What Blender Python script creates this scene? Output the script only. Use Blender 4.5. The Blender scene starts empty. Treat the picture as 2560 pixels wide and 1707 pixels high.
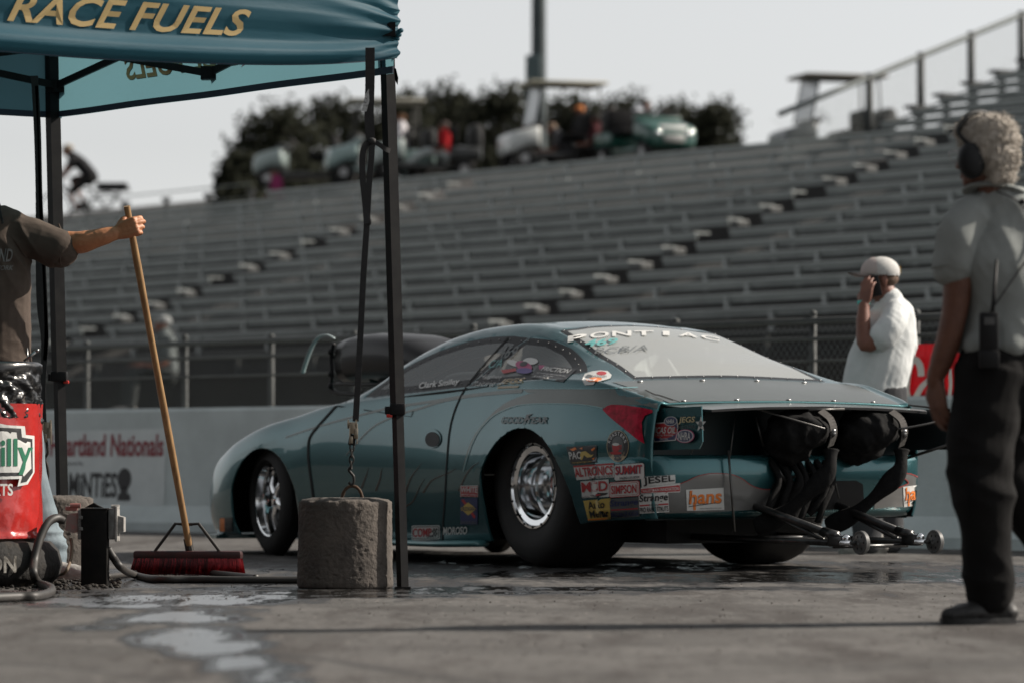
import bpy, bmesh, math, random
import numpy as np
from mathutils import Vector, Matrix, noise
from mathutils.bvhtree import BVHTree
from mathutils.geometry import delaunay_2d_cdt
S = bpy.context.scene
COL = S.collection
R = math.radians
random.seed(11)

# ------------------------------------------------------------------ camera
F, HX, HY, CH = 9600.0, 1280.0, 1150.0, 0.55      # focal length and horizon, in pixels of the 2560 px photograph; lens height
cd = bpy.data.cameras.new('camera')
cam = bpy.data.objects.new('camera', cd); COL.objects.link(cam)
cd.sensor_width = 36; cd.lens = 135
cd.shift_y = (HY - 853.5) / 2560.0
cd.clip_start = 0.5; cd.clip_end = 3000
cam.location = (0, 0, CH); cam.rotation_euler = (R(90), 0, 0)
cd.dof.use_dof = True; cd.dof.focus_distance = 17.5; cd.dof.aperture_fstop = 2.8
S.camera = cam
S.render.resolution_x, S.render.resolution_y = 1024, 682

# ------------------------------------------------------------------ sky, sun, exposure
SUN_EL, SUN_AZ = 34.0, 77.0                       # azimuth clockwise from +Y (away from the lens), so the sun is right and a little behind
W = bpy.data.worlds.new('World'); S.world = W; W.use_nodes = True
nt = W.node_tree; bg = nt.nodes['Background']
sky = nt.nodes.new('ShaderNodeTexSky'); sky.sky_type = 'NISHITA'; sky.sun_disc = False
sky.sun_elevation = R(SUN_EL); sky.sun_rotation = R(SUN_AZ)
sky.air_density = 1.0; sky.dust_density = 0.5; sky.ozone_density = 1.0
hs = nt.nodes.new('ShaderNodeHueSaturation'); hs.inputs['Saturation'].default_value = 0.10
nt.links.new(sky.outputs[0], hs.inputs['Color']); nt.links.new(hs.outputs[0], bg.inputs['Color'])
bg.inputs['Strength'].default_value = 0.089
sl = bpy.data.lights.new('sun', 'SUN'); sl.energy = 5.0; sl.angle = R(0.5); sl.color = (1.0, 0.91, 0.80)
so = bpy.data.objects.new('sun', sl); COL.objects.link(so)
sdir = Vector((math.sin(R(SUN_AZ)) * math.cos(R(SUN_EL)), math.cos(R(SUN_AZ)) * math.cos(R(SUN_EL)), math.sin(R(SUN_EL))))
so.rotation_euler = sdir.to_track_quat('Z', 'Y').to_euler(); so.location = (30, 10, 30)
S.view_settings.view_transform = 'Standard'; S.view_settings.look = 'None'
S.view_settings.exposure = 0.53; S.view_settings.gamma = 1.0
S.cycles.max_bounces = 8; S.cycles.transparent_max_bounces = 24; S.cycles.use_denoising = True

# ------------------------------------------------------------------ helpers
def P(px, py, D):
    return Vector(((px - HX) / F * D, D, CH + (HY - py) / F * D))
def G(px, py):
    D = CH * F / (py - HY); return Vector(((px - HX) / F * D, D, 0))

MATS = {}
def mat(name, col, rough=0.6, metal=0.0, col2=None, scale=20, detail=6, bump=0.0, bscale=None, coat=0.0, spec=0.5,
        trans=0.0, lo=0.35, hi=0.65, stretch=None, sheen=0.0, rough2=None, coat_rough=0.05, flake=0.0):
    if name in MATS: return MATS[name]
    m = bpy.data.materials.new(name); m.use_nodes = True; MATS[name] = m
    t = m.node_tree; b = t.nodes['Principled BSDF']
    c = lambda v: (v[0], v[1], v[2], 1)
    b.inputs['Base Color'].default_value = c(col); b.inputs['Roughness'].default_value = rough
    b.inputs['Metallic'].default_value = metal; b.inputs['Specular IOR Level'].default_value = spec
    if coat: b.inputs['Coat Weight'].default_value = coat; b.inputs['Coat Roughness'].default_value = coat_rough
    if sheen: b.inputs['Sheen Weight'].default_value = sheen
    if trans: b.inputs['Transmission Weight'].default_value = trans
    tc = t.nodes.new('ShaderNodeTexCoord'); vec = tc.outputs['Object']
    if stretch:
        mp = t.nodes.new('ShaderNodeMapping'); mp.inputs['Scale'].default_value = stretch
        t.links.new(vec, mp.inputs['Vector']); vec = mp.outputs[0]
    if col2 or rough2 is not None:
        n = t.nodes.new('ShaderNodeTexNoise'); n.inputs['Scale'].default_value = scale; n.inputs['Detail'].default_value = detail
        n.inputs['Roughness'].default_value = 0.62
        t.links.new(vec, n.inputs['Vector'])
        r = t.nodes.new('ShaderNodeMapRange'); r.inputs['From Min'].default_value = lo; r.inputs['From Max'].default_value = hi
        t.links.new(n.outputs['Fac'], r.inputs['Value'])
        if col2:
            x = t.nodes.new('ShaderNodeMix'); x.data_type = 'RGBA'
            x.inputs['A'].default_value = c(col); x.inputs['B'].default_value = c(col2)
            t.links.new(r.outputs[0], x.inputs['Factor']); t.links.new(x.outputs['Result'], b.inputs['Base Color'])
        if rough2 is not None:
            y = t.nodes.new('ShaderNodeMapRange'); y.inputs['To Min'].default_value = rough; y.inputs['To Max'].default_value = rough2
            t.links.new(r.outputs[0], y.inputs['Value']); t.links.new(y.outputs[0], b.inputs['Roughness'])
    if bump:
        n2 = t.nodes.new('ShaderNodeTexNoise'); n2.inputs['Scale'].default_value = bscale or scale * 3; n2.inputs['Detail'].default_value = 5
        t.links.new(vec, n2.inputs['Vector'])
        bp = t.nodes.new('ShaderNodeBump'); bp.inputs['Strength'].default_value = bump; bp.inputs['Distance'].default_value = 0.01
        t.links.new(n2.outputs['Fac'], bp.inputs['Height']); t.links.new(bp.outputs[0], b.inputs['Normal'])
    return m

def link(name, me, m=None, parent=None, smooth=True, loc=None):
    o = bpy.data.objects.new(name, me); COL.objects.link(o)
    if m is not None:
        for x in (m if isinstance(m, (list, tuple)) else [m]): me.materials.append(x)
    if parent: o.parent = parent
    if loc is not None: o.location = loc
    if smooth and len(me.polygons): me.polygons.foreach_set('use_smooth', [True] * len(me.polygons))
    return o
def obj(name, bm, m=None, parent=None, smooth=False, loc=None, sharp=None):
    me = bpy.data.meshes.new(name)
    if sharp is not None:
        bmesh.ops.recalc_face_normals(bm, faces=bm.faces[:])
    bm.to_mesh(me); bm.free()
    o = link(name, me, m, parent, smooth or sharp is not None, loc)
    if sharp is not None:
        me.set_sharp_from_angle(angle=R(sharp))
    return o
def tag(o, label=None, cat=None, group=None, kind=None):
    if label: o['label'] = label
    if cat: o['category'] = cat
    if group: o['group'] = group
    if kind: o['kind'] = kind
    return o
def thing(name, label, cat, loc=(0, 0, 0), rz=0, group=None):
    o = bpy.data.objects.new(name, None); COL.objects.link(o); o.empty_display_size = 0.1
    o.location = loc; o.rotation_euler = (0, 0, rz)
    return tag(o, label, cat, group)
def copy_tree(o, parent=None):
    c = o.copy(); COL.objects.link(c)
    if parent: c.parent = parent
    for ch in list(o.children): copy_tree(ch, c)
    return c
BM = bmesh.new
def box(bm, c, s, M=None, bev=0.0, mi=0):
    x, y, z = s[0] / 2, s[1] / 2, s[2] / 2
    vs = [bm.verts.new((c[0] + a * x, c[1] + b * y, c[2] + d * z)) for d in (-1, 1) for a, b in ((-1, -1), (1, -1), (1, 1), (-1, 1))]
    fs = [bm.faces.new([vs[i] for i in q]) for q in ((3, 2, 1, 0), (4, 5, 6, 7), (0, 1, 5, 4), (1, 2, 6, 5), (2, 3, 7, 6), (3, 0, 4, 7))]
    for f in fs: f.material_index = mi
    if bev:
        es = list({e for f in fs for e in f.edges})
        r = bmesh.ops.bevel(bm, geom=es, offset=bev, segments=2, affect='EDGES', profile=0.5)
        vs = list({v for v in vs if v.is_valid} | {v for f in r['faces'] for v in f.verts})
        for f in r['faces']: f.material_index = mi
    if M is not None:
        for v in vs: v.co = M @ v.co
    return vs
def frames(pts):
    pts = [Vector(p) for p in pts]; n = len(pts); out = []
    t0 = (pts[1] - pts[0]).normalized()
    u = t0.cross(Vector((0, 0, 1)))
    if u.length < 0.05: u = t0.cross(Vector((0, 1, 0)))
    u.normalize()
    for i in range(n):
        a = pts[max(i - 1, 0)]; b = pts[min(i + 1, n - 1)]
        t = (b - a).normalized()
        u = (u - t * u.dot(t))
        if u.length < 1e-5: u = t.orthogonal()
        u.normalize(); out.append((t, u, t.cross(u)))
    return out
def tube(bm, pts, r, n=10, cap=True, mi=0, flat=1.0, upv=None):
    pts = [Vector(p) for p in pts]; fr = frames(pts); rings = []
    for i, p in enumerate(pts):
        t, u, v = fr[i]
        if upv is not None:
            u = Vector(upv) - t * t.dot(Vector(upv)); u.normalize(); v = t.cross(u)
        ri = r[i] if isinstance(r, (list, tuple)) else r
        ra, rb = ri if isinstance(ri, (list, tuple)) else (ri, ri * flat)
        rings.append([bm.verts.new(p + u * (ra * math.cos(2 * math.pi * k / n)) + v * (rb * math.sin(2 * math.pi * k / n))) for k in range(n)])
    for a, b in zip(rings, rings[1:]):
        for k in range(n):
            f = bm.faces.new((a[k], a[(k + 1) % n], b[(k + 1) % n], b[k])); f.material_index = mi
    if cap:
        f = bm.faces.new(rings[0][::-1]); f.material_index = mi
        f = bm.faces.new(rings[-1]); f.material_index = mi
    return rings
def bar(bm, a, b, w, h, up=(0, 0, 1), mi=0):
    a, b = Vector(a), Vector(b); t = (b - a); L = t.length; t.normalize()
    s = t.cross(Vector(up))
    if s.length < 1e-4: s = t.cross(Vector((0, 1, 0)))
    s.normalize(); u = s.cross(t)
    M = Matrix((( t.x, s.x, u.x, (a.x + b.x) / 2), (t.y, s.y, u.y, (a.y + b.y) / 2), (t.z, s.z, u.z, (a.z + b.z) / 2), (0, 0, 0, 1)))
    return box(bm, (0, 0, 0), (L, w, h), M, mi=mi)
def lathe(bm, prof, n=32, M=None, mi=0, close=False):
    rings = []
    for r, z in prof:
        rings.append([bm.verts.new((M @ Vector((r * math.cos(2 * math.pi * k / n), r * math.sin(2 * math.pi * k / n), z))) if M else
                                   (r * math.cos(2 * math.pi * k / n), r * math.sin(2 * math.pi * k / n), z)) for k in range(n)])
    for a, b in zip(rings, rings[1:]):
        for k in range(n):
            f = bm.faces.new((a[k], a[(k + 1) % n], b[(k + 1) % n], b[k])); f.material_index = mi
    if close:
        bm.faces.new(rings[0][::-1]).material_index = mi; bm.faces.new(rings[-1]).material_index = mi
    return rings
def ball(bm, c, r, n=3, M=None, mi=0):
    rr = r if isinstance(r, (list, tuple)) else (r, r, r)
    g = bmesh.ops.create_icosphere(bm, subdivisions=n, radius=1)
    for v in g['verts']:
        q = Vector((v.co.x * rr[0], v.co.y * rr[1], v.co.z * rr[2]))
        if M is not None: q = M.to_3x3() @ q
        v.co = q + Vector(c)
    for f in {f for v in g['verts'] for f in v.link_faces}: f.material_index = mi
    return g['verts']
def prism(bm, poly, d, M=None, mi=0):
    """poly in XY, extruded by d along Z"""
    M = M or Matrix()
    a = [bm.verts.new(M @ Vector((x, y, 0))) for x, y in poly]; b = [bm.verts.new(M @ Vector((x, y, d))) for x, y in poly]
    n = len(poly)
    fs = [bm.faces.new(a[::-1]), bm.faces.new(b)] + [bm.faces.new((a[i], a[(i + 1) % n], b[(i + 1) % n], b[i])) for i in range(n)]
    for f in fs: f.material_index = mi
    return a + b
def spline(pts, n=8):
    """Catmull-Rom through points"""
    pts = [Vector(p) for p in pts]; out = []
    for i in range(len(pts) - 1):
        p0 = pts[max(i - 1, 0)]; p1 = pts[i]; p2 = pts[i + 1]; p3 = pts[min(i + 2, len(pts) - 1)]
        for k in range(n):
            t = k / n
            out.append(0.5 * ((2 * p1) + (p2 - p0) * t + (2 * p0 - 5 * p1 + 4 * p2 - p3) * t * t + (3 * p1 - p0 - 3 * p2 + p3) * t ** 3))
    out.append(pts[-1]); return out
_dg = None
def remesh(bm, vox, smooth=0, dec=None, sub=0):
    """one continuous surface out of overlapping closed pieces"""
    me = bpy.data.meshes.new('tmp'); bmesh.ops.recalc_face_normals(bm, faces=bm.faces[:]); bm.to_mesh(me); bm.free()
    o = bpy.data.objects.new('tmp', me); COL.objects.link(o)
    md = o.modifiers.new('r', 'REMESH'); md.mode = 'VOXEL'; md.voxel_size = vox; md.use_smooth_shade = True
    if smooth:
        sm = o.modifiers.new('s', 'SMOOTH'); sm.iterations = smooth; sm.factor = 0.5
    dg = bpy.context.evaluated_depsgraph_get(); dg.update()
    out = bpy.data.meshes.new_from_object(o.evaluated_get(dg))
    bpy.data.objects.remove(o); bpy.data.meshes.remove(me)
    return out
def displace(me, fn):
    n = len(me.vertices); co = np.empty(n * 3); no = np.empty(n * 3)
    me.vertices.foreach_get('co', co); me.vertices.foreach_get('normal', no)
    co = co.reshape(-1, 3); no = no.reshape(-1, 3)
    for i in range(n):
        d = fn(Vector(co[i]), Vector(no[i]))
        co[i] += np.array(d) if isinstance(d, Vector) else no[i] * d
    me.vertices.foreach_set('co', co.ravel()); me.update()
def fbm(v, s, o=4):
    return noise.fractal(Vector(v) * s, 1.0, 2.0, o)
def text2d(s, size=1.0, bold=0.0, shear=0.0, space=1.0, squash=1.0, align='CENTER'):
    """flat lettering as (verts2d, faces); height of capitals is about 0.7 size"""
    cu = bpy.data.curves.new('t', 'FONT'); cu.body = s; cu.size = size; cu.offset = min(bold, .022); cu.shear = shear
    cu.space_character = space; cu.align_x = align; cu.align_y = 'CENTER'; cu.resolution_u = 3; cu.fill_mode = 'FRONT'
    o = bpy.data.objects.new('t', cu); COL.objects.link(o)
    dg = bpy.context.evaluated_depsgraph_get(); dg.update()
    me = bpy.data.meshes.new_from_object(o.evaluated_get(dg))
    v = [(q.co.x * squash, q.co.y) for q in me.vertices]; f = [tuple(p.vertices) for p in me.polygons]
    bpy.data.objects.remove(o); bpy.data.curves.remove(cu); bpy.data.meshes.remove(me)
    return v, f
def fit(vf, w, h):
    v, f = vf
    if not v: return vf
    xs = [a for a, b in v]; ys = [b for a, b in v]
    cx, cy = (min(xs) + max(xs)) / 2, (min(ys) + max(ys)) / 2
    sx = w / max(max(xs) - min(xs), 1e-6); sy = h / max(max(ys) - min(ys), 1e-6)
    return [((a - cx) * sx, (b - cy) * sy) for a, b in v], f
def place(bm, vf, fn, mi=0):
    """2-D lettering or shape put on a surface by fn(x, y) -> Vector"""
    v, f = vf; vs = [bm.verts.new(fn(a, b)) for a, b in v]
    for q in f:
        try: bm.faces.new([vs[i] for i in q]).material_index = mi
        except ValueError: pass
def fill(poly, step):
    """polygon -> triangulated patch with interior points"""
    p = []
    n = len(poly)
    for i in range(n):
        a = Vector(poly[i]); b = Vector(poly[(i + 1) % n]); k = max(1, int((b - a).length / step))
        p += [a + (b - a) * (j / k) for j in range(k)]
    xs = [q.x for q in p]; ys = [q.y for q in p]; pts = [Vector((q.x, q.y)) for q in p]; m = len(pts)
    def inside(x, y):
        c = False; j = m - 1
        for i in range(m):
            if (pts[i].y > y) != (pts[j].y > y) and x < (pts[j].x - pts[i].x) * (y - pts[i].y) / (pts[j].y - pts[i].y) + pts[i].x: c = not c
            j = i
        return c
    ext = []
    y = min(ys) + step / 2
    while y < max(ys):
        x = min(xs) + step / 2
        while x < max(xs):
            if inside(x, y) and min((Vector((x, y)) - q).length for q in pts) > step * 0.45: ext.append(Vector((x, y)))
            x += step
        y += step
    r = delaunay_2d_cdt(pts + ext, [], [list(range(m))], 1, 1e-5)
    return [(v.x, v.y) for v in r[0]], [tuple(f) for f in r[2]]
def ellipse(cx, cy, rx, ry, n=28, rot=0.0):
    c, s = math.cos(rot), math.sin(rot)
    return [(cx + rx * math.cos(2 * math.pi * k / n) * c - ry * math.sin(2 * math.pi * k / n) * s,
             cy + rx * math.cos(2 * math.pi * k / n) * s + ry * math.sin(2 * math.pi * k / n) * c) for k in range(n)]

def islands(name, bm, m=None, parent=None, smooth=False):
    """one object for every separate piece of bm"""
    bm.verts.index_update(); seen = set(); out = []
    for v0 in bm.verts:
        if v0 in seen: continue
        st, comp = [v0], []
        seen.add(v0)
        while st:
            v = st.pop(); comp.append(v)
            for e in v.link_edges:
                w_ = e.other_vert(v)
                if w_ not in seen: seen.add(w_); st.append(w_)
        nb = BM(); mp = {v: nb.verts.new(v.co) for v in comp}
        for f in {f for v in comp for f in v.link_faces}:
            nf = nb.faces.new([mp[v] for v in f.verts]); nf.material_index = f.material_index
        out.append(obj(name, nb, m, parent, smooth=smooth))
    bm.free(); return out
# ================================================================== ground
def ground_height(x, y): return 0.0
def axis(lo, hi, dense_lo, dense_hi, step):
    a = list(np.arange(dense_lo, dense_hi, step)); k = step
    v = dense_lo
    L = []
    while v > lo: k *= 1.35; v -= k; L.append(v)
    k = step; v = a[-1]; Q = []
    while v < hi: k *= 1.35; v += k; Q.append(v)
    return np.array(L[::-1] + a + Q)
gx = axis(-400, 400, -3.6, 3.9, 0.036); gy = axis(-60, 900, 9.2, 23.5, 0.036)
nx, ny = len(gx), len(gy)
co = np.zeros((ny, nx, 3)); co[..., 0] = gx[None, :]; co[..., 1] = gy[:, None]
# where water lies: centre (read off the photograph), half sizes in metres, depth
BLOBS = [((1650, 1428), 3.4, 2.7, .62), ((560, 1462), 1.1, 1.5, .62), ((2350, 1428), 1.5, 1.9, .62), ((1000, 1472), 1.2, .9, .66),
         ((400, 1496), .70, .80, 1.05), ((300, 1512), .34, .45, 1.1), ((440, 1538), .30, .75, 1.25), ((490, 1585), .18, .65, 1.25), ((545, 1622), .13, .55, 1.2), ((600, 1652), .11, .50, 1.2), ((655, 1690), .09, .55, 1.2), ((700, 1725), .08, .5, 1.2),
         ((215, 1568), .16, .28, .75), ((1050, 1481), .9, .22, .92), ((1400, 1470), 1.3, .36, .92), ((2050, 1446), 1.5, .7, .93), ((2450, 1436), .9, .7, .93), ((1500, 1436), 1.8, .6, .86), ((900, 1490), .5, .25, .85), ((700, 1478), .6, .4, .85), ((160, 1480), .6, .45, .8)]
BLOBS = [(G(*c), a, b_, s) for c, a, b_, s in BLOBS]
TAR = [([(520, 1578), (900, 1577), (1200, 1571), (1600, 1567), (2000, 1566), (2560, 1561)], .030), ([(640, 1632), (820, 1648), (960, 1672), (1100, 1692), (1300, 1720)], .035), ([(1480, 1690), (1900, 1677), (2250, 1666), (2640, 1655)], .022), ([(-60, 1650), (200, 1672), (420, 1700)], .015)]  # tar seams; the first line paints in the walking man's cast shadow
TAR_SHADOW_W = [([G(*p) for p in pts], w) for pts, w in TAR]
def segd(px, py, a, b_):
    d = b_ - a; t = max(0, min(1, ((px - a.x) * d.x + (py - a.y) * d.y) / max(d.length_squared, 1e-9)))
    return math.hypot(px - a.x - d.x * t, py - a.y - d.y * t)
wet = np.zeros((ny, nx)); tar_shadow = np.zeros((ny, nx))
for j in range(ny):
    y = gy[j]
    if not 8.5 < y < 26: continue
    for i in range(nx):
        x = gx[i]
        if not -5 < x < 5.5: continue
        v = 0.0
        n1 = noise.fractal(Vector((x * 1.6, y * .9, 0)), 1, 2.1, 5); 
        for c, a, b_, s in BLOBS:
            dx = (x - c.x) / a; dy = (y - c.y) / b_
            if abs(dx) > 1.7 or abs(dy) > 1.7: continue
            q = math.hypot(dx, dy) + n1 * .55
            v = max(v, s * max(0, min(1, (1.55 - q) / 1.15)))
        wet[j, i] = max(0, min(1.2, v))
        if y < 13.6:
            t = 0
            for pts, w in TAR_SHADOW_W:
                ww = w * (1 + .8 * n1)
                for a, b_ in zip(pts, pts[1:]):
                    if min(a.y, b_.y) - .15 < y < max(a.y, b_.y) + .15:
                        t = max(t, 1 - segd(x, y, a, b_) / max(ww, .004))
            tar_shadow[j, i] = max(0, min(1, t * 2))
me = bpy.data.meshes.new('ground')
idx = np.arange(nx * ny).reshape(ny, nx)
q = np.stack([idx[:-1, :-1], idx[:-1, 1:], idx[1:, 1:], idx[1:, :-1]], -1).reshape(-1, 4)
me.vertices.add(nx * ny); me.vertices.foreach_set('co', co.reshape(-1)); me.loops.add(q.size); me.loops.foreach_set('vertex_index', q.reshape(-1).astype(np.int32))
me.polygons.add(len(q)); me.polygons.foreach_set('loop_start', np.arange(0, q.size, 4, dtype=np.int32)); me.update(calc_edges=True); me.validate()
for nm, arr in (('wet', wet), ('tar_shadow', tar_shadow)):
    at = me.attributes.new(nm, 'FLOAT', 'POINT'); at.data.foreach_set('value', arr.reshape(-1).astype(np.float32))
gm = bpy.data.materials.new('track_concrete'); gm.use_nodes = True; t = gm.node_tree; bs = t.nodes['Principled BSDF']; Lk = t.links.new
def N(tp, **k):
    n = t.nodes.new(tp)
    for a, b_ in k.items(): setattr(n, a, b_)
    return n
def noise_n(scale, detail, vec, rough=.6):
    n = N('ShaderNodeTexNoise'); n.inputs['Scale'].default_value = scale; n.inputs['Detail'].default_value = detail; n.inputs['Roughness'].default_value = rough; Lk(vec, n.inputs['Vector']); return n.outputs['Fac']
def ramp(v, lo, hi, a=0.0, b_=1.0):
    r = N('ShaderNodeMapRange'); r.interpolation_type = 'SMOOTHSTEP'
    for k, x in (('From Min', lo), ('From Max', hi), ('To Min', a), ('To Max', b_)): r.inputs[k].default_value = x
    Lk(v, r.inputs['Value']); return r.outputs[0]
def mixc(f, a, b_):
    m = N('ShaderNodeMix', data_type='RGBA')
    for s, v in (('A', a), ('B', b_)):
        if isinstance(v, tuple): m.inputs[s].default_value = (*v, 1)
        else: Lk(v, m.inputs[s])
    if isinstance(f, float): m.inputs['Factor'].default_value = f
    else: Lk(f, m.inputs['Factor'])
    return m.outputs['Result']
def mth(op, a, b_=None):
    m = N('ShaderNodeMath', operation=op)
    for i, v in enumerate((a, b_)):
        if v is None: continue
        if isinstance(v, (int, float)): m.inputs[i].default_value = v
        else: Lk(v, m.inputs[i])
    return m.outputs[0]
tc = N('ShaderNodeTexCoord').outputs['Object']
mp = N('ShaderNodeMapping'); mp.inputs['Rotation'].default_value = (0, 0, R(34)); mp.inputs['Scale'].default_value = (1, .22, 1); Lk(tc, mp.inputs['Vector'])
c0 = mixc(ramp(noise_n(1.1, 6, tc), .35, .68), (.112, .107, .102), (.060, .057, .054))
c0 = mixc(ramp(noise_n(2.2, 8, mp.outputs[0], .7), .47, .60), c0, (.045, .040, .037))       # rubber and dirt drawn out along the track
c0 = mixc(ramp(noise_n(22, 5, tc, .7), .54, .66), c0, (.062, .055, .050))
c0 = mixc(ramp(noise_n(140, 3, tc), .60, .70), c0, (.035, .032, .029))
c0 = mixc(ramp(noise_n(90, 2, tc), .62, .74), c0, (.20, .185, .17))
mp3 = N('ShaderNodeMapping'); mp3.inputs['Scale'].default_value = (16, 3.2, 1); Lk(tc, mp3.inputs['Vector'])
c0 = mixc(ramp(noise_n(1.0, 8, mp3.outputs[0], .75), .53, .62), c0, mixc(.6, c0, (.030, .027, .025)))
c0 = mixc(ramp(noise_n(1.7, 6, mp3.outputs[0], .7), .60, .68), c0, (.19, .175, .16))
wa0 = wa = N('ShaderNodeAttribute', attribute_name='wet').outputs['Fac']; ta = N('ShaderNodeAttribute', attribute_name='tar_shadow').outputs['Fac']
mp2 = N('ShaderNodeMapping'); mp2.inputs['Scale'].default_value = (7, 1.1, 1); Lk(tc, mp2.inputs['Vector'])
wa = mth('ADD', wa, mth('MULTIPLY', mth('SUBTRACT', noise_n(1.0, 7, mp2.outputs[0], .7), .53), 1.6))
w1 = mth('ADD', wa, mth('MULTIPLY', mth('SUBTRACT', noise_n(7, 10, tc, .82), .5), .9))
gate = ramp(wa0, .02, .12); damp = mth('MULTIPLY', gate, ramp(w1, .26, .52)); pud = mth('MULTIPLY', gate, ramp(w1, .60, .72))
c1_ = mixc(damp, c0, mixc(.82, c0, (.012, .0115, .0115)))
c1_ = mixc(ta, c1_, (.020, .020, .021))
Lk(c1_, bs.inputs['Base Color'])
ro = mth('SUBTRACT', mth('SUBTRACT', .88, mth('MULTIPLY', damp, .42)), mth('MULTIPLY', pud, mth('SUBTRACT', .40, mth('MULTIPLY', ramp(w1, .84, 1.02), .24))))
Lk(ro, bs.inputs['Roughness']); Lk(mth('MULTIPLY', pud, ramp(w1, .84, 1.02)), bs.inputs['Coat Weight']); bs.inputs['Coat Roughness'].default_value = .30; bs.inputs['Coat IOR'].default_value = 1.8; Lk(mth('ADD', .35, mth('MULTIPLY', pud, .65)), bs.inputs['Specular IOR Level'])
bp = N('ShaderNodeBump'); bp.inputs['Distance'].default_value = .006
Lk(mth('SUBTRACT', .62, mth('MULTIPLY', pud, .54)), bp.inputs['Strength'])
Lk(mth('ADD', mth('ADD', noise_n(70, 5, tc), mth('MULTIPLY', noise_n(240, 2, tc), .4)), mth('MULTIPLY', noise_n(18, 2, tc), 1.4)), bp.inputs['Height']); Lk(bp.outputs[0], bs.inputs['Normal'])
tag(link('ground', me, gm, smooth=True), kind='structure')
# loose grit and pebbles
b = BM(); rnd = random.Random(5)
for k in range(650):
    y = rnd.uniform(10.2, 17.5); x = rnd.uniform(-.14, .14) * y
    if rnd.random() < .35: p0 = G(rnd.uniform(60, 700), rnd.uniform(1440, 1500)); x, y = p0.x, p0.y
    r_ = rnd.choice((.0015, .002, .002, .0025, .003, .004))
    vs = ball(b, (x, y, r_ * .5), (r_ * rnd.uniform(.8, 1.6), r_ * rnd.uniform(.8, 1.4), r_ * .7), 1)
tag(obj('grit', b, mat('dark_grit', (.04, .035, .03), .9, 0, (.09, .08, .07), 60)), 'loose dark grit and pebbles scattered over the wet concrete', 'grit', kind='stuff')

# ================================================================== barrier wall, banner, chain-link fence
WTH = R(47); wa_ = Vector((math.cos(WTH), -math.sin(WTH), 0)); wn = Vector((-math.sin(WTH), -math.cos(WTH), 0))   # along, towards the track
W0 = G(250, 1324); WH_ = 0.955
m_wall = mat('painted_concrete_barrier', (.54, .605, .605), .7, 0, (.40, .45, .45), 1.6, 8, bump=.25, bscale=30, lo=.4, hi=.75)
WM = Matrix(((wa_.x, 0, wn.x, W0.x), (wa_.y, 0, wn.y, W0.y), (0, 1, 0, 0), (0, 0, 0, 1)))    # local x along, y up, z out of the face
def wp(x, z, out): return WM @ Vector((x, z, out))
wall = thing('barrier_wall', 'long pale grey concrete barrier wall with event lettering at its left end', 'barrier')
b = BM()
prof = [(-.32, 0), (.10, 0), (.10, .07), (.0, .20), (-.035, .93), (-.05, WH_), (-.22, WH_), (-.24, .93), (-.32, .20)]
for x0, x1 in [(-14.2 + 6.1 * k, -8.112 + 6.1 * k) for k in range(6)]:
    a = [b.verts.new(wp(x0, z, o)) for o, z in prof]; c = [b.verts.new(wp(x1, z, o)) for o, z in prof]; n = len(prof)
    b.faces.new(a); b.faces.new(c[::-1])
    for i in range(n): b.faces.new((a[i], c[i], c[(i + 1) % n], a[(i + 1) % n]))
bmesh.ops.recalc_face_normals(b, faces=b.faces[:])
obj('wall_panel', b, m_wall, wall, sharp=25)
def wpx(px, py, out=.004):                # a mark on the wall face
    o = Vector((0, 0, CH)); d = P(px, py, 1.0) - o
    k = (W0 - o).dot(wn) / d.dot(wn); q = o + d * k
    x = (q - W0).dot(wa_); z = q.z
    zz = min(max(z, .21), .92); face = -.035 * (zz - .20) / .73
    return wp(x, z, face + out)
b = BM()
m_wh2 = mat('wall_poster_white', (.66, .71, .71), .6, 0, (.58, .63, .63), 5); m_wred = mat('wall_lettering_red', (.26, .030, .042), .6); m_wbk = mat('wall_lettering_dark', (.03, .03, .032), .6)
place(b, fill([(118, 1078), (410, 1070), (412, 1288), (118, 1296)], 40), lambda x, y: wpx(x, y, .004), 0)
def wtext(s, x0, y0, x1, y1, mi, bold=.03):
    v, f = fit(text2d(s, 1, bold), x1 - x0, y1 - y0); place(b, (v, f), lambda x, y: wpx((x0 + x1) / 2 + x, (y0 + y1) / 2 - y, .008), mi)
wtext('Heartland Nationals', 122, 1084, 405, 1140, 1, .05); wtext('presented by', 150, 1152, 206, 1164, 2, .0); wtext('MiNTiES', 172, 1180, 292, 1243, 2, .06)
place(b, fill(ellipse(310, 1196, 17, 27, 24), 9), lambda x, y: wpx(x, y, .008), 2); place(b, fill([(298, 1216), (320, 1216), (318, 1232), (326, 1236), (326, 1250), (294, 1250), (296, 1234), (302, 1230)], 9), lambda x, y: wpx(x, y, .008), 2)
obj('event_poster', b, [m_wh2, m_wred, m_wbk], wall)
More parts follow.
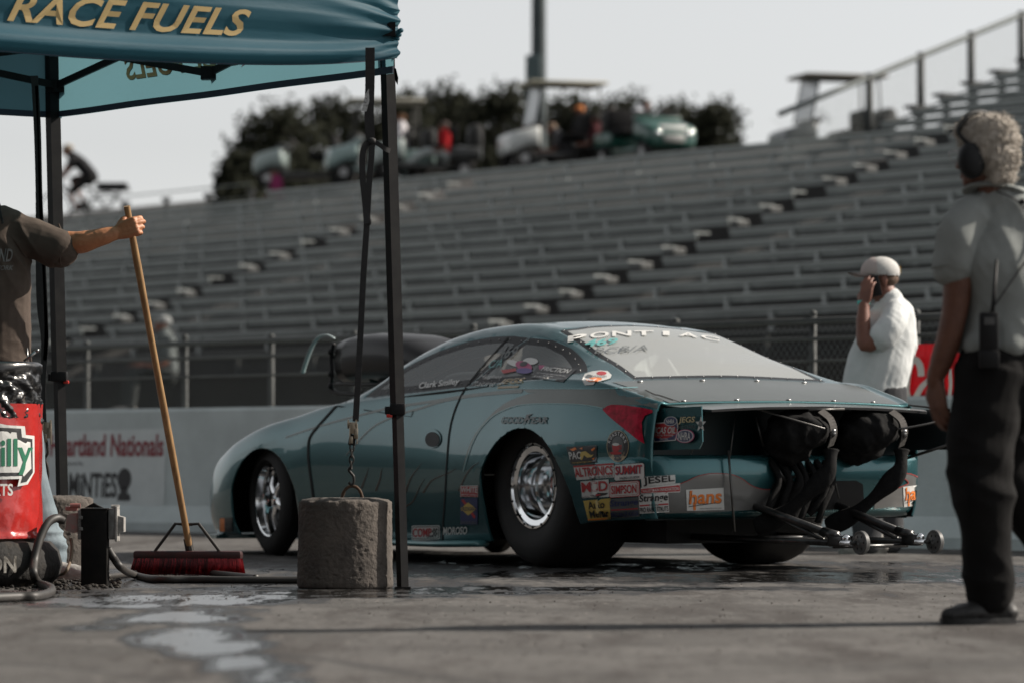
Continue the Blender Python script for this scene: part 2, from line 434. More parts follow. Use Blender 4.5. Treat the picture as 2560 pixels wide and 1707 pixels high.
# red banner hung above the wall
ban = thing('banner', 'red banner with big cream letters hung above the barrier wall', 'banner')
def bpx(px, py, out=0.0):
    o = Vector((0, 0, CH)); d = P(px, py, 1.0) - o; c = W0 - wn * .42
    k = (c - o).dot(wn) / d.dot(wn); return o + d * k + wn * out
m_bred = mat('banner_red_vinyl', (.52, .018, .030), .45, 0, (.42, .012, .025), 4); m_bcream = mat('banner_cream_print', (.62, .59, .53), .5)
b = BM(); place(b, fill([(2240, 862), (2660, 850), (2660, 992), (2240, 1000)], 30), lambda x, y: bpx(x, y, .012 * math.sin(x * .05) + .006 * math.sin(y * .09)))
r_ = bmesh.ops.solidify(b, geom=b.faces[:], thickness=.004)
obj('cloth', b, m_bred, ban, smooth=True)
b = BM()
def bstroke(pts, w):
    pl = strip_poly2(pts, w); n = len(pl) // 2; L_, Q_ = pl[:n], pl[n:][::-1]
    vs = [(b.verts.new(bpx(*l, .026)), b.verts.new(bpx(*q_, .026))) for l, q_ in zip(L_, Q_)]
    for (a, c), (d, e) in zip(vs, vs[1:]): b.faces.new((a, c, e, d))
def strip_poly2(pts, w):
    pts = spline([(p[0], p[1], 0) for p in pts], 6); L_, Q_ = [], []; n = len(pts)
    for i, p in enumerate(pts):
        tt = (pts[min(i + 1, n - 1)] - pts[max(i - 1, 0)]).normalized(); nn = Vector((-tt.y, tt.x, 0)); L_.append(p + nn * w / 2); Q_.append(p - nn * w / 2)
    return [(q_.x, q_.y) for q_ in L_] + [(q_.x, q_.y) for q_ in Q_[::-1]]
bstroke([(2310, 940), (2307, 915), (2297, 900), (2285, 905), (2277, 930), (2272, 970), (2275, 992)], 17); bstroke([(2330, 950), (2312, 965), (2300, 985), (2294, 995)], 14)
bstroke([(2362, 900), (2358, 940), (2358, 992)], 13); bstroke([(2381, 920), (2384, 960), (2380, 992)], 10); bstroke([(2420, 905), (2405, 950), (2425, 985)], 14)
obj('lettering', b, m_bcream, ban)
b = BM()
for px in (2246, 2450): tube(b, [wp((bpx(px, 990) - W0).dot(wa_), .0, -.46), wp((bpx(px, 990) - W0).dot(wa_), 1.34, -.46)], .025, 8)
obj('post', b, mat('galvanised_post', (.22, .23, .23), .45, .7), ban, smooth=True)
# fence
fen = thing('chain_link_fence', 'galvanised chain link fence standing behind the long barrier wall', 'fence')
m_galv = mat('galvanised_wire', (.13, .145, .145), .5, .5); m_gpost = mat('fence_post_grey', (.045, .05, .05), .7, .1, (.03, .034, .034), 4)
FZ, FO = 1.50, -1.15
for k in range(15):
    x = -3.9 + 1.15 * k + .12 * math.sin(k * 2.3)
    b = BM(); tube(b, [wp(x, 0, FO), wp(x, FZ + (.02 if k % 3 else .04), FO)], .026, 10); ball(b, wp(x, FZ + (.03 if k % 3 else .05), FO), .030, 2); obj('post', b, m_gpost, fen, smooth=True)
for z, r_ in ((FZ, .024), (FZ - .12, .014), (FZ - .27, .010)):
    b = BM(); tube(b, [wp(-5.5, z, FO + .03), wp(13.5, z, FO + .03)], r_, 8); obj('rail', b, m_gpost, fen, smooth=True)
b = BM(); x = -5.5
while x < 13.5:
    for s in (1, -1):
        p0 = wp(x, .05, FO); p1 = wp(x + s * (FZ - .05) * .8, FZ, FO); u = (wa_ * .0016)
        f = [b.verts.new(p0 - u), b.verts.new(p0 + u), b.verts.new(p1 + u), b.verts.new(p1 - u)]; b.faces.new(f)
    x += .055
obj('wire_mesh', b, m_galv, fen)

# ================================================================== hill and grandstand
BTH = R(52); ba = Vector((math.cos(BTH), -math.sin(BTH), 0)); bb_ = Vector((math.sin(BTH), math.cos(BTH), 0))
RISE, RUN, Z0 = .22, .61, 2.30
B0 = Vector((-4.75, 62.5, 0)) - bb_ * (5 * RUN)
def bp(t_, i, dz=0.0, db=0.0): return B0 + ba * t_ + bb_ * (i * RUN + db) + Vector((0, 0, Z0 + i * RISE + dz))
def t_at(px, i):                       # where row i is seen at column px
    p = B0 + bb_ * (i * RUN); k = (px - HX) / F
    return (k * p.y - p.x) / (ba.x - k * ba.y)
m_soil = mat('embankment_soil', (.009, .0085, .008), .95, 0, (.016, .014, .012), .8, bump=.5, bscale=6)
b = BM(); st_ = []
prof = [(-1.2, 0.0), (-1.2 + .02, 1.75), (0.2, 1.80), (14.2 * RUN, Z0 + 14.2 * RISE - .42), (14.9 * RUN, 5.15), (12.2, 5.5), (19, 6.75), (60, 6.9), (160, 6.9), (200, 0)]
a = [b.verts.new(B0 + ba * -90 + bb_ * y + Vector((0, 0, z))) for y, z in prof]; c = [b.verts.new(B0 + ba * 60 + bb_ * y + Vector((0, 0, z))) for y, z in prof]
for i in range(len(prof) - 1): b.faces.new((a[i], c[i], c[i + 1], a[i + 1]))
bmesh.ops.recalc_face_normals(b, faces=b.faces[:])
if [f for f in b.faces if f.normal.z < -.5]: bmesh.ops.reverse_faces(b, faces=b.faces[:])
tag(obj('hill', b, m_soil), kind='structure')
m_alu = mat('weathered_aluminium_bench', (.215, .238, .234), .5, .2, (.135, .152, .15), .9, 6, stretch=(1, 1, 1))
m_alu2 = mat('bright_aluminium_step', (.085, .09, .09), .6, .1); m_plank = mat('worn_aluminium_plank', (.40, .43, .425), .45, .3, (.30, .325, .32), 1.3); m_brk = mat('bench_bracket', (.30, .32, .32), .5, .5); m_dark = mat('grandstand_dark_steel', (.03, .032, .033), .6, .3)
gs = thing('grandstand', 'long empty aluminium bleachers rising behind the barrier wall', 'bleachers')
TA, TB = t_at(555, 5), t_at(1700, 5); TL, TR = t_at(-250, 7), t_at(3100, 0) + 22; TS = t_at(600, 13); TU = t_at(2120, 14) - .2
AW = .36
def bench(parent, i, t0, t1):
    b = BM()
    def slab(db0, db1, dz0, dz1):
        vs = [b.verts.new(bp(t_, i, z, d)) for t_ in (t0, t1) for d, z in ((db0, dz0), (db1, dz0), (db1, dz1), (db0, dz1))]
        for q_ in ((0, 1, 2, 3), (7, 6, 5, 4), (0, 4, 5, 1), (1, 5, 6, 2), (2, 6, 7, 3), (3, 7, 4, 0)): b.faces.new([vs[k] for k in q_])
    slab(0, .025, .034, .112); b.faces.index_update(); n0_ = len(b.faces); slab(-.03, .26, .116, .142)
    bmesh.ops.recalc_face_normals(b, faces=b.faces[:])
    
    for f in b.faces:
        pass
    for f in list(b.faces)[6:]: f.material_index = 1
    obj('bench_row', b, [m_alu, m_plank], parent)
for i in range(0, 15):
    segs = [(TL, TA - AW), (TA + AW, TB - AW), (TB + AW, TR)]
    if i == 14: segs = [(TS, TB - AW), (TB + AW, TR)]
    for t0, t1 in segs: bench(gs, i, t0, t1)
_ra = random.Random(6)
for i in range(0, 14):
    for T in (TA, TB):
        if _ra.random() < (.45 if T == TA else .30): continue
        k_ = _ra.uniform(.55, 1.1)
        b = BM()
        vs = box(b, (0, 0, 0), (.26 * k_, .22, .06 + .04 * k_), bev=.012)
        M = Matrix(((ba.x, bb_.x, 0, 0), (ba.y, bb_.y, 0, 0), (0, 0, 1, 0), (0, 0, 0, 1))); 
        for v in vs: v.co = bp(T - .24, i, .06, .10) + M @ v.co
        obj('aisle_step', b, m_alu2, gs)
b = BM()
for i in range(0, 15):
    t_ = TL + .4 + (i % 2) * .3
    while t_ < TR:
        if not (abs(t_ - TA) < AW or abs(t_ - TB) < AW or (i == 14 and t_ < TS)):
            bar(b, bp(t_, i, -.16, -.01), bp(t_, i, .09, -.01), .06, .05, bb_)
        t_ += 1.83
tag(obj('bench_brackets', b, m_brk, gs), kind='stuff')
for k, t_ in enumerate(np.arange(TL, t_at(650, 14), 1.45)):        # stub posts along the top of the lower section
    b = BM(); bar(b, bp(t_, 13, .0, .5), bp(t_, 13, .36, .5), .07, .07, bb_); bar(b, bp(t_ - .11, 13, .39, .5), bp(t_ + .11, 13, .39, .5), .08, .06); obj('top_post', b, m_dark, gs)
b = BM(); tube(b, [bp(TL, 13, .52, .5), bp(t_at(640, 14), 13, .52, .5)], .014, 6); tube(b, [bp(TL, 13, .27, .5), bp(t_at(640, 14), 13, .27, .5)], .010, 6); obj('top_rail', b, m_galv, gs)
b = BM()
for z in (-.22, -.62): tube(b, [bp(TL, 0, z, -.75), bp(TR, 0, z, -.75)], .03, 8)
t_ = TL
while t_ < TR: tube(b, [bp(t_, 0, -2.2, -.75), bp(t_, 0, -.2, -.75)], .035, 8); t_ += 1.9
obj('front_rail', b, m_gpost, gs)
# the taller section on the right, seen from its stepped end, with a sloping mesh rail
up = thing('upper_grandstand', 'taller stepped end of the bleachers rising to the right with sloping mesh rail', 'bleachers')
def tu(i): return t_at(2205, 15) 
for i in range(15, 27): bench(up, i, tu(i), TR + 6)
for i in range(15, 27):
    b = BM(); bar(b, bp(tu(i) + .06, i, -.30, .1), bp(tu(i) + .06, i, .14, .1), .10, .07, bb_); bar(b, bp(tu(i) - .10, i, .19, .12), bp(tu(i) + .12, i, .19, .12), .34, .05); obj('bench_end', b, m_dark, up)
b = BM()
vs_a = [b.verts.new(bp(tu(15) + .1, i, -.25, 0)) for i in range(15, 27)]; vs_b = [b.verts.new(bp(tu(15) + .1, i, -2.6, 0)) for i in range(15, 27)]
for k in range(11): b.faces.new((vs_a[k], vs_a[k + 1], vs_b[k + 1], vs_b[k]))
obj('side_skirt', b, m_dark, up)
hi = [bp(tu(15) - .25, i, .86, 0) for i in (11.9, 14, 17, 20, 23, 26)]; lo_ = [bp(tu(15) - .25, i, .0, 0) for i in (11.6, 14, 17, 20, 23, 26)]
b = BM(); tube(b, hi, .045, 8); tube(b, lo_, .02, 8); obj('sloping_rail', b, m_galv, up, smooth=True)
for i in (14.95, 16.75, 18.55, 20.4, 22.2):
    b = BM(); tube(b, [bp(tu(15) - .25, i, -.4, 0), bp(tu(15) - .25, i, .92, 0)], .06, 8); obj('rail_post', b, m_gpost, up, smooth=True)
b = BM()
for k in range(150):
    s_ = 11.6 + k * .1; 
    for d in (1, -1):
        e_ = s_ + d * 1.3
        if not 11.6 <= e_ <= 26: continue
        p0, p1 = bp(tu(15) - .25, s_, 0, 0), bp(tu(15) - .25, e_, .86, 0); u = bb_ * .003
        b.faces.new([b.verts.new(p0 - u), b.verts.new(p0 + u), b.verts.new(p1 + u), b.verts.new(p1 - u)])
obj('rail_mesh', b, m_galv, up)

# ================================================================== pole and trees on the hill
pole = thing('light_pole', 'tall dark grey lighting pole rising above the parked golf carts', 'light pole', P(1347, 470, 90))
z0 = 5.0 - pole.location.z
pole.location.z = 6.8
m_pole = mat('pole_weathered_grey', (.045, .06, .063), .6, .3, (.03, .04, .043), 3)
b = BM(); lathe(b, [(.19, 0), (.175, 3), (.155, 8), (.10, 24), (.0, 24)], 20); obj('shaft', b, m_pole, pole, sharp=30)
b = BM(); box(b, (-.13, -.26, 2.65), (.36, .16, 1.1), bev=.02); box(b, (-.13, -.35, 2.65), (.28, .02, .95)); obj('control_box', b, mat('pole_box_teal_grey', (.06, .09, .095), .5), pole, sharp=30)
b = BM(); box(b, (0, 0, .1), (.6, .6, .2), bev=.03); obj('base_plate', b, m_pole, pole, sharp=30)
m_bark = mat('bark', (.045, .036, .028), .9, 0, (.025, .02, .016), 8)
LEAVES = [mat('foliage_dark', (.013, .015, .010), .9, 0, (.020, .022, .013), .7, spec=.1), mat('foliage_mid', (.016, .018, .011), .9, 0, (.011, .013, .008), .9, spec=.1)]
def tree(px, ytop, D, wid, label, seed, zb=6.7, grp='trees on the hill behind the carts', name='broadleaf_tree'):
    D += 12; rn = random.Random(seed); base = P(px, 0, D); base.z = zb
    H_ = CH + (HY - ytop) / F * D - zb; w = 1.15 * wid / F * D
    o = thing(name, label, 'tree', base, 0, grp)
    b = BM(); tube(b, [(0, 0, -.2), (.05, 0, H_ * .25), (-.04, .05, H_ * .55), (.05, 0, H_ * .85)], [.16, .12, .08, .03], 8)
    clumps = []
    for k in range(26):
        h_ = H_ * (.10 + .82 * (k + rn.random()) / 26); a = rn.uniform(0, 6.28); prof_ = math.sin(math.pi * min(1, .22 + .78 * h_ / H_)) ** .7
        r_ = w * .5 * prof_ * rn.uniform(.35, .95); c = Vector((math.cos(a) * r_, math.sin(a) * r_, h_)); clumps.append((c, rn.uniform(.13, .22) * w))
        if k % 2 == 0: tube(b, [(0, 0, h_ * .45), c * .6 + Vector((0, 0, h_ * .18)), c], [.05, .03, .012], 5)
    clumps += [(Vector((0, 0, H_ * .86)), .20 * w), (Vector((0, 0, H_ * .55)), .38 * w), (Vector((.2 * w, 0, H_ * .3)), .32 * w), (Vector((-.2 * w, 0, H_ * .3)), .32 * w)]
    obj('trunk', b, m_bark, o, smooth=True)
    vs, fs = [], []
    for c, r_ in clumps:
        for k in range(int(130 + 240 * r_ * r_)):
            d = Vector((rn.gauss(0, 1), rn.gauss(0, 1), rn.gauss(0, .8))).normalized() * r_ * rn.random() ** .45 * (1.42 if rn.random() < .24 else 1)
            p = c + d
            if p.z < .05: continue
            s_ = rn.uniform(.07, .14); u = Vector((rn.gauss(0, 1), rn.gauss(0, 1), rn.gauss(0, 1))).normalized(); v = u.orthogonal().normalized()
            n = len(vs); vs += [p + u * s_, p + v * s_ * .55, p - u * s_, p - v * s_ * .55]; fs.append((n, n + 1, n + 2, n + 3))
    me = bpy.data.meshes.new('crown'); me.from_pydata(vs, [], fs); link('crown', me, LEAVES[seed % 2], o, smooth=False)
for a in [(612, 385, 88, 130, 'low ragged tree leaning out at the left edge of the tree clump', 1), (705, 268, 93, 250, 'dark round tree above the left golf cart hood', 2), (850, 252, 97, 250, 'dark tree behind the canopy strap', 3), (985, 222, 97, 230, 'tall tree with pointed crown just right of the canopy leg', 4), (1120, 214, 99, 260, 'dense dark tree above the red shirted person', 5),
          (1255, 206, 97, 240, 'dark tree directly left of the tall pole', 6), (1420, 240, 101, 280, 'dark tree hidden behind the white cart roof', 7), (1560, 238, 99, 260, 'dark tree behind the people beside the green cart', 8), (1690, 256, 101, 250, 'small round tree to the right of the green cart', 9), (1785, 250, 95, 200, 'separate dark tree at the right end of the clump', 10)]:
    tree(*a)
tree(1950, 372, 92, 90, 'small bush at the foot of the parked cart frame', 11, grp='bushes on the hill', name='bush'); tree(600, 478, 66, 120, 'low scrubby bush at the edge of the upper bleachers', 12, zb=5.2, grp='bushes on the hill', name='bush'); tree(1860, 398, 96, 110, 'low hedge bush between the tree and the cart frame', 13, grp='bushes on the hill', name='bush')

# unseen stepped block added for the light: it fills what the paintwork reflects and shades the open sky behind the lens
og = thing('unseen_sky_blocker', 'long dark stepped block added unseen behind the lens to shade the sky', 'bleachers', (-13, -13, 0))
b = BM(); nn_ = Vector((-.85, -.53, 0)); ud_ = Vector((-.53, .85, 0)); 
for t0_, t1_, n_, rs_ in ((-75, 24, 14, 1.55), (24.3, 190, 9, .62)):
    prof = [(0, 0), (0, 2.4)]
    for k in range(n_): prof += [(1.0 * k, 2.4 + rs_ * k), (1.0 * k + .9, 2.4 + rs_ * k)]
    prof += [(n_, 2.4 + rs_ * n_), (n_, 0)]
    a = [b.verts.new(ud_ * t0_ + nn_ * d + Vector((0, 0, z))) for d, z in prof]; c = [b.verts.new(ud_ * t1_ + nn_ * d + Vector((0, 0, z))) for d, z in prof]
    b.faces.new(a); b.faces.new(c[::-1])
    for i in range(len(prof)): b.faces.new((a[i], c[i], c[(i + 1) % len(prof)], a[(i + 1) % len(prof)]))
bmesh.ops.recalc_face_normals(b, faces=b.faces[:]); obj('blocker_steps', b, mat('sky_blocker_dark', (.012, .013, .013), .9, 0, (.008, .008, .008), .5, spec=.05), og)
# ================================================================== the race car
CAR_A = R(122); CAR_O = Vector((0.79, 20.2, 0))
car = thing('race_car', 'teal drag racing coupe with chrome wheels, sponsor stickers and a black hood scoop', 'race car', CAR_O, CAR_A)
CM = Matrix.Translation(CAR_O) @ Matrix.Rotation(CAR_A, 4, 'Z'); CMI = CM.inverted()
TEAL, TEAL2 = (0.026, 0.108, 0.120), (0.022, 0.095, 0.106)
m_paint = mat('car_teal_paint', TEAL, 0.27, 0.58, TEAL2, 3, coat=0.60, coat_rough=0.03)
m_grey = mat('car_grey_graphic_paint', (0.105, 0.118, 0.110), 0.36, 0.5, (0.09, 0.102, 0.095), 4, coat=0.35, coat_rough=0.10)
m_edge = mat('car_pale_teal_pinstripe', (0.10, 0.28, 0.29), 0.35, coat=0.5)
m_black = mat('car_black_trim', (0.008, 0.008, 0.009), 0.45, bump=0.05, scale=60, spec=.25)
m_flat = mat('car_flat_black', (0.008, 0.008, 0.008), 0.75)
m_gap = mat('car_panel_gap', (0.004, 0.005, 0.005), 0.8)
m_chrome = mat('polished_chrome', (0.80, 0.81, 0.82), 0.10, 1.0)
m_steel = mat('dull_steel', (0.42, 0.42, 0.42), 0.33, 1.0, (0.28, 0.28, 0.28), 12)
m_tyre = mat('tyre_rubber', (0.008, 0.008, 0.008), 0.75, 0, (0.014, 0.0135, 0.013), 9, bump=0.12, bscale=120)
m_glassf = mat('window_border_black', (0.012, 0.013, 0.014), 0.35, spec=.2)
m_glass = bpy.data.materials.new('car_polycarbonate'); m_glass.use_nodes = True
def _glass(m, tint, mixw, rough, haze=(0.42, 0.44, 0.43)):
    t = m.node_tree; t.nodes.clear(); o = t.nodes.new('ShaderNodeOutputMaterial')
    a = t.nodes.new('ShaderNodeBsdfTransparent'); a.inputs[0].default_value = (*tint, 1)
    g = t.nodes.new('ShaderNodeBsdfGlossy'); g.inputs['Roughness'].default_value = rough; g.inputs['Color'].default_value = (0.9, 0.92, 0.92, 1)
    d = t.nodes.new('ShaderNodeBsdfDiffuse'); d.inputs['Color'].default_value = (*haze, 1)
    f = t.nodes.new('ShaderNodeFresnel'); f.inputs['IOR'].default_value = 1.55
    mx0 = t.nodes.new('ShaderNodeMixShader'); mx0.inputs[0].default_value = mixw
    mx = t.nodes.new('ShaderNodeMixShader')
    t.links.new(a.outputs[0], mx0.inputs[1]); t.links.new(d.outputs[0], mx0.inputs[2])
    t.links.new(f.outputs[0], mx.inputs[0]); t.links.new(mx0.outputs[0], mx.inputs[1]); t.links.new(g.outputs[0], mx.inputs[2]); t.links.new(mx.outputs[0], o.inputs[0])
_glass(m_glass, (0.90, 0.93, 0.92), 0.17, 0.03, (0.50, 0.53, 0.52))
m_rear = bpy.data.materials.new('car_rear_polycarbonate'); m_rear.use_nodes = True; _glass(m_rear, (0.72, 0.76, 0.75), 0.58, 0.06, (0.50, 0.52, 0.51))

# stations: x, then rocker, low side, widest, shoulder, belt, upper edge, inner upper, centre  (y, z)
ST = [
 (3.70, (.10,.115), (.12,.20), (.13,.30), (.12,.38), (.10,.41), (.07,.425), (.03,.435), (0,.437)),
 (3.67, (.42,.113), (.46,.20), (.48,.30), (.46,.40), (.40,.44), (.28,.462), (.14,.474), (0,.478)),
 (3.60, (.60,.112), (.64,.20), (.655,.31), (.63,.425), (.56,.475), (.40,.505), (.20,.522), (0,.527)),
 (3.48, (.72,.112), (.76,.20), (.775,.33), (.75,.465), (.68,.525), (.48,.562), (.24,.582), (0,.588)),
 (3.30, (.80,.112), (.835,.20), (.848,.36), (.825,.53), (.75,.595), (.52,.632), (.26,.652), (0,.658)),
 (3.05, (.83,.115), (.868,.22), (.880,.42), (.855,.63), (.77,.685), (.53,.712), (.27,.727), (0,.733)),
 (2.78, (.835,.118), (.872,.24), (.885,.46), (.862,.705), (.77,.755), (.53,.778), (.27,.792), (0,.797)),
 (2.45, (0.810,0.118), (0.846,0.240), (0.882,0.500), (0.848,0.765), (.765,.815), (.53,.838), (.27,.850), (0,.855)),
 (2.20, (0.807,0.118), (0.840,0.240), (0.877,0.520), (0.844,0.805), (.77,.853), (.56,.880), (.29,.896), (0,.902)),
 (2.05, (0.805,0.118), (0.838,0.240), (0.875,0.520), (0.842,0.825), (.78,.868), (.62,.915), (.31,.955), (0,.967)),
 (1.80, (0.803,0.118), (0.836,0.240), (0.874,0.520), (0.838,0.848), (.79,.882), (.715,.955), (.39,1.058), (0,1.085)),
 (1.50, (0.803,0.118), (0.836,0.240), (0.874,0.520), (0.834,0.868), (.795,.898), (.665,1.085), (.40,1.175), (0,1.200)),
 (1.20, (0.805,0.118), (0.838,0.240), (0.876,0.520), (0.832,0.885), (.798,.913), (.610,1.175), (.40,1.240), (0,1.262)),
 (0.90, (0.810,0.118), (0.846,0.240), (0.882,0.520), (0.834,0.900), (.800,.927), (.570,1.222), (.38,1.272), (0,1.290)),
 (0.60, (0.820,0.120), (0.858,0.250), (0.897,0.520), (0.841,0.913), (.802,.938), (.555,1.235), (.37,1.280), (0,1.297)),
 (0.30, (0.830,0.125), (0.873,0.260), (0.914,0.520), (0.854,0.924), (.805,.948), (.550,1.212), (.36,1.252), (0,1.268)),
 (0.05, (0.840,0.140), (0.883,0.280), (0.927,0.540), (0.866,0.930), (.808,.956), (.555,1.155), (.37,1.190), (0,1.206)),
 (-0.20, (0.847,0.180), (0.890,0.300), (0.934,0.560), (0.874,0.932), (.812,.962), (.575,1.080), (.39,1.108), (0,1.122)),
 (-0.42, (0.849,0.215), (0.890,0.320), (0.934,0.580), (0.872,0.928), (.808,.958), (.612,1.020), (.41,1.040), (0,1.056)),
 (-0.64, (0.845,0.240), (0.883,0.330), (0.924,0.600), (0.860,0.916), (.790,.940), (.64,.952), (.42,.960), (0,.968)),
 (-0.85, (0.830,0.252), (0.863,0.340), (0.902,0.620), (0.834,0.878), (.765,.897), (.62,.905), (.41,.911), (0,.916)),
 (-1.02, (.830,.258), (.855,.35), (.866,.60), (.818,.840), (.745,.856), (.60,.863), (.40,.868), (0,.872)),
 (-1.12, (.790,.262), (.812,.35), (.820,.60), (.785,.815), (.722,.829), (.58,.836), (.39,.841), (0,.845)),
]
def pchip(x, y, q):
    x = np.array(x, float); y = np.array(y, float); h = np.diff(x); d = np.diff(y) / h; n = len(x); m = np.zeros(n)
    for i in range(1, n - 1):
        if d[i - 1] * d[i] > 0:
            w1 = 2 * h[i] + h[i - 1]; w2 = h[i] + 2 * h[i - 1]; m[i] = (w1 + w2) / (w1 / d[i - 1] + w2 / d[i])
    m[0], m[-1] = d[0], d[-1]
    i = np.clip(np.searchsorted(x, q) - 1, 0, n - 2); t = (q - x[i]) / h[i]
    return (y[i] * (1 + 2 * t) * (1 - t) ** 2 + m[i] * h[i] * t * (1 - t) ** 2 + y[i + 1] * t * t * (3 - 2 * t) + m[i + 1] * h[i] * t * t * (t - 1))
ST = [((2.86 + (s[0] - 2.78) * 1.13,) + s[1:] if s[0] >= 2.78 else s) for s in ST]
ST.sort(key=lambda s: s[0])
_sx = [s[0] for s in ST]
def section(x):
    return [(float(pchip(_sx, [s[j][0] for s in ST], x)), float(pchip(_sx, [s[j][1] for s in ST], x))) for j in range(1, 9)]
def car_grid():
    xs = list(np.arange(-1.12, 3.62, 0.045)) + [3.64, 3.67, 3.70, 3.73, 3.765, 3.79, 3.82, 3.845, 3.86, 3.88, 3.8996]
    bm = BM(); rows = []
    for x in xs:
        s = section(float(x))
        half = [Vector((x, y, z)) for y, z in s]
        full = half + [Vector((p.x, -p.y, p.z)) for p in half[-2::-1]]
        pts = spline(full, 6)
        rows.append([bm.verts.new(p) for p in pts])
    for a, b in zip(rows, rows[1:]):
        for k in range(len(a) - 1): bm.faces.new((a[k], b[k], b[k + 1], a[k + 1]))
    bm.faces.new(rows[-1])                                    # blunt little nose tip
    bmesh.ops.recalc_face_normals(bm, faces=bm.faces[:])
    up = [f for f in bm.faces if f.normal.z > 0.9 and f.calc_center_median().z > 1.0]
    if not up: bmesh.ops.reverse_faces(bm, faces=bm.faces[:])
    return bm
def cut(bm, poly, axes, sel):
    """score the outline of a convex polygon into the skin; returns the faces inside it"""
    c2 = Vector((sum(p[0] for p in poly) / len(poly), sum(p[1] for p in poly) / len(poly)))
    a, b = axes
    lo = [min(p[i] for p in poly) - .02 for i in (0, 1)]; hi = [max(p[i] for p in poly) + .02 for i in (0, 1)]
    def near(f):
        c = [v.co for v in f.verts]
        return sel(f.calc_center_median()) and max(q[a] for q in c) > lo[0] and min(q[a] for q in c) < hi[0] and max(q[b] for q in c) > lo[1] and min(q[b] for q in c) < hi[1]
    pl = []
    for i in range(len(poly)):
        p = Vector(poly[i]); q = Vector(poly[(i + 1) % len(poly)]); d = q - p
        n = Vector((-d.y, d.x)).normalized()
        if n.dot(c2 - p) > 0: n = -n
        co = Vector((0, 0, 0)); no = Vector((0, 0, 0)); co[a], co[b] = p; no[a], no[b] = n
        fs = [f for f in bm.faces if near(f)]
        geom = fs + list({e for f in fs for e in f.edges}) + list({v for f in fs for v in f.verts})
        bmesh.ops.bisect_plane(bm, geom=geom, dist=1e-5, plane_co=co, plane_no=no)
        pl.append((p, n))
    out = []
    for f in bm.faces:
        if not near(f): continue
        c = f.calc_center_median(); c = Vector((c[a], c[b]))
        if all(n.dot(c - p) < 1e-5 for p, n in pl): out.append(f)
    return out
def take(bm, faces):
    """lift faces out of bm into a mesh of their own"""
    nb = BM(); mp = {}
    for f in faces:
        for v in f.verts:
            if v not in mp: mp[v] = nb.verts.new(v.co)
        nb.faces.new([mp[v] for v in f.verts])
    bmesh.ops.delete(bm, geom=list(faces), context='FACES')
    return nb
def shrink(poly, d):
    n = len(poly); c = Vector((sum(p[0] for p in poly) / n, sum(p[1] for p in poly) / n)); out = []
    ns = []
    for i in range(n):
        p = Vector(poly[i]); q = Vector(poly[(i + 1) % n]); e = (q - p).normalized(); m = Vector((-e.y, e.x))
        if m.dot(c - p) < 0: m = -m
        ns.append((p, e, m))
    for i in range(n):
        p0, e0, m0 = ns[i - 1]; p1, e1, m1 = ns[i]
        a = p0 + m0 * d; b = p1 + m1 * d
        den = e0.x * e1.y - e0.y * e1.x
        if abs(den) < 1e-4: out.append(tuple(b)); continue
        t = ((b.x - a.x) * e1.y - (b.y - a.y) * e1.x) / den
        out.append(tuple(a + e0 * t))
    return out
skin = car_grid()
_full = BM(); _me = bpy.data.meshes.new('tmpfull'); skin.to_mesh(_me); _full.from_mesh(_me); _full.transform(CM); _full.normal_update()
CAR_BVH = BVHTree.FromBMesh(_full)
_lb = BM(); _lb.from_mesh(_me); CAR_LBVH = BVHTree.FromBMesh(_lb); bpy.data.meshes.remove(_me)
def on_car(px, py, off=0.0015, bvh=None):
    """where the sight line of a photographed mark meets the bodywork, in the car's own frame"""
    o = Vector((0, 0, CH)); d = (P(px, py, 20) - o).normalized()
    h = (bvh or CAR_BVH).ray_cast(o, d)
    if h[0] is None:
        h = (bvh or CAR_BVH).find_nearest(P(px, py, 20.5))
    n = h[1] if h[1].dot(d) < 0 else -h[1]
    return CMI @ (h[0] + n * off)
# ---- openings
SIDE_FRONT = [(1.78,.898), (.655,.940), (.385,1.192), (.55,1.208), (.75,1.208), (.95,1.192), (1.20,1.146), (1.42,1.078), (1.62,.990)]
SIDE_REAR = [(.640,.941), (-.20,.972), (-.37,1.000), (-.30,1.025), (-.05,1.118), (.18,1.176), (.372,1.192)]
REAR = [(.640,.941), (-.20,.972), (-.37,1.000), (-.30,1.025), (-.05,1.115), (.20,1.170), (.385,1.180)]
REAR = [(-.625,.60), (-.625,-.60), (.22,-.50), (.27,-.30), (.29,0), (.27,.30), (.22,.50)]
WIND = [(2.10,.58), (2.14,.30), (2.15,0), (2.14,-.30), (2.10,-.58), (1.25,-.44), (1.20,0), (1.25,.44)]
body_parts = []
def window(poly, axes, sel, inset, nm, gm):
    fs = cut(skin, poly, axes, sel); nb = take(skin, fs)
    inner = shrink(poly, inset)
    gf = cut(nb, inner, axes, lambda c: True); gb = take(nb, gf)
    for v in nb.verts: v.co.z += 0.0
    body_parts.append((nm, gb, gm)); body_parts.append((nm + '_border', nb, m_glassf))
    return inner
for sgn, nm in ((1, 'side_window'), (-1, 'side_window')):
    sel = (lambda c, s=sgn: c.y * s > .35 and c.z > .8)
    window(SIDE_FRONT, (0, 2), sel, .038, nm, m_glass)
    window(SIDE_REAR, (0, 2), sel, .034, 'quarter_window', m_glass)
window(REAR, (0, 1), lambda c: c.z > .85, .035, 'rear_window', m_rear)
window(WIND, (0, 1), lambda c: c.z > .8, .02, 'windscreen', m_glass)
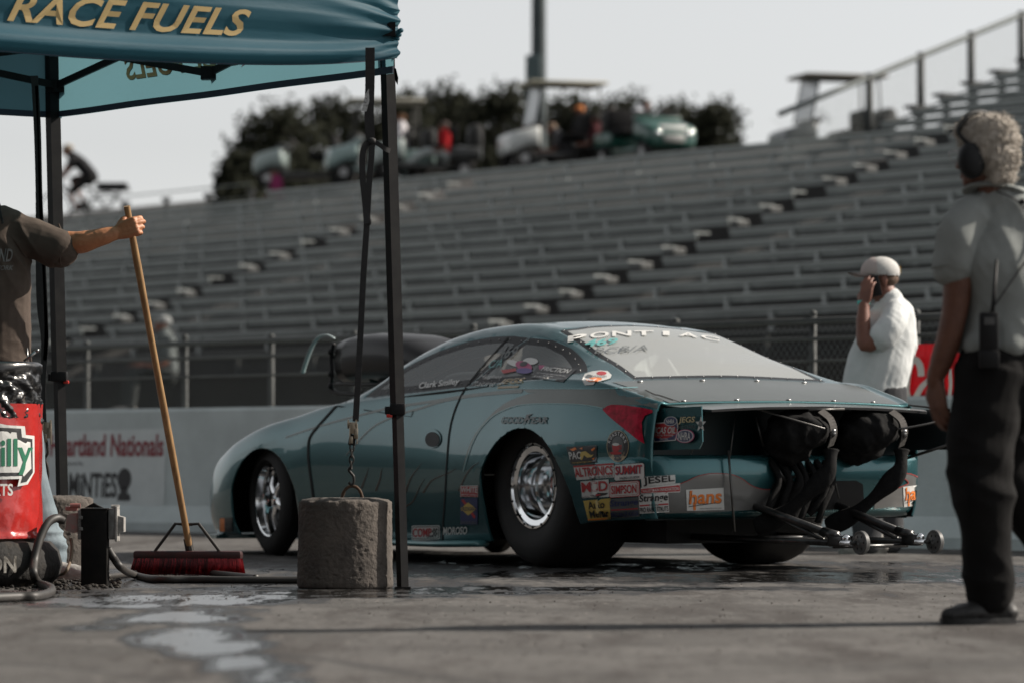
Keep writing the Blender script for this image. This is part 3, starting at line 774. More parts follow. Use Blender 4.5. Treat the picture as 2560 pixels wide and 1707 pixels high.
for sgn in (1, -1):
    arch = [(-.06 + .465 * math.cos(a), .27 + .445 * math.sin(a)) for a in np.linspace(-.45, math.pi + .2, 30)] + [(-.50, .0), (.36, .0)]
    bmesh.ops.delete(skin, geom=cut(skin, arch, (0, 2), lambda c, s=sgn: c.y * s > .5 and c.z < .8), context='FACES')
    arch = [(2.80 + .395 * math.cos(a), .285 + .335 * math.sin(a)) for a in np.linspace(-.3, math.pi + .3, 30)] + [(2.425, .0), (3.175, .0)]
    bmesh.ops.delete(skin, geom=cut(skin, arch, (0, 2), lambda c, s=sgn: c.y * s > .5 and c.z < .68), context='FACES')
me = bpy.data.meshes.new('body'); skin.to_mesh(me); skin.free()
bo = link('body', me, [m_paint, m_flat], car)
sd = bo.modifiers.new('thick', 'SOLIDIFY'); sd.thickness = 0.012; sd.offset = -1; sd.material_offset = 1; sd.material_offset_rim = 0
for nm, b_, mm in body_parts:
    b_.normal_update()
    obj(nm, b_, mm, car, smooth=True)
# rivets along the window edges
bm = BM()
def rivets(poly, axes, sel_dir, step, ins):
    q = shrink(poly, ins); n = len(q)
    for i in range(n):
        a = Vector(q[i]); b = Vector(q[(i + 1) % n]); k = max(1, int((b - a).length / step))
        for j in range(k):
            p = a + (b - a) * (j / k)
            if axes == (0, 2): h = CAR_LBVH.ray_cast(Vector((p.x, 2 * sel_dir, p.y)), Vector((0, -sel_dir, 0)))
            else: h = CAR_LBVH.ray_cast(Vector((p.x, p.y, 3)), Vector((0, 0, -1)))
            if h[0] is not None: ball(bm, h[0] + (h[1] if h[1].dot(Vector((0, sel_dir, 1))) > 0 else -h[1]) * .002, .0038, 1)
rivets(SIDE_FRONT, (0, 2), 1, .075, .019); rivets(SIDE_REAR, (0, 2), 1, .075, .017); rivets(REAR, (0, 1), 1, .10, .017)
obj('rivets', bm, m_steel, car, smooth=True)
# ---- painted graphics, panel gaps, tail lamp: patches lying on the skin
def patch(name, poly, m, step=22, off=.0015, bvh=None, parent=car, smooth=True):
    b = BM(); place(b, fill(poly, step), lambda x, y: on_car(x, y, off, bvh)); return obj(name, b, m, parent, smooth=smooth)
def strip_poly(pts, w):
    pts = [Vector(p) for p in spline([(p[0], p[1], 0) for p in pts], 6)]; L, Rr = [], []
    n = len(pts)
    for i, p in enumerate(pts):
        t = (pts[min(i + 1, n - 1)] - pts[max(i - 1, 0)]).normalized(); nn = Vector((-t.y, t.x, 0))
        ww = w if not callable(w) else w(i / (n - 1))
        L.append(p + nn * ww / 2); Rr.append(p - nn * ww / 2)
    return [(q.x, q.y) for q in L] + [(q.x, q.y) for q in Rr[::-1]]
def strip(b, pts, w, off=.002, bvh=None, mi=0):
    pl = strip_poly(pts, w); n = len(pl) // 2; L = pl[:n]; Q = pl[n:][::-1]
    vs = [(b.verts.new(on_car(*l, off, bvh)), b.verts.new(on_car(*q, off, bvh))) for l, q in zip(L, Q)]
    for (a, c), (d, e) in zip(vs, vs[1:]):
        try: b.faces.new((a, c, e, d)).material_index = mi
        except ValueError: pass
def c2(x, y): return 1000 + x / 3.618, 780 + y / 3.618
def c3(x, y): return 1100 + x / 3.618, 1000 + y / 3.618
def c1(x, y): return 500 + x / 2.24, 780 + y / 2.24
def c4(x, y): return 1700 + x / 3.178, 980 + y / 3.178
top_edge = [c2(*p) for p in ((1100, 692), (1350, 690), (1600, 692), (1850, 690), (2060, 684), (2150, 680))]
low_edge = [c2(*p) for p in ((1838, 868), (1700, 842), (1500, 828), (1250, 826), (1100, 838), (1000, 862), (900, 905), (830, 950), (760, 1020), (705, 1090), (660, 1180), (630, 1260), (600, 1350), (575, 1440))]
in_edge = [c2(*p) for p in ((565, 1440), (588, 1340), (612, 1250), (640, 1180), (680, 1100), (740, 1020), (800, 950), (870, 880), (960, 815), (1060, 770), (1160, 738), (1230, 726))]
patch('quarter_graphic', top_edge + [c2(2230, 690), c2(2330, 760), c2(2380, 800), c2(2330, 872), c2(2200, 840), c2(1960, 835)] + low_edge + in_edge + [c2(1160, 728)], m_grey, 16)
b = BM()
strip(b, [c2(*p) for p in ((1110, 706), (860, 728), (580, 760), (300, 805), (20, 845))] + [c1(1060, 535), c1(860, 585), c1(660, 640), c1(480, 700)], lambda t: 8.5 - 5 * t)
strip(b, [c2(*p) for p in ((1100, 716), (700, 750), (400, 800), (180, 870), (20, 915))] + [c1(980, 635), c1(880, 730), c1(820, 800)], lambda t: 7 - 4.5 * t)
islands('belt_stripe', b, m_grey, car, smooth=True)
b = BM()
strip(b, top_edge, 2.2, .0026); strip(b, low_edge, 2.2, .0026)
islands('pinstripe', b, m_edge, car, smooth=True)
b = BM()
for p in (((-.66, .755), (-.66, -.755), (-1.115, -.715), (-1.115, .715)),):
    v, f = fill(list(p), .05)
    place(b, (v, f), lambda x, y: (lambda h: h[0] + Vector((0, 0, .0022)))(CAR_LBVH.ray_cast(Vector((x, y, 3)), Vector((0, 0, -1)))))
obj('boot_lid', b, m_grey, car, smooth=True)
b = BM()
strip(b, [c1(805, 478), c1(745, 545), c1(660, 640), c1(615, 705), c1(607, 790), c1(615, 880), c1(630, 990), c1(640, 1100), c1(646, 1290)], 5.5, .003)
strip(b, [c2(985, 232), c2(760, 480), c2(600, 680), c2(520, 830), c2(475, 960), c2(455, 1050), c2(440, 1160)] + [c3(60, 620), c3(45, 900), c3(30, 1100), c3(25, 1290)], 3.4, .003)
strip(b, [c2(2218, 706), c2(2300, 745)] + [(1350 + 900 / 2.94, 780 + 620 / 2.94), (1350 + 1150 / 2.94, 780 + 710 / 2.94)], 2.0, .004)
islands('panel_gap', b, m_gap, car, smooth=True)
m_tail = mat('tail_lamp_red', (0.55, 0.010, 0.045), 0.28, 0, (0.24, 0.003, 0.016), 30, spec=.15)
patch('tail_lamp', [c3(*p) for p in ((1478, 86), (1520, 55), (1565, 42), (1700, 50), (1850, 72), (1965, 98), (1860, 140), (1832, 200), (1838, 300), (1856, 392), (1800, 360), (1700, 280), (1600, 200), (1530, 140))], m_tail, 10, .008)
# door handle: a recessed cup
b = BM(); place(b, fill([c1(*p) for p in ellipse(1303, 707, 50, 54, 30)], 8), lambda x, y: on_car(x, y, .006))
hdl = obj('door_handle', b, m_paint, car, smooth=True)
patch('handle_recess', [c1(*p) for p in ellipse(1308, 712, 40, 42, 26)], m_black, 8, .009, parent=hdl)
# ---- lower bodywork, floor, arches
b = BM()
for s in (1, -1):
    tube(b, [(2.35, .80 * s, .112), (1.6, .835 * s, .105), (.9, .842 * s, .105), (.43, .852 * s, .115)], [(.05, .018)] * 4, 12, upv=(0, 1, 0))
islands('side_skirt', b, mat('skirt_teal_paint', (.10, .26, .27), .3, .2, coat=.8), car, smooth=True)
b = BM()
prism(b, [(3.93, -.30), (3.86, -.62), (3.70, -.78), (3.46, -.83), (3.42, -.60), (3.42, .60), (3.46, .83), (3.70, .78), (3.86, .62), (3.93, .30)], .022, Matrix.Translation((0, 0, .088)))
obj('front_splitter', b, m_paint, car, sharp=30)
b = BM()
box(b, (1.28, 0, .30), (3.9, .86, .34)); box(b, (1.45, 0, .22), (1.55, 1.56, .18)); box(b, (2.8, 0, .42), (.9, 1.0, .30)); box(b, (-.78, 0, .42), (.50, 1.40, .30))
box(b, (0, 0, .58), (1.0, .82, .50)); box(b, (0.0, 0, .83), (1.0, 1.5, .04)); box(b, (2.8, 0, .60), (.8, 1.5, .03))
obj('chassis', b, m_flat, car)
# ---- interior: cage, seat, dash
b = BM()
hoop = lambda x, w, h: spline([(x, -w, .45), (x, -w * .98, .85), (x + .02, -w * .72, h - .06), (x + .02, -w * .5, h), (x + .02, w * .5, h), (x + .02, w * .72, h - .06), (x, w * .98, .85), (x, w, .45)], 5)
tube(b, hoop(.72, .68, 1.20), .021, 8); tube(b, hoop(1.45, .66, 1.02), .019, 8)
for s in (1, -1):
    tube(b, [(.72, .42 * s, 1.19), (.2, .45 * s, 1.06), (-.5, .50 * s, .85), (-.9, .52 * s, .70)], .019, 8)
    tube(b, [(.74, .48 * s, 1.16), (1.1, .53 * s, 1.11), (1.5, .62 * s, .98), (2.0, .66 * s, .80)], .019, 8)
    tube(b, [(.72, .66 * s, .60), (1.45, .66 * s, .82)], .017, 8); tube(b, [(.72, .66 * s, .86), (1.45, .66 * s, .58)], .017, 8)
tube(b, [(.72, .55, 1.02), (-.7, -.45, .78)], .017, 8); tube(b, [(.72, -.66, .88), (.72, .66, .88)], .019, 8); tube(b, [(.70, .4, 1.18), (.70, -.62, .6)], .017, 8)
obj('roll_cage', b, mat('cage_grey_paint', (.30, .31, .31), .4), car, smooth=True)
b = BM()
box(b, (.92, .28, .60), (.50, .46, .14), bev=.04); box(b, (.74, .28, .82), (.14, .46, .52), Matrix.Translation((.74, .28, .82)) @ Matrix.Rotation(R(-10), 4, 'Y') @ Matrix.Translation((-.74, -.28, -.82)), bev=.04)
box(b, (.72, .28, 1.09), (.10, .24, .16), bev=.03)
obj('driver_seat', b, mat('seat_black', (.02, .02, .022), .8), car, sharp=50)
b = BM(); box(b, (1.62, 0, .82), (.22, 1.2, .10), bev=.03); box(b, (1.40, -.18, .80), (.05, .30, .16)); box(b, (1.25, .02, .95), (.16, .05, .10)); box(b, (1.1, -.05, .86), (.10, .20, .07)); box(b, (.9, -.35, .93), (.34, .02, .22))
obj('dashboard', b, mat('dash_pale_grey', (.42, .43, .43), .5), car, sharp=40)
b = BM(); box(b, (-.30, 0, .86), (.75, 1.2, .02)); box(b, (.15, 0, .72), (.03, 1.2, .30))
obj('rear_bulkhead', b, mat('bare_aluminium', (.62, .63, .63), .32, .9), car)
b = BM(); tube(b, [c for c in (on_car(*c1(1150, 450), -.03), on_car(*c1(1190, 330), -.05), on_car(*c1(1225, 268), -.04))], .006, 6); ball(b, on_car(*c1(1205, 300), -.05), (.02, .012, .05), 2)
obj('mirror_stalk', b, m_black, car, smooth=True)
# ---- wheels
def wheel(name, x, y, r, w, rr, rear, turn=0.0):
    s = 1 if y > 0 else -1
    e = bpy.data.objects.new(name, None); COL.objects.link(e); e.parent = car; e.empty_display_size = .05
    e.location = (x, y, r); e.rotation_euler = (0, 0, turn)
    M = Matrix.Rotation(R(-90 * s), 4, 'X')       # lathe axis z -> outward
    h = w / 2; b = BM()
    prof = [(rr, h - .03), (rr + .02, h - .012), (r * .72, h + .004), (r * .86, h - .004), (r * .95, h - .03), (r * .992, h - .075), (r, h * .4), (r, -h * .4), (r * .992, -h + .075), (r * .95, -h + .03), (r * .86, -h), (rr, -h + .03)]
    lathe(b, prof, 64, M); obj('tyre', b, m_tyre, e, sharp=40)
    b = BM(); o = h - .022
    if rear:
        pr = [(rr - .004, o - .012), (rr + .008, o), (rr + .004, o + .008), (rr - .006, o + .008), (rr - .012, o - .004), (rr - .040, o - .010), (rr - .046, o - .05), (rr - .048, o - .115), (rr - .066, o - .122), (rr - .070, o - .205), (rr - .085, o - .212), (.09, o - .222), (.07, o - .215), (.062, o - .20), (.03, o - .195), (.0, o - .193)]
    else:
        pr = [(rr - .004, o - .01), (rr + .006, o), (rr + .002, o + .008), (rr - .006, o + .006), (rr - .014, o - .03), (rr - .022, o - .06), (rr - .03, o - .10)]
    lathe(b, pr, 72, M)
    if rear:
        obj('rim', b, m_chrome, e, sharp=35)
        b = BM()
        for k in range(16):
            a = 2 * math.pi * k / 16; ball(b, M @ Vector(((rr - .004) * math.cos(a), (rr - .004) * math.sin(a), o + .008)), .0075, 1)
        for k in range(5):
            a = 2 * math.pi * k / 5; ball(b, M @ Vector((.058 * math.cos(a), .058 * math.sin(a), o - .21)), .009, 1)
        obj('wheel_bolts', b, m_black, e, smooth=True)
    else:
        for k in range(5):
            a = 2 * math.pi * (k + .2) / 5; q = lambda rad, da, z: M @ Vector((rad * math.cos(a + da), rad * math.sin(a + da), z))
            for da in (0,):
                pts = [q(.03, 0, o - .035), q(.09, 0, o - .030), q(rr - .03, 0, o - .055)]
                tube(b, pts, [(.034, .014), (.027, .012), (.036, .014)], 10, upv=tuple((M @ Vector((-math.sin(a), math.cos(a), 0)))))
        lathe(b, [(0, o - .01), (.035, o - .012), (.045, o - .03), (.05, o - .06)], 24, M)
        obj('rim', b, m_chrome, e, sharp=40)
        b = BM(); lathe(b, [(0, o - .09), (.15, o - .09), (.15, o - .12)], 40, M); obj('brake_disc', b, mat('brake_disc_dark', (.05, .05, .05), .35, .8), e, sharp=40)
    return e
wheel('rear_wheel', 0, .605, .42, .43, .217, True); wheel('rear_wheel', 0, -.605, .42, .43, .217, True)
wheel('front_wheel', 2.87, .752, .322, .12, .208, False, R(-7)); wheel('front_wheel', 2.87, -.752, .322, .12, .208, False, R(-7))
# ---- rear bumper
def bumper():
    half = [(-.76, .912), (-.93, .888), (-1.06, .850), (-1.135, .785), (-1.175, .66), (-1.20, .42), (-1.21, .18)]
    path = spline([(x, y, 0) for x, y in half] + [(x, -y, 0) for x, y in half[::-1]], 6)
    prof = [(-.075, .578), (-.02, .578), (.000, .570), (.008, .548), (.010, .46), (-.002, .37), (-.022, .30), (-.045, .272), (-.10, .262)]
    b = BM(); rows = []
    for i, p in enumerate(path):
        t = (path[min(i + 1, len(path) - 1)] - path[max(i - 1, 0)]).normalized(); n = Vector((t.y, -t.x, 0))
        if n.dot(p - Vector((.3, 0, 0))) < 0: n = -n
        w = 1 - min(1, abs(p.y) / .9)
        rows.append([b.verts.new(Vector((p.x, p.y, z + .0 * w)) + n * d) for d, z in prof])
    for a, c in zip(rows, rows[1:]):
        for k in range(len(prof) - 1): b.faces.new((a[k], a[k + 1], c[k + 1], c[k]))
    bmesh.ops.recalc_face_normals(b, faces=b.faces[:])
    return b
bb = bumper(); _t = bb.copy(); _t.transform(CM); _t.normal_update(); BUMP_BVH = BVHTree.FromBMesh(_t)
_u = BM(); _q = bpy.data.meshes.new('q'); _t.to_mesh(_q); _u.from_mesh(_q); _full.to_mesh(_q); _u.from_mesh(_q); bpy.data.meshes.remove(_q); ALL_BVH = BVHTree.FromBMesh(_u); _t.free(); _u.free()
obj('rear_bumper', bb, m_paint, car, smooth=True)
m_red = mat('graphic_red_line', (.30, .035, .03), .4)
m_gloss_grey = mat('bumper_grey_graphic', (.16, .16, .155), .3, .3, coat=.8)
fl = [c4(*p) for p in ((-120, 960), (-120, 800), (-30, 740), (60, 700), (140, 665), (230, 645), (330, 643), (420, 655), (500, 690), (560, 735), (640, 765), (715, 770), (720, 925), (300, 945))]
patch('bumper_graphic', fl, m_gloss_grey, 14, .002, BUMP_BVH)
fr = [c4(*p) for p in ((1560, 770), (1620, 770), (1700, 765), (1760, 745), (1810, 720), (1790, 690), (1740, 668), (1700, 672), (1760, 648), (1820, 645), (1880, 668), (1940, 705), (1968, 735), (1985, 790), (1985, 860), (1975, 905), (1700, 910), (1540, 925))]
patch('bumper_graphic', fr, m_gloss_grey, 10, .002, BUMP_BVH)
b = BM(); strip(b, fl[1:12], 2.0, .0035, BUMP_BVH); strip(b, fr[0:13], 2.0, .0035, BUMP_BVH); islands('bumper_pinstripe', b, m_red, car, smooth=True)
patch('bumper_opening', [c4(*p) for p in ((725, 735), (760, 715), (1000, 705), (1400, 700), (1450, 730), (1460, 900), (1400, 925), (1000, 935), (730, 930))], m_flat, 14, .004, BUMP_BVH)
# ---- shade-darkened rear panel, deck lip, spoiler and end plates
b = BM(); s = section(-1.06)
ring = [(y * .985, z) for y, z in s] + [(-y * .985, z) for y, z in s[-2::-1]]
f = b.faces.new([b.verts.new((-1.045, y, z - .004)) for y, z in ring]); obj('rear_panel', b, mat('rear_panel_shaded_teal', (.005, .015, .017), .45, spec=.3), car)  # car teal with the shade under the spoiler put into the colour
b = BM()
rows = []
for x, dz in ((-1.115, .0), (-1.20, -.006), (-1.28, -.012), (-1.35, -.018), (-1.40, -.022)):
    ss = section(-1.12); zz = [z for y, z in ss[3:]]
    yy = (.735, .715, .58, .39, 0)
    k = 1.0 - .10 * max(0, (-1.30 - x) / .1)
    half = [(y * k, .818 + .022 * (1 - (y / .75) ** 2) + dz) for y in yy]
    rows.append([(x, y, z) for y, z in half] + [(x, -y, z) for y, z in half[-2::-1]])
vs = [[b.verts.new(q) for q in r] for r in rows]; vb = [[b.verts.new((q[0], q[1], q[2] - .012)) for q in r] for r in rows]
for A_, flip in ((vs, False), (vb, True)):
    for a, c in zip(A_, A_[1:]):
        for k in range(len(a) - 1): b.faces.new((a[k], a[k + 1], c[k + 1], c[k]) if not flip else (a[k], c[k], c[k + 1], a[k + 1]))
for a, c in zip(vs[-1], vs[-1][1:]): pass
for k in range(len(vs[-1]) - 1): b.faces.new((vs[-1][k], vs[-1][k + 1], vb[-1][k + 1], vb[-1][k]))
for i in range(len(vs) - 1):
    b.faces.new((vs[i][0], vs[i + 1][0], vb[i + 1][0], vb[i][0])); b.faces.new((vs[i][-1], vb[i][-1], vb[i + 1][-1], vs[i + 1][-1]))
for f in b.faces:
    f.normal_update()
bmesh.ops.recalc_face_normals(b, faces=b.faces[:])
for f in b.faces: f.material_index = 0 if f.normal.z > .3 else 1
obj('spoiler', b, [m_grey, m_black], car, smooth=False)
for s in (1, -1):
    b = BM(); pl = [(-1.00, .60), (-1.00, .80), (-1.12, .806), (-1.46, .812), (-1.47, .64), (-1.44, .605)]
    prism(b, pl, .006, Matrix(((1, 0, 0, 0), (0, 0, 1, .762 * s - .003), (0, 1, 0, 0), (0, 0, 0, 1))))
    bmesh.ops.recalc_face_normals(b, faces=b.faces[:])
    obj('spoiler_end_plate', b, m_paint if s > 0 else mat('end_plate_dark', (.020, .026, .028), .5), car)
_b = BM(); prism(_b, [(-1.00, .58), (-1.00, .85), (-1.60, .90), (-1.60, .58)], .006, Matrix(((1, 0, 0, 0), (0, 0, 1, .762), (0, 1, 0, 0), (0, 0, 0, 1)))); _b.transform(CM); _b.normal_update(); EP_BVH = BVHTree.FromBMesh(_b); _b.free()
# latches along the boot lid
b = BM()
for y in (.60, .22, -.12, -.42): ball(b, (-.685, y, CAR_LBVH.ray_cast(Vector((-.685, y, 3)), Vector((0, 0, -1)))[0].z + .004), (.008, .018, .005), 2)
for y in (.62, .30, -.02, -.30, -.55): ball(b, (-1.10, y, CAR_LBVH.ray_cast(Vector((-1.10, y, 3)), Vector((0, 0, -1)))[0].z + .004), (.008, .016, .005), 2)
islands('boot_latch', b, m_steel, car, smooth=True)
# ---- bonnet scoop
rows = []
b = BM()
sc = [(1.98, .17, .90, 1.06), (2.10, .20, .92, 1.13), (2.30, .235, .95, 1.205), (2.50, .255, .97, 1.235), (2.75, .265, .975, 1.25), (2.95, .265, .96, 1.245), (3.05, .262, .955, 1.235)]
for x, w, z0, z1 in sc:
    x = 2.02 + (x - 1.98) * .96; z0 += .035; z1 += .045
    zc, hh = (z0 + z1) / 2, (z1 - z0) / 2; r_ = []
    for k in range(28):
        a = 2 * math.pi * k / 28; ca, sa = math.cos(a), math.sin(a)
        r_.append(b.verts.new((x, w * math.copysign(abs(ca) ** .62, ca), zc + hh * math.copysign(abs(sa) ** .62, sa))))
    rows.append(r_)
for a, c in zip(rows, rows[1:]):
    for k in range(28): b.faces.new((a[k], a[(k + 1) % 28], c[(k + 1) % 28], c[k]))
b.faces.new(rows[0])
rin = [b.verts.new((v.co.x - .03, v.co.y * .94, 1.095 + (v.co.z - 1.095) * .92)) for v in rows[-1]]; dp = [b.verts.new((v.co.x - .3, v.co.y * .9, 1.095 + (v.co.z - 1.095) * .86)) for v in rows[-1]]
for A_, B_ in ((rows[-1], rin), (rin, dp)):
    for k in range(28): b.faces.new((A_[k], A_[(k + 1) % 28], B_[(k + 1) % 28], B_[k]))
b.faces.new(dp)
bmesh.ops.recalc_face_normals(b, faces=b.faces[:])
SD = Matrix.Translation((.0, 0, .04))
sco = obj('hood_scoop', b, mat('scoop_black_gloss', (.009, .009, .010), .42, coat=.15, spec=.3), car, smooth=True)
b = BM(); box(b, (2.45, 0, .92), (.55, .34, .14), bev=.03); b.transform(SD); obj('scoop_base', b, m_black, sco, sharp=40)
b = BM(); tube(b, spline([(3.03, .27, 1.225), (3.06, .30, 1.245), (3.13, .32, 1.235), (3.20, .33, 1.18), (3.27, .335, 1.08), (3.30, .335, 1.03)], 6), [(.016, .006)] * 31, 8); b.transform(SD); obj('scoop_lip', b, mat('scoop_lip_pale', (.42, .50, .50), .35, .4), sco, smooth=True)
b = BM()
tube(b, spline([(3.06, .26, 1.20), (3.09, .26, 1.12), (3.08, .26, 1.00), (3.10, .25, .93), (2.95, .25, .90), (2.6, .24, .89)], 5), .013, 8)
tube(b, [(3.02, .265, .96), (2.6, .22, .95), (2.2, .2, .93)], .011, 8); tube(b, [(3.06, -.26, 1.20), (3.08, -.26, 1.0), (3.1, -.25, .93), (2.6, -.24, .89)], .013, 8); tube(b, [(3.09, -.26, 1.12), (3.09, .26, 1.12)], .009, 8)
for z in (.95, 1.02, 1.15): ball(b, (3.09, .262, z), .022, 2)
b.transform(SD); obj('injector_linkage', b, m_black, sco, smooth=True)
# ---- stickers and lettering, lying on the bodywork
def flat(name, c, rough=.45): return mat(name, c, rough, coat=.2)
m_white = flat('sticker_white', (.60, .60, .58)); m_ink = flat('sticker_black', (.015, .015, .016)); m_sred = flat('sticker_red', (.42, .03, .035))
m_sor = flat('sticker_orange', (.75, .20, .03)); m_syel = flat('sticker_yellow', (.55, .40, .10)); m_sgold = flat('sticker_gold', (.50, .40, .20)); m_sblue = flat('sticker_navy', (.03, .04, .12))
m_sgrey = flat('sticker_grey', (.10, .11, .11)); m_stan = flat('sticker_tan', (.42, .33, .20)); m_sgreen = flat('sticker_green', (.02, .16, .09)); m_spink = flat('sticker_magenta', (.40, .05, .16)); m_steal = flat('sticker_teal', (.10, .34, .33)); m_purple = flat('sticker_purple', (.10, .06, .24))
SM = [m_white, m_ink, m_sred, m_sor, m_syel, m_sgold, m_sblue, m_sgrey, m_stan, m_sgreen, m_spink, m_steal, m_purple]
WH, BK, RD, OR, YE, GO, NA, GY, TA, GN, PK, TE, PU = range(13)
def quad(q):
    a, b_, c, d = [Vector(p) for p in q]
    return lambda u, v: (lambda p: (p.x, p.y))((a * (1 - u) + b_ * u) * (1 - v) + (d * (1 - u) + c * u) * v)
def sticker(q, items, off=.003, bvh=None, name='sticker', step=None):
    """q: the four corners (photograph pixels) clockwise from top left; items in unit coordinates, y down"""
    Q = quad(q); b = BM(); lift = 0; bvh = bvh or ALL_BVH
    _e = [Q(u, v) for u, v in ((0, 0), (1, 0), (0, 1))]; st_ = min(.25, 11 / max(1, math.dist(_e[0], _e[1])), 11 / max(1, math.dist(_e[0], _e[2])) * 1.5)
    for it in items:
        lift += 1; o = off + .0006 * lift + (.0018 if it[0] in ('text', 'arc') else 0)
        f = lambda u, v, o=o: on_car(*Q(u, v), o, bvh)
        if it[0] == 'poly': place(b, fill(it[1], min(st_, it[3] if len(it) > 3 else .25)), f, it[2])
        elif it[0] == 'rect':
            x0, y0, x1, y1 = it[1]; r = .0 if len(it) < 4 else it[3]
            pl = [(x0 + r, y0), (x1 - r, y0), (x1, y0 + r * 1.6), (x1, y1 - r * 1.6), (x1 - r, y1), (x0 + r, y1), (x0, y1 - r * 1.6), (x0, y0 + r * 1.6)] if r else [(x0, y0), (x1, y0), (x1, y1), (x0, y1)]
            place(b, fill(pl, st_), f, it[2])
        elif it[0] == 'text':
            _, s, x0, y0, x1, y1, mi = it[:7]; bold = it[7] if len(it) > 7 else .02; sh = it[8] if len(it) > 8 else 0
            v, fc = fit(text2d(s, 1, bold, sh), x1 - x0, y1 - y0)
            place(b, (v, fc), lambda x, y: f((x0 + x1) / 2 + x, (y0 + y1) / 2 - y), mi)
        elif it[0] == 'arc':
            _, s, cx, cy, r, a0, a1, hh, mi = it
            n = len(s)
            for i, ch in enumerate(s):
                if ch == ' ': continue
                a = a0 + (a1 - a0) * (i + .5) / n
                v, fc = fit(text2d(ch, 1, .02), hh * .8 * (.4 if ch == 'I' else 1), hh)
                sg = 1 if a1 > a0 else -1
                th = a - math.pi / 2 if sg < 0 else a + math.pi / 2
                place(b, (v, fc), lambda x, y: f(cx + r[0] * math.cos(a) + x * math.cos(th) + y * math.sin(th) * -1, cy - r[1] * math.sin(a) - (x * math.sin(th) + y * math.cos(th))), mi)
    return obj(name, b, SM, car, smooth=False)
def q3(x0, y0, x1, y1, sl=0.0):   # box in the crop of the rear quarter, rising to the right by sl
    return [c3(x0, y0), c3(x1, y0 - sl), c3(x1, y1 - sl), c3(x0, y1)]
E = ('rect', (0, 0, 1, 1))
# rear quarter
sticker([c3(565, 140), c3(985, 140), c3(975, 215), c3(562, 215)], [('text', 'GOOD', 0.0, .12, .46, .95, GY, .035, .25), ('text', 'YEAR', .54, .12, .99, .95, GY, .035, .25),
        ('poly', [(.47, 1.25), (.50, .55), (.46, .45), (.51, .28), (.53, -.12), (.66, -.28), (.60, .0), (.57, .12), (.60, .22), (.54, .55)], GY, .1)], name='lettering')
sticker([c3(1145, 420), c3(1422, 405), c3(1420, 560), c3(1190, 578)], [E + (BK,), ('text', 'PAC', .02, .30, .46, .72, WH, .03, .1),
        ('poly', [(.44, .34), (.62, .30), (.80, .55), (.90, .52), (.82, .66), (.66, .68), (.56, .52), (.46, .80), (.40, .76)], YE, .15),
        ('poly', [(.10, .16), (.30, .05), (.34, .16), (.20, .26)], OR), ('poly', [(.44, .14), (.54, .08), (.52, .2)], OR), ('poly', [(.82, .22), (.95, .12), (.96, .2), (.86, .34)], OR), ('poly', [(.84, .74), (.96, .70), (.9, .84)], OR), ('text', 'racingsprings.com', .10, .86, .85, .97, YE, .0, .3)])
sticker([c3(1512, 270), c3(1712, 270), c3(1712, 555), c3(1512, 555)], [('poly', ellipse(.5, .5, .5, .5, 36), TA), ('poly', ellipse(.5, .5, .47, .475, 36), BK), ('poly', ellipse(.5, .52, .27, .33, 30), GY),
        ('arc', 'ROASTERS', .5, .5, (.385, .385), R(168), R(12), .11, WH), ('poly', [(.26, .46), (.60, .46), (.58, .62), (.50, .68), (.34, .68), (.28, .60)], RD), ('poly', ellipse(.43, .45, .16, .045), WH),
        ('poly', [(.60, .48), (.70, .47), (.68, .60), (.60, .60), (.60, .57), (.655, .56), (.655, .51), (.60, .52)], RD), ('poly', ellipse(.44, .72, .26, .05), RD), ('arc', 'COFFEE & TEA COMPANY', .5, .5, (.39, .40), R(205), R(335), .05, TA)])
sticker([c3(1210, 590), c3(1575, 565), c3(1580, 695), c3(1240, 718)], [E + (WH,), ('rect', (0, .0, 1, .12), RD), ('text', 'ALTRONICS', .0, .16, .98, .80, RD, .04), ('text', 'WEATHER STATIONS', .36, .84, .98, .99, BK, .01, .2)])
sticker([c3(1578, 578), c3(1852, 560), c3(1855, 712), c3(1580, 728)], [E + (BK, .06), ('rect', (.015, .03, .985, .97), WH, .05), ('text', 'SUMMIT', .07, .14, .93, .66, NA, .05), ('text', 'SUMMIT', .055, .12, .92, .63, RD, .02), ('text', 'RACING LOG BOOK', .2, .78, .85, .92, BK, .02)])
sticker([c3(1275, 730), c3(1530, 712), c3(1535, 868), c3(1290, 882)], [E + (WH,), ('text', 'MSD', .03, .06, .97, .66, RD, .06), ('poly', [(.3, .86), (.6, .74), (.98, .78), (.9, .88), (.55, .98)], BK), ('poly', ellipse(.56, .86, .14, .05), RD), ('text', 'IGNITION', .0, .9, .3, 1.0, BK, .01)])
sticker([c3(1530, 740), c3(1808, 722), c3(1812, 862), c3(1535, 880)], [E + (RD, .05), ('rect', (.02, .04, .98, .96), WH, .05), ('rect', (.045, .10, .955, .90), RD, .04), ('rect', (.06, .13, .94, .87), WH, .04), ('text', 'SIMPSON', .09, .22, .91, .78, RD, .035)])
sticker([c3(1820, 690), c3(2125, 668), c3(2128, 748), c3(1828, 786)], [('rect', (0, .04, 1, 1), WH), ('text', 'JESEL', .06, .06, .97, .92, BK, .06)])
sticker([c3(1818, 788), c3(2170, 745), c3(2170, 828), c3(1820, 842)], [E + (WH,), ('rect', (.01, .22, .99, .90), RD), ('text', 'VALVETRAIN INNOVATION', .05, .36, .95, .76, WH, .01)])
sticker([c3(1300, 905), c3(1545, 882), c3(1548, 1070), c3(1345, 1085)], [E + (YE,), ('text', 'Auto', .14, .06, .78, .44, BK, .05), ('text', 'Meter', .14, .50, .93, .86, BK, .05), ('rect', (0, .92, 1, .97), OR)])
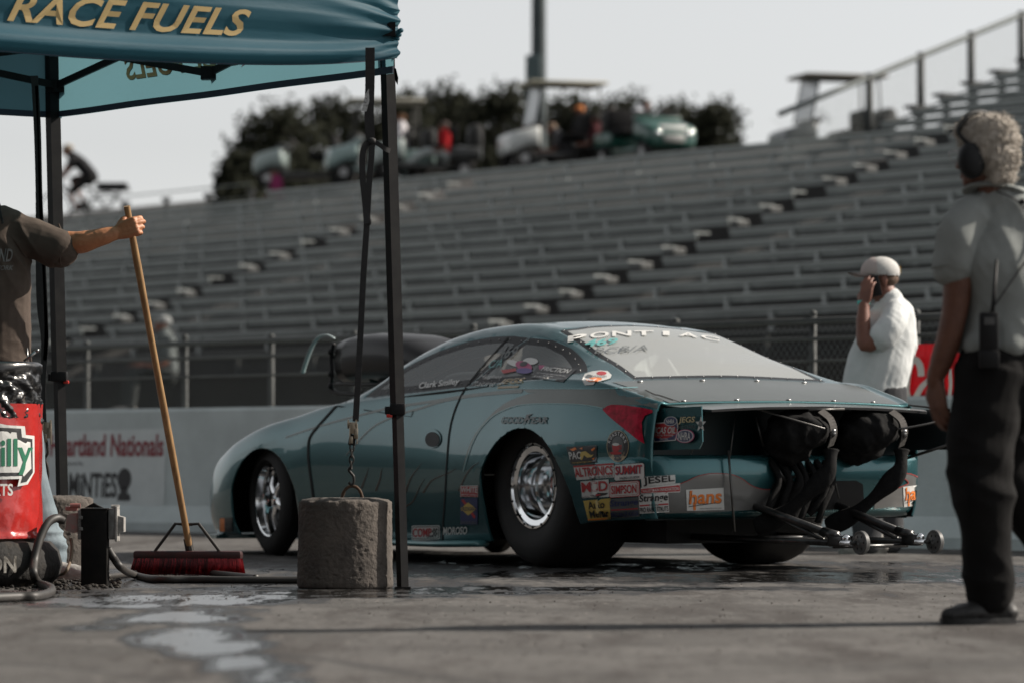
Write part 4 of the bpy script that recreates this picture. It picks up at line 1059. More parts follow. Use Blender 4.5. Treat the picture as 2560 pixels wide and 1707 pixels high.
sticker([c3(1535, 890), c3(1800, 872), c3(1808, 1045), c3(1548, 1060)], [E + (GY,), ('text', 'Strange', .02, .05, .98, .50, NA, .03, .1), ('rect', (.04, .56, .96, .62), RD), ('text', 'PRO RACE AXLES', .03, .70, .97, .93, NA, .02)])
sticker([c3(1800, 850), c3(2062, 830), c3(2072, 1005), c3(1808, 1022)], [E + (WH,), ('text', 'Strange', .02, .02, .98, .50, BK, .03, .1), ('rect', (.02, .55, .35, .62), RD), ('rect', (.65, .55, .98, .62), RD), ('text', 'ENGINEERING', .36, .54, .64, .63, BK, .01), ('text', 'PRO RACE STRUTS', .03, .68, .97, .94, BK, .02)])
sticker([c3(188, 770), c3(350, 768), c3(350, 872), c3(188, 868)], [E + (WH,), ('rect', (.03, .06, .98, .97), RD), ('text', 'WHITE', .06, .10, 1.0, .62, WH, .05, .1), ('text', 'MOTOR WORKS', .1, .72, .95, .88, WH, .01)])
sticker([c3(190, 880), c3(345, 880), c3(345, 1120), c3(190, 1120)], [E + (NA,), ('poly', [(.06, .08), (.2, .05), (.9, .7), (.8, .78)], RD), ('poly', [(.02, .40), (.46, .16), (.95, .40), (.46, .66)], YE), ('rect', (.04, .34, .92, .48), NA), ('text', 'SUNOCO', .06, .35, .9, .47, YE, .03), ('text', 'RACE FUELS', .06, .86, .98, .97, GY, .02)])
sticker([c3(35, 1138), c3(255, 1132), c3(250, 1212), c3(35, 1214)], [('text', 'MOROSO', 0, .05, 1, .95, WH, .05, .1)], name='lettering')
sticker([c1(1188, 1192), c1(1347, 1190), c1(1347, 1268), c1(1188, 1272)], [E + (WH, .04), ('rect', (.03, .07, .97, .93), BK, .03), ('rect', (.05, .12, .95, .88), WH, .03), ('text', 'COMP', .06, .18, .72, .80, RD, .06), ('text', 'CAMS', .55, .66, .80, .84, BK, .02)] +
        [('rect', (.74 + .05 * i, .18 + .15 * j, .79 + .05 * i, .33 + .15 * j), BK) for i in range(4) for j in range(4) if (i + j) % 2])
sticker([c1(112, 1150), c1(184, 1148), c1(184, 1226), c1(112, 1228)], [E + (BK,), ('rect', (.03, .03, .40, .97), OR), ('text', 'K&N', .42, .30, .98, .70, GY, .03)])
# windows
sticker([c2(175, 640), c2(545, 600), c2(550, 665), c2(180, 712)], [('text', 'Clark Smiley', 0, 0, 1, 1, WH, .02, .4)], name='lettering')
sticker([c2(930, 300), c2(1090, 310), c2(1030, 430), c2(890, 420)], [('text', '469', 0, 0, 1, 1, GY, .02, .2)], name='lettering')
sticker([c2(830, 440), c2(940, 430), c2(920, 500), c2(800, 510)], [('text', 'C/A', 0, 0, 1, 1, TE, .0, .2)], name='lettering')
sticker([c2(720, 555), c2(940, 570), c2(880, 680), c2(640, 690)], [('text', 'Hughes', .1, .05, 1, .40, WH, -.01, .3), ('text', 'Racing', 0, .55, .9, .95, WH, -.01, .3)], name='lettering')
sticker([c2(910, 610), c2(1145, 598), c2(1075, 690), c2(858, 698)], [('text', 'JEGS', .02, .0, 1, .62, TA, .05, .3), ('rect', (.1, .72, .95, .92), TA)])
sticker([c2(920, 420), c2(1250, 415), c2(1250, 560), c2(920, 560)], [('poly', ellipse(.34, .32, .14, .26, 20, -.6), WH), ('poly', ellipse(.80, .22, .20, .22, 22, -.3), WH), ('poly', ellipse(.62, .52, .20, .34, 22, -.4), PK), ('poly', ellipse(.63, .82, .22, .18, 20), PU), ('poly', [(.0, .78), (.40, .66), (.42, .84), (.06, 1.0)], RD), ('poly', ellipse(.62, .40, .10, .16, 16, .3), BK)])
sticker([c2(1255, 478), c2(1600, 518), c2(1480, 632), c2(1185, 595)], [E + (BK,), ('poly', [(.02, .05), (.16, .0), (.17, .18), (.10, .36)], PK), ('text', 'FRICTION', .16, .10, .92, .42, WH, .03, .2), ('text', 'www.cliffsperformance.net', .10, .58, .92, .68, WH, .0), ('text', '785.554.2000', .32, .74, .62, .82, WH, 0), ('text', 'Eudora, Kansas', .10, .86, .8, .96, WH, 0)])
sticker([c2(1645, 530), c2(1915, 530), c2(1915, 665), c2(1645, 665)], [('poly', [(.02, .62), (.10, .22), (.35, .06), (.62, .0), (.86, .04), (1.0, .30), (.96, .52), (.74, .66), (.45, .80), (.40, .94), (.12, .98)], WH), ('poly', ellipse(.66, .20, .17, .13), RD), ('poly', ellipse(.42, .62, .26, .14, 20, -.2), OR), ('poly', ellipse(.40, .66, .18, .08, 20, -.2), RD), ('poly', ellipse(.25, .42, .10, .12), GY), ('text', 'NATIONAL', .34, .38, .84, .50, BK, .01, .2)])
def rw(x, y): return 1350 + x / 2.94, 780 + y / 2.94
def arc_text(s, pts, h, mi, name='lettering', bold=.05, sx=1.0):
    """letters set along a curve, upright across it"""
    pl = spline([(p[0], p[1], 0) for p in pts], 10); ln = [0]
    for a, c in zip(pl, pl[1:]): ln.append(ln[-1] + (c - a).length)
    b = BM(); n = len(s)
    for i, ch in enumerate(s):
        if ch == ' ': continue
        tgt = ln[-1] * (i + .5) / n; k = max(j for j in range(len(ln) - 1) if ln[j] <= tgt)
        p = pl[k].lerp(pl[k + 1], (tgt - ln[k]) / (ln[k + 1] - ln[k])); t = (pl[k + 1] - pl[k]).normalized(); hk = h(i / (n - 1)) if callable(h) else h
        v, f = fit(text2d(ch, 1, bold), ln[-1] / n * .86 * (.35 if ch == 'I' else 1) * sx, hk)
        place(b, (v, f), lambda x, y: on_car(p.x + t.x * x + .30 * y * 0, p.y + t.y * x - y, .006), mi)
    return obj(name, b, SM, car)
arc_text('PONTIAC', [rw(195, 210), rw(330, 188), rw(500, 170), rw(700, 163), rw(900, 163), rw(1060, 172), rw(1200, 188), rw(1330, 212)], lambda t: 15 - 6 * t, WH)
sticker([rw(330, 212), rw(570, 200), rw(575, 242), rw(330, 268)], [('text', '469', 0, 0, 1, 1, TE, .03, .2)], name='lettering', off=.006)
sticker([rw(400, 275), rw(790, 250), rw(790, 290), rw(400, 315)], [('text', 'BCB/A', 0, 0, 1, 1, GY, -.005, .2)], name='lettering', off=.006)
# end plate
sticker([c3(1865, 155), c3(2335, 140), c3(2325, 400), c3(1860, 400)], [
        ('poly', [(.10, .22), (.62, .16), (.64, .40), (.60, .85), (.0, .93)], WH), ('poly', [(.12, .26), (.61, .20), (.62, .40), (.58, .82), (.02, .89)], NA), ('poly', ellipse(.34, .50, .28, .27, 26, -.15), RD), ('text', 'LUCAS OIL', .10, .36, .60, .60, WH, .03, .25), ('text', 'Drag Racing', .22, .62, .56, .70, WH, .0), ('text', 'Series', .30, .74, .46, .82, WH, 0),
        ('poly', ellipse(.50, .16, .13, .17), WH), ('poly', ellipse(.50, .16, .115, .15), NA), ('text', 'NHRA', .42, .09, .58, .24, WH, .02), ('poly', [(.08, .72), (.20, .70), (.21, .90), (.14, 1.0), (.07, .9)], WH), ('poly', [(.09, .76), (.19, .74), (.20, .88), (.14, .96), (.085, .88)], RD),
        ('text', 'JEGS', .66, .0, .99, .30, BK, .09, .15), ('text', 'JEGS', .665, .02, .985, .28, GO, .03, .15), ('text', 'ALLSTARS', .65, .32, 1.0, .43, BK, .03), ('poly', ellipse(.80, .70, .185, .24), PK), ('poly', ellipse(.80, .70, .165, .215), WH), ('poly', ellipse(.80, .70, .15, .195), NA), ('text', 'NHRA', .68, .56, .92, .84, WH, .03)], bvh=EP_BVH, off=.004)
st = [(math.cos(R(90 + 36 * k)) * (1 if k % 2 == 0 else .42), -math.sin(R(90 + 36 * k)) * (1 if k % 2 == 0 else .42)) for k in range(10)]
_tri = lambda k, s: [(.5 + .5 * s * x, .5 + .5 * s * y) for x, y in (st[k - 1], st[k], st[(k + 1) % 10])]
sticker([c3(2315, 140), c3(2420, 136), c3(2420, 290), c3(2315, 292)], [('poly', _tri(k, 1.0), WH) for k in range(0, 10, 2)] + [('poly', [(.5 + .5 * st[k][0], .5 + .5 * st[k][1]) for k in range(1, 10, 2)], GY)], bvh=EP_BVH, off=.004)
# bumper stickers
for q in ([c4(45, 772), c4(342, 755), c4(348, 930), c4(52, 938)], [c4(1768, 748), c4(1950, 728), c4(1955, 890), c4(1775, 908)]):
    sticker(q, [E + (WH,), ('text', 'hans', .05, .06, .94, .70, BK, .07, .1), ('text', 'hans', .06, .05, .93, .68, OR, .04, .1), ('rect', (.17, .60, .24, .97), OR), ('poly', [(.05, .78), (.92, .62), (.92, .65), (.05, .81)], BK), ('text', 'www.hansdevice.com', .32, .86, .92, .93, BK, 0)], bvh=BUMP_BVH, off=.004)
# faint flames low on the door
b = BM()
for pts in ([(905, 985), (925, 930), (935, 905), (945, 870)], [(985, 1000), (1010, 930), (1015, 895), (1022, 870)], [(1150, 1010), (1180, 930), (1215, 880), (1245, 840)], [(1250, 1010), (1300, 940), (1390, 900), (1440, 870)], [(1450, 1000), (1490, 910), (1530, 860), (1565, 838)], [(1120, 1100), (1190, 1060), (1230, 980), (1260, 930)]):
    strip(b, [c1(*p) for p in pts], lambda t: 4 * (1 - t) + .5, .002)
islands('flame_graphic', b, flat('faint_flame_orange', (.040, .022, .014)), car)
# ---- parachute packs, cables, wheelie bars
m_pack = mat('parachute_pack_fabric', (.0075, .0075, .008), .9, 0, (.012, .012, .012), 30, bump=.4, bscale=40, spec=.15)
m_flap = mat('parachute_flap_grey', (.06, .055, .05), .85, 0, (.042, .038, .035), 25, bump=.2, bscale=60)
for y0, tilt in ((.14, 0), (-.30, 0)):
    b = BM(); y0 -= .07
    ball(b, (-1.30, y0, .70), (.15, .13, .095), 4); ball(b, (-1.30, y0 + .05, .67), (.12, .12, .09), 3)
    ball(b, (-1.24, y0 + .02, .62), (.11, .12, .08), 3); box(b, (-1.30, y0 + .02, .71), (.20, .20, .13), bev=.03)
    me = remesh(b, .014, 3); displace(me, lambda v, n: .016 * (1 - 2.2 * abs(noise.noise(Vector((v.x * 7, v.y * 9, v.z * 14))))) + .008 * (1 - 2.2 * abs(noise.noise(v * 24)))); pk = link('parachute_pack', me, m_pack, car)
    b = BM()
    pl = spline([(-1.42, y0 - .05, .795), (-1.465, y0 - .08, .75), (-1.475, y0 - .09, .68), (-1.44, y0 - .095, .62)], 5)
    for a, c in zip(pl, pl[1:]): bar(b, a, c, .050, .005, (-1, -.2, .3))
    obj('flap', b, m_flap, pk)
    b = BM(); tube(b, [on for on in ((-1.475, y0 - .08, .70), (-1.483, y0 - .09, .67))], .012, 8); ball(b, (-1.48, y0 - .085, .695), .013, 2); obj('pin_ring', b, m_steel, pk, smooth=True)
    b = BM()
    tp = spline([(-1.44, y0 - .10, .60), (-1.47, y0 - .06, .50), (-1.43, y0 + .02, .40), (-1.33, y0 + .12, .28), (-1.22, y0 + .2, .22)], 8)
    tube(b, tp, [(.042 - .012 * math.sin(i * .4), .026) for i in range(len(tp))], 10)
    obj('tether_strap', b, m_pack, pk, smooth=True)
b = BM()
tube(b, [(-1.16, .40, .80), (-1.22, .34, .822), (-1.55, .09, .705)], .0055, 6); tube(b, spline([(-1.30, -.62, .83), (-1.55, -.66, .80), (-1.62, -.55, .745), (-1.555, -.36, .705)], 6), .0055, 6)
tube(b, [(-1.20, .56, .79), (-1.22, .66, .58)], .004, 6); tube(b, [(-1.20, .38, .78), (-1.24, .44, .57)], .004, 6); tube(b, [(-1.22, .27, .76), (-1.23, .23, .62)], .006, 6); tube(b, [(-1.22, .18, .56), (-1.26, .10, .43)], .008, 6)
tube(b, [(-1.24, .45, .60), (-1.25, .42, .20)], .006, 6); tube(b, [(-1.45, -.76, .63), (-1.18, -.66, .55)], .008, 6); tube(b, [(-1.2, -.20, .56), (-1.25, -.22, .36)], .005, 6)
tube(b, [(-1.23, .14, .45), (-1.23, -.10, .50)], .007, 6); tube(b, [(-1.40, .08, .80), (-1.40, -.14, .805)], .007, 6)
islands('parachute_cable', b, mat('dark_cable', (.09, .088, .085), .4, .7), car, smooth=True)
b = BM()
for k in range(7):
    y_ = .17 - .055 * k; tube(b, spline([(-1.21, y_, .55), (-1.255 - .012 * (k % 3), y_ - .02, .45), (-1.25, y_ + .03 - .02 * (k % 2), .34), (-1.22, y_ + .05, .24 + .02 * (k % 3))], 6), [(.026 + .006 * math.sin(k + i * .7), .014) for i in range(19)], 8)
obj('tether_bundle', b, m_pack, car, smooth=True)
wx, wz = -1.96, .155
wb = bpy.data.objects.new('wheelie_bar', None); COL.objects.link(wb); wb.parent = car; wb.empty_display_size = .05
b = BM()
for s in (.225, -.225):
    tube(b, [(-.85, s * 1.2, .40), (-1.72, s, .205)], .019, 10); tube(b, [(-.60, s * 1.2, .165), (-1.80, s, .152)], .017, 10); tube(b, [(-1.15, s * 1.1, .33), (-1.72, s, .165)], .011, 8)
    box(b, (-1.84, s, .162), (.12, .05, .055), bev=.008); tube(b, [(-1.72, s, .205), (-1.83, s, .185)], .024, 10)
tube(b, [(-1.80, -.225, .135), (-1.80, .225, .135)], .010, 8); tube(b, [(-1.2, -.25, .165), (-1.2, .25, .165)], .014, 8)
obj('bar', b, mat('wheelie_bar_steel', (.10, .10, .10), .35, .9, (.05, .05, .05), 14), wb, smooth=True)
for s in (.225, -.225):
    b = BM(); tube(b, [(-1.80, s, .19), (-1.90, s, .175)], .012, 8); ball(b, (-1.90, s, .175), .022, 2); tube(b, [(-1.93, s - .05, wz), (-1.93, s + .06, wz)], .011, 8)
    obj('rod_end', b, m_chrome, wb, smooth=True)
for s in (.225, -.225):
    b = BM(); M = Matrix.Translation((wx, s - .045, wz)) @ Matrix.Rotation(R(90), 4, 'X')
    lathe(b, [(.0, -.012), (.012, -.016), (.02, -.010), (.045, -.008), (.054, -.014), (.058, -.009), (.058, .009), (.054, .014), (.045, .008), (.0, .008)], 36, M)
    for k in range(6):
        a = 2 * math.pi * k / 6
        for z in (-.0095,): lathe(b, [(0, z), (.006, z), (.006, z + .002)], 8, M @ Matrix.Translation((.032 * math.cos(a), .032 * math.sin(a), 0)), mi=1)
    obj('wheelie_wheel', b, [mat('wheelie_wheel_grey', (.085, .085, .085), .5, .3, (.12, .12, .118), 40), m_flat], wb, sharp=35)
# ================================================================== canopy
TA_ = Vector((-.51, 16.5, 0)); uu = Vector((-.568, .823, 0)); vv = Vector((-.823, -.568, 0)); TLn = 3.05
tent = thing('pop_up_canopy', 'teal pop up canopy with gold lettering on black folding legs', 'canopy', TA_)
m_fab = bpy.data.materials.new('canopy_teal_fabric'); m_fab.use_nodes = True
def fabric(m, col, tcol, tw, sc=1.0):
    t = m.node_tree; b_ = t.nodes['Principled BSDF']; o = t.nodes['Material Output']
    b_.inputs['Base Color'].default_value = (*col, 1); b_.inputs['Roughness'].default_value = .62; b_.inputs['Sheen Weight'].default_value = .15
    tr = t.nodes.new('ShaderNodeBsdfTranslucent'); tr.inputs[0].default_value = (*tcol, 1)
    mx = t.nodes.new('ShaderNodeMixShader'); mx.inputs[0].default_value = tw
    n = t.nodes.new('ShaderNodeTexNoise'); n.inputs['Scale'].default_value = 9; n.inputs['Detail'].default_value = 6
    n2 = t.nodes.new('ShaderNodeTexWave'); n2.inputs['Scale'].default_value = 260
    bpn = t.nodes.new('ShaderNodeBump'); bpn.inputs['Strength'].default_value = .18; bpn.inputs['Distance'].default_value = .02
    t.links.new(n.outputs['Fac'], bpn.inputs['Height']); t.links.new(bpn.outputs[0], b_.inputs['Normal'])
    t.links.new(b_.outputs[0], mx.inputs[1]); t.links.new(tr.outputs[0], mx.inputs[2]); t.links.new(mx.outputs[0], o.inputs['Surface'])
fabric(m_fab, (.004, .085, .132), (.13, .27, .31), .45)
m_tgold = mat('canopy_gold_print', (.50, .37, .17), .5); m_pole_b = mat('canopy_leg_black', (.010, .010, .011), .5, 0, (.016, .016, .016), 14, spec=.08)
m_plast = mat('black_plastic', (.010, .010, .011), .5, spec=.2); m_clipred = mat('red_clip', (.50, .03, .02), .4)
PROF = [(2.66, 0), (2.56, .012), (2.49, .026), (2.44, .034), (2.40, .022), (2.36, .004), (2.325, -.004), (2.305, .010), (2.285, .030), (2.265, .032), (2.245, .016), (2.228, .0)]
_pz = [p[0] for p in PROF][::-1]; _pd = [p[1] for p in PROF][::-1]
def vsurf(side, s, z, off=0.0):
    """front (0) or right-hand (1) valance: s metres from the shared corner; front is slack and folded"""
    corner = Vector((0, 0, 0)) - uu * .02 + vv * .012
    if side == 0:
        n = Vector((.568, -.823, 0)); d = float(np.interp(z, _pz, _pd)); k = math.exp(-s / .30)
        sag = -.045 * math.sin(min(1, s / 3.05) * math.pi) * max(0, (2.45 - z) / .22)
        d = d * (1 - .5 * k) + k * .012 * math.sin((z - 2.375) * (42 + 50 * k)) * (1 if abs(z - 2.37) < .16 else .3)
        d += .008 * math.sin(s * 7 + z * 9) * (1 - k) * max(0, (2.6 - z) * 2) + .030 * math.exp(-((z - (2.60 - .10 * (s - .1)))/.035) ** 2) * (1 if s < 1.3 else 0) * (1 - k)
        pinch = Vector((0, 0, (2.372 - z) * k * .32))
        return corner + vv * (s - .02 * k) + n * (d + off) + Vector((0, 0, z + sag)) + pinch
    n = Vector((.823, .568, 0)); d = .012 * math.sin(s * 5) * max(0, (2.62 - z) * 2)
    return corner + uu * s + n * (d + off) + Vector((0, 0, z + .035 * s / 3.05 - .02))
def grid(fn, us, vs_):
    b = BM(); rows = [[b.verts.new(fn(u, v)) for v in vs_] for u in us]
    for a, c in zip(rows, rows[1:]):
        for k in range(len(a) - 1): b.faces.new((a[k], a[k + 1], c[k + 1], c[k]))
    return b
zs = list(np.linspace(2.66, 2.228, 60))
ss = list(np.linspace(0, .5, 30)) + list(np.linspace(.53, 3.11, 60))
obj('front_valance', grid(lambda s, z: vsurf(0, s, z), ss, zs), m_fab, tent, smooth=True)
obj('side_valance', grid(lambda s, z: vsurf(1, s, z), list(np.linspace(0, 3.11, 40)), list(np.linspace(2.66, 2.228, 20))), m_fab, tent, smooth=True)
far = lambda s, z: Vector((0, 0, 0)) + uu * 3.08 + vv * s + uu * (.01 * math.sin(s * 6) * (2.66 - z) * 2) + Vector((0, 0, z + .015))
obj('side_valance', grid(far, list(np.linspace(-.03, 3.08, 40)), list(np.linspace(2.66, 2.228, 16))), m_fab, tent, smooth=True)
lef = lambda s, z: vv * 3.08 + uu * s + Vector((0, 0, z))
obj('side_valance', grid(lef, list(np.linspace(-.03, 3.08, 20)), list(np.linspace(2.66, 2.228, 8))), m_fab, tent, smooth=True)
def roof(a, c):
    x, y = a * 3.14 - .03, c * 3.14 - .03; e = 2 * max(abs(a - .5), abs(c - .5)); return uu * x + vv * y + Vector((0, 0, 2.66 + .75 * (1 - e) - .08 * math.sin(math.pi * (1 - e)) * (0.5 + .5 * math.cos(4 * math.pi * (a + c)))))
obj('roof', grid(roof, list(np.linspace(0, 1, 25)), list(np.linspace(0, 1, 25))), m_fab, tent, smooth=True)
b = BM()
for pts in ([vsurf(1, s, 2.232, -.002) for s in np.linspace(0, 3.1, 20)], [far(s, 2.232) for s in np.linspace(0, 3.08, 20)], [vsurf(0, s, 2.232, -.002) for s in np.linspace(0, 3.1, 40)]):
    for a, c in zip(pts, pts[1:]): bar(b, a + Vector((0, 0, .012)), c + Vector((0, 0, .012)), .004, .030)
obj('hem', b, mat('canopy_hem_navy', (.020, .030, .055), .7), tent)
b = BM()
v, f = fit(text2d('RACE FUELS', 1, .045, .32, 1.02), 1.12, .098); place(b, (v, f), lambda x, y: vsurf(0, 1.29 - x, 2.373 + y + .010, .004))
obj('lettering', b, m_tgold, tent)
b = BM(); v, f = fit(text2d('RACE FUELS', 1, .045, .32, 1.02), 1.15, .11)
place(b, (v, f), lambda x, y: vsurf(1, 1.80 + x, 2.415 + y, -.004)); place(b, (v, f), lambda x, y: vsurf(1, 1.80 + x, 2.415 + y, .004)); obj('lettering', b, m_tgold, tent)
b = BM(); place(b, [( (1.28, .0), (1.08, .05), (.98, .12), (1.05, .115), (1.00, .16), (1.14, .10), (1.10, .105)), [tuple(range(7))]], lambda x, y: vsurf(1, x, 2.345 + y, -.004)); obj('logo', b, mat('canopy_magenta_print', (.50, .03, .10), .5), tent)
def leg(top, bot, w, zclip, name='leg'):
    b = BM(); top, bot = Vector(top) - TA_, Vector(bot) - TA_; k = (zclip - bot.z) / (top.z - bot.z); mid = bot.lerp(top, k)
    bar(b, mid, top, w, w, uu); bar(b, bot, mid + (top - mid) * .08, w * .80, w * .80, uu); box(b, (bot.x, bot.y, bot.z + .004), (w * 1.5, w * 1.5, .008))
    o = obj(name, b, m_pole_b, tent)
    b = BM(); box(b, mid, (w * 1.45, w * 1.35, .05), bev=.006); box(b, mid + Vector((-.04, -.01, -.005)), (.03, .03, .035), bev=.005); obj('clip', b, m_plast, o, sharp=40)
    b = BM(); box(b, mid + Vector((-.035, -.012, -.028)) if w < .05 else mid + Vector((.036, -.012, -.028)), (.026, .028, .016), bev=.004); obj('release_button', b, m_clipred, o, sharp=40)
    return o
leg(P(966, 60, 16.57), P(1007, 1470, 16.5), .046, .77); leg(P(128, 100, 19.0), P(160, 1428, 19.0), .055, .965)
leg(TA_ + vv * 3.05 + Vector((0, 0, 2.62)), TA_ + vv * 3.05, .048, .9); leg(TA_ + vv * 3.05 + uu * 3.05 + Vector((0, 0, 2.62)), TA_ + vv * 3.05 + uu * 3.05, .048, .9)
def truss(p, d):
    b = BM(); q = lambda s, z: p + d * s + Vector((0, 0, z))
    for a, c in ((q(0, 2.60), q(1.525, 2.335)), (q(0, 2.395), q(1.525, 2.60)), (q(3.05, 2.60), q(1.525, 2.335)), (q(3.05, 2.395), q(1.525, 2.60))): bar(b, a, c, .014, .034)
    for s, z in ((1.525, 2.335), (1.525, 2.60), (0, 2.395), (3.05, 2.395)): box(b, q(s, z), (.07, .07, .06))
    obj('truss', b, m_pole_b, tent)
inn = .03
truss(vv * inn, uu); truss(uu * inn, vv); truss(uu * (3.05 - inn), vv); truss(vv * (3.05 - inn), uu)
b = BM()
for k, z in enumerate((2.40, 2.375, 2.352)): ball(b, vsurf(0, .0, z, .0) + Vector((.004, 0, 0)), (.012, .014, .011), 2)
obj('corner_gather', b, m_fab, tent, smooth=True)
b = BM(); place(b, fill([(985, 172), (990, 172), (996, 196), (994, 214), (987, 200)], 8), lambda x, y: P(x, y, 16.44) - TA_); bmesh.ops.solidify(b, geom=b.faces[:], thickness=.001); obj('care_tag', b, mat('paper_tag', (.62, .62, .60), .7), tent)
# ---------------- straps with ratchets
m_web = mat('black_webbing', (.013, .013, .014), .75, 0, (.020, .020, .021), 40, bump=.15, bscale=300)
m_zinc = mat('zinc_plated_steel', (.42, .36, .28), .38, .95, (.25, .20, .15), 20); m_iron = mat('dark_iron', (.03, .028, .026), .5, .7)
def ribbon(b, pts, w, sub=6, tw=None):
    pts = spline(pts, sub); n = len(pts)
    for i, (a, c) in enumerate(zip(pts, pts[1:])):
        bar(b, a, c + (c - a) * .03, w if not callable(w) else w(i / n), .004, (0, -1, .0))
D1 = 16.35
st1 = thing('ratchet_strap', 'black ratchet strap knotted round the front canopy leg above the large concrete weight', 'strap', P(925, 175, D1))
o1 = st1.location; pp = lambda x, y, d=0: P(x, y, D1 + d) - o1
b = BM(); ribbon(b, [pp(925, 120), pp(925, 200), pp(923, 290), pp(926, 340), pp(929, 352)], lambda t: .040 - .022 * max(0, t - .55))
ribbon(b, [pp(928, 352), pp(912, 366), pp(906, 400), pp(907, 450), pp(914, 520), pp(917, 560, -.01)], .026); ribbon(b, [pp(930, 352), pp(928, 400), pp(922, 470), pp(918, 545), pp(908, 700), pp(899, 880), pp(889, 1052)], .026)
ribbon(b, [pp(930, 352), pp(945, 360), pp(962, 372), pp(975, 378, .02)], .02); ball(b, pp(929, 353), (.02, .014, .016), 2)
ribbon(b, [pp(917, 545), pp(924, 552), pp(922, 562)], .016)
obj('webbing', b, m_web, st1)
b = BM(); prism(b, [(-.012, .0), (.010, .002), (.016, .05), (.006, .10), (-.004, .075)], .001, Matrix.Translation(pp(910, 280, -.01)) @ Matrix.Rotation(R(90), 4, 'X') @ Matrix.Rotation(R(-8), 4, 'Z')); obj('tag', b, mat('printed_tag', (.42, .43, .43), .7, 0, (.20, .20, .20), 120, lo=.5, hi=.6), st1)
def ratchet(parent, c, s=1.0):
    b = BM()
    for dx in (-.014, .016): box(b, c + Vector((dx * s, 0, -.02 * s)), (.004, .034 * s, .085 * s), bev=.002)
    lathe(b, [(0, -.020), (.020, -.020), (.020, -.014), (.008, -.012), (.008, .012), (.020, .014), (.020, .020), (0, .020)], 16, Matrix.Translation(c + Vector((-.004, 0, .022))) @ Matrix.Rotation(R(90), 4, 'Y') @ Matrix.Scale(s, 4))
    box(b, c + Vector((-.002, -.01, .005)), (.026 * s, .012, .05 * s), bev=.002); box(b, c + Vector((.012, -.014, -.018)), (.018 * s, .01, .045 * s), bev=.003); box(b, c + Vector((-.008, -.016, -.045)), (.016 * s, .01, .03 * s), bev=.003)
    obj('ratchet', b, m_zinc, parent, sharp=40)
ratchet(st1, pp(883, 1072))
b = BM(); ribbon(b, [pp(884, 1085), pp(880, 1100), pp(879, 1112)], .030); obj('webbing_tail', b, m_web, st1)
def link_ring(b, c, w, h, r, yaw):
    pts = [Vector((w * math.cos(a), 0, h * math.sin(a))) for a in np.linspace(0, 2 * math.pi, 17)]
    tube(b, [c + Matrix.Rotation(yaw, 3, 'Z') @ q for q in pts], r, 6, cap=False)
b = BM()
for k, y in enumerate((1118, 1133, 1148, 1162)): link_ring(b, pp(880 - k * .6, y), .009, .018, .0035, R(80 * (k % 2)))
tube(b, spline([pp(878, 1165), pp(872, 1173), pp(878, 1182), pp(884, 1190), pp(884, 1205), pp(878, 1210), pp(872, 1204)], 5), .006, 8); obj('chain_hook', b, m_iron, st1, smooth=True)
D2 = 18.75
st2 = thing('ratchet_strap', 'black ratchet strap hanging beside the rear canopy leg behind the man in brown', 'strap', P(85, 205, D2))
o2 = st2.location; pq = lambda x, y, d=0: P(x, y, D2 + d) - o2
b = BM(); ribbon(b, [pq(86, 190), pq(90, 300), pq(96, 480), pq(100, 640), pq(104, 760), pq(112, 850), pq(108, 960), pq(110, 1060)], lambda t: .036 - .012 * math.sin(t * 9)); ribbon(b, [pq(92, 215), pq(98, 330), pq(102, 500), pq(112, 700), pq(116, 830), pq(112, 900)], .018); obj('webbing', b, m_web, st2)
ratchet(st2, pq(118, 1072), 1.2)
b = BM(); box(b, pq(104, 1075), (.03, .004, .02)); obj('tag', b, mat('pale_red_tag', (.40, .16, .16), .7), st2)
b = BM(); tube(b, spline([pq(116, 1100), pq(119, 1130), pq(113, 1145), pq(118, 1165), pq(120, 1185), pq(118, 1205)], 5), .007, 8); obj('hook', b, m_iron, st2, smooth=True)
# ---------------- concrete weights
m_cast = mat('rough_cast_concrete', (.098, .083, .071), .95, 0, (.052, .045, .040), 5, 8, bump=.7, bscale=60)
def weight(name, label, px, ybot, r, h, seed, loop=True):
    c = G(px, ybot); o = thing(name, label, 'concrete weight', (c.x, c.y, 0), 0, 'concrete weights holding the canopy legs')
    b = BM(); prof = [(0, 0), (r * .97, 0), (r, .012)] + [(r - .006 * math.sin(z * 5), z) for z in np.linspace(.03, h - .03, 80)] + [(r - .006, h - .014), (r - .022, h - .003), (r - .05, h)] + [(r * q, h + .004) for q in np.linspace(.7, .02, 14)]
    lathe(b, prof, 220); bmesh.ops.remove_doubles(b, verts=b.verts[:], dist=1e-5)
    me = bpy.data.meshes.new('block'); b.normal_update(); b.to_mesh(me); b.free()
    rn = Vector((seed, 0, 0))
    def fn(v, n):
        a = noise.fractal((v + rn) * 40, 1, 2, 5) * .0020 + noise.fractal((v + rn) * 6, 1, 2, 2) * .0010
        pit = max(0, noise.noise((v + rn) * 60) - .42) * -.02
        e = max(0, 1 - abs(v.z - h) / .05) * (math.hypot(v.x, v.y) > r * .72)
        return a + pit - e * max(0, noise.noise((v + rn) * 22) - .12) * .030
    displace(me, fn); link('block', me, m_cast, o)
    if loop:
        b = BM(); tube(b, [Vector((.045 * math.cos(a) + .03, 0, h - .02 + .075 * max(0, math.sin(a)) ** .8)) for a in np.linspace(0, math.pi, 14)], [.0065 + .0012 * (i % 2) for i in range(14)], 8); obj('rebar_loop', b, mat('rusty_rebar', (.10, .055, .03), .8, .4, (.03, .024, .02), 60), o, smooth=True)
    return o
weight('concrete_weight', 'large round concrete weight with a rebar loop beside the front canopy leg', 863, 1468, .208, .385, 3)
weight('concrete_weight', 'dark crumbling concrete weight half hidden behind the electrical post', 130, 1432, .205, .375, 9, False)
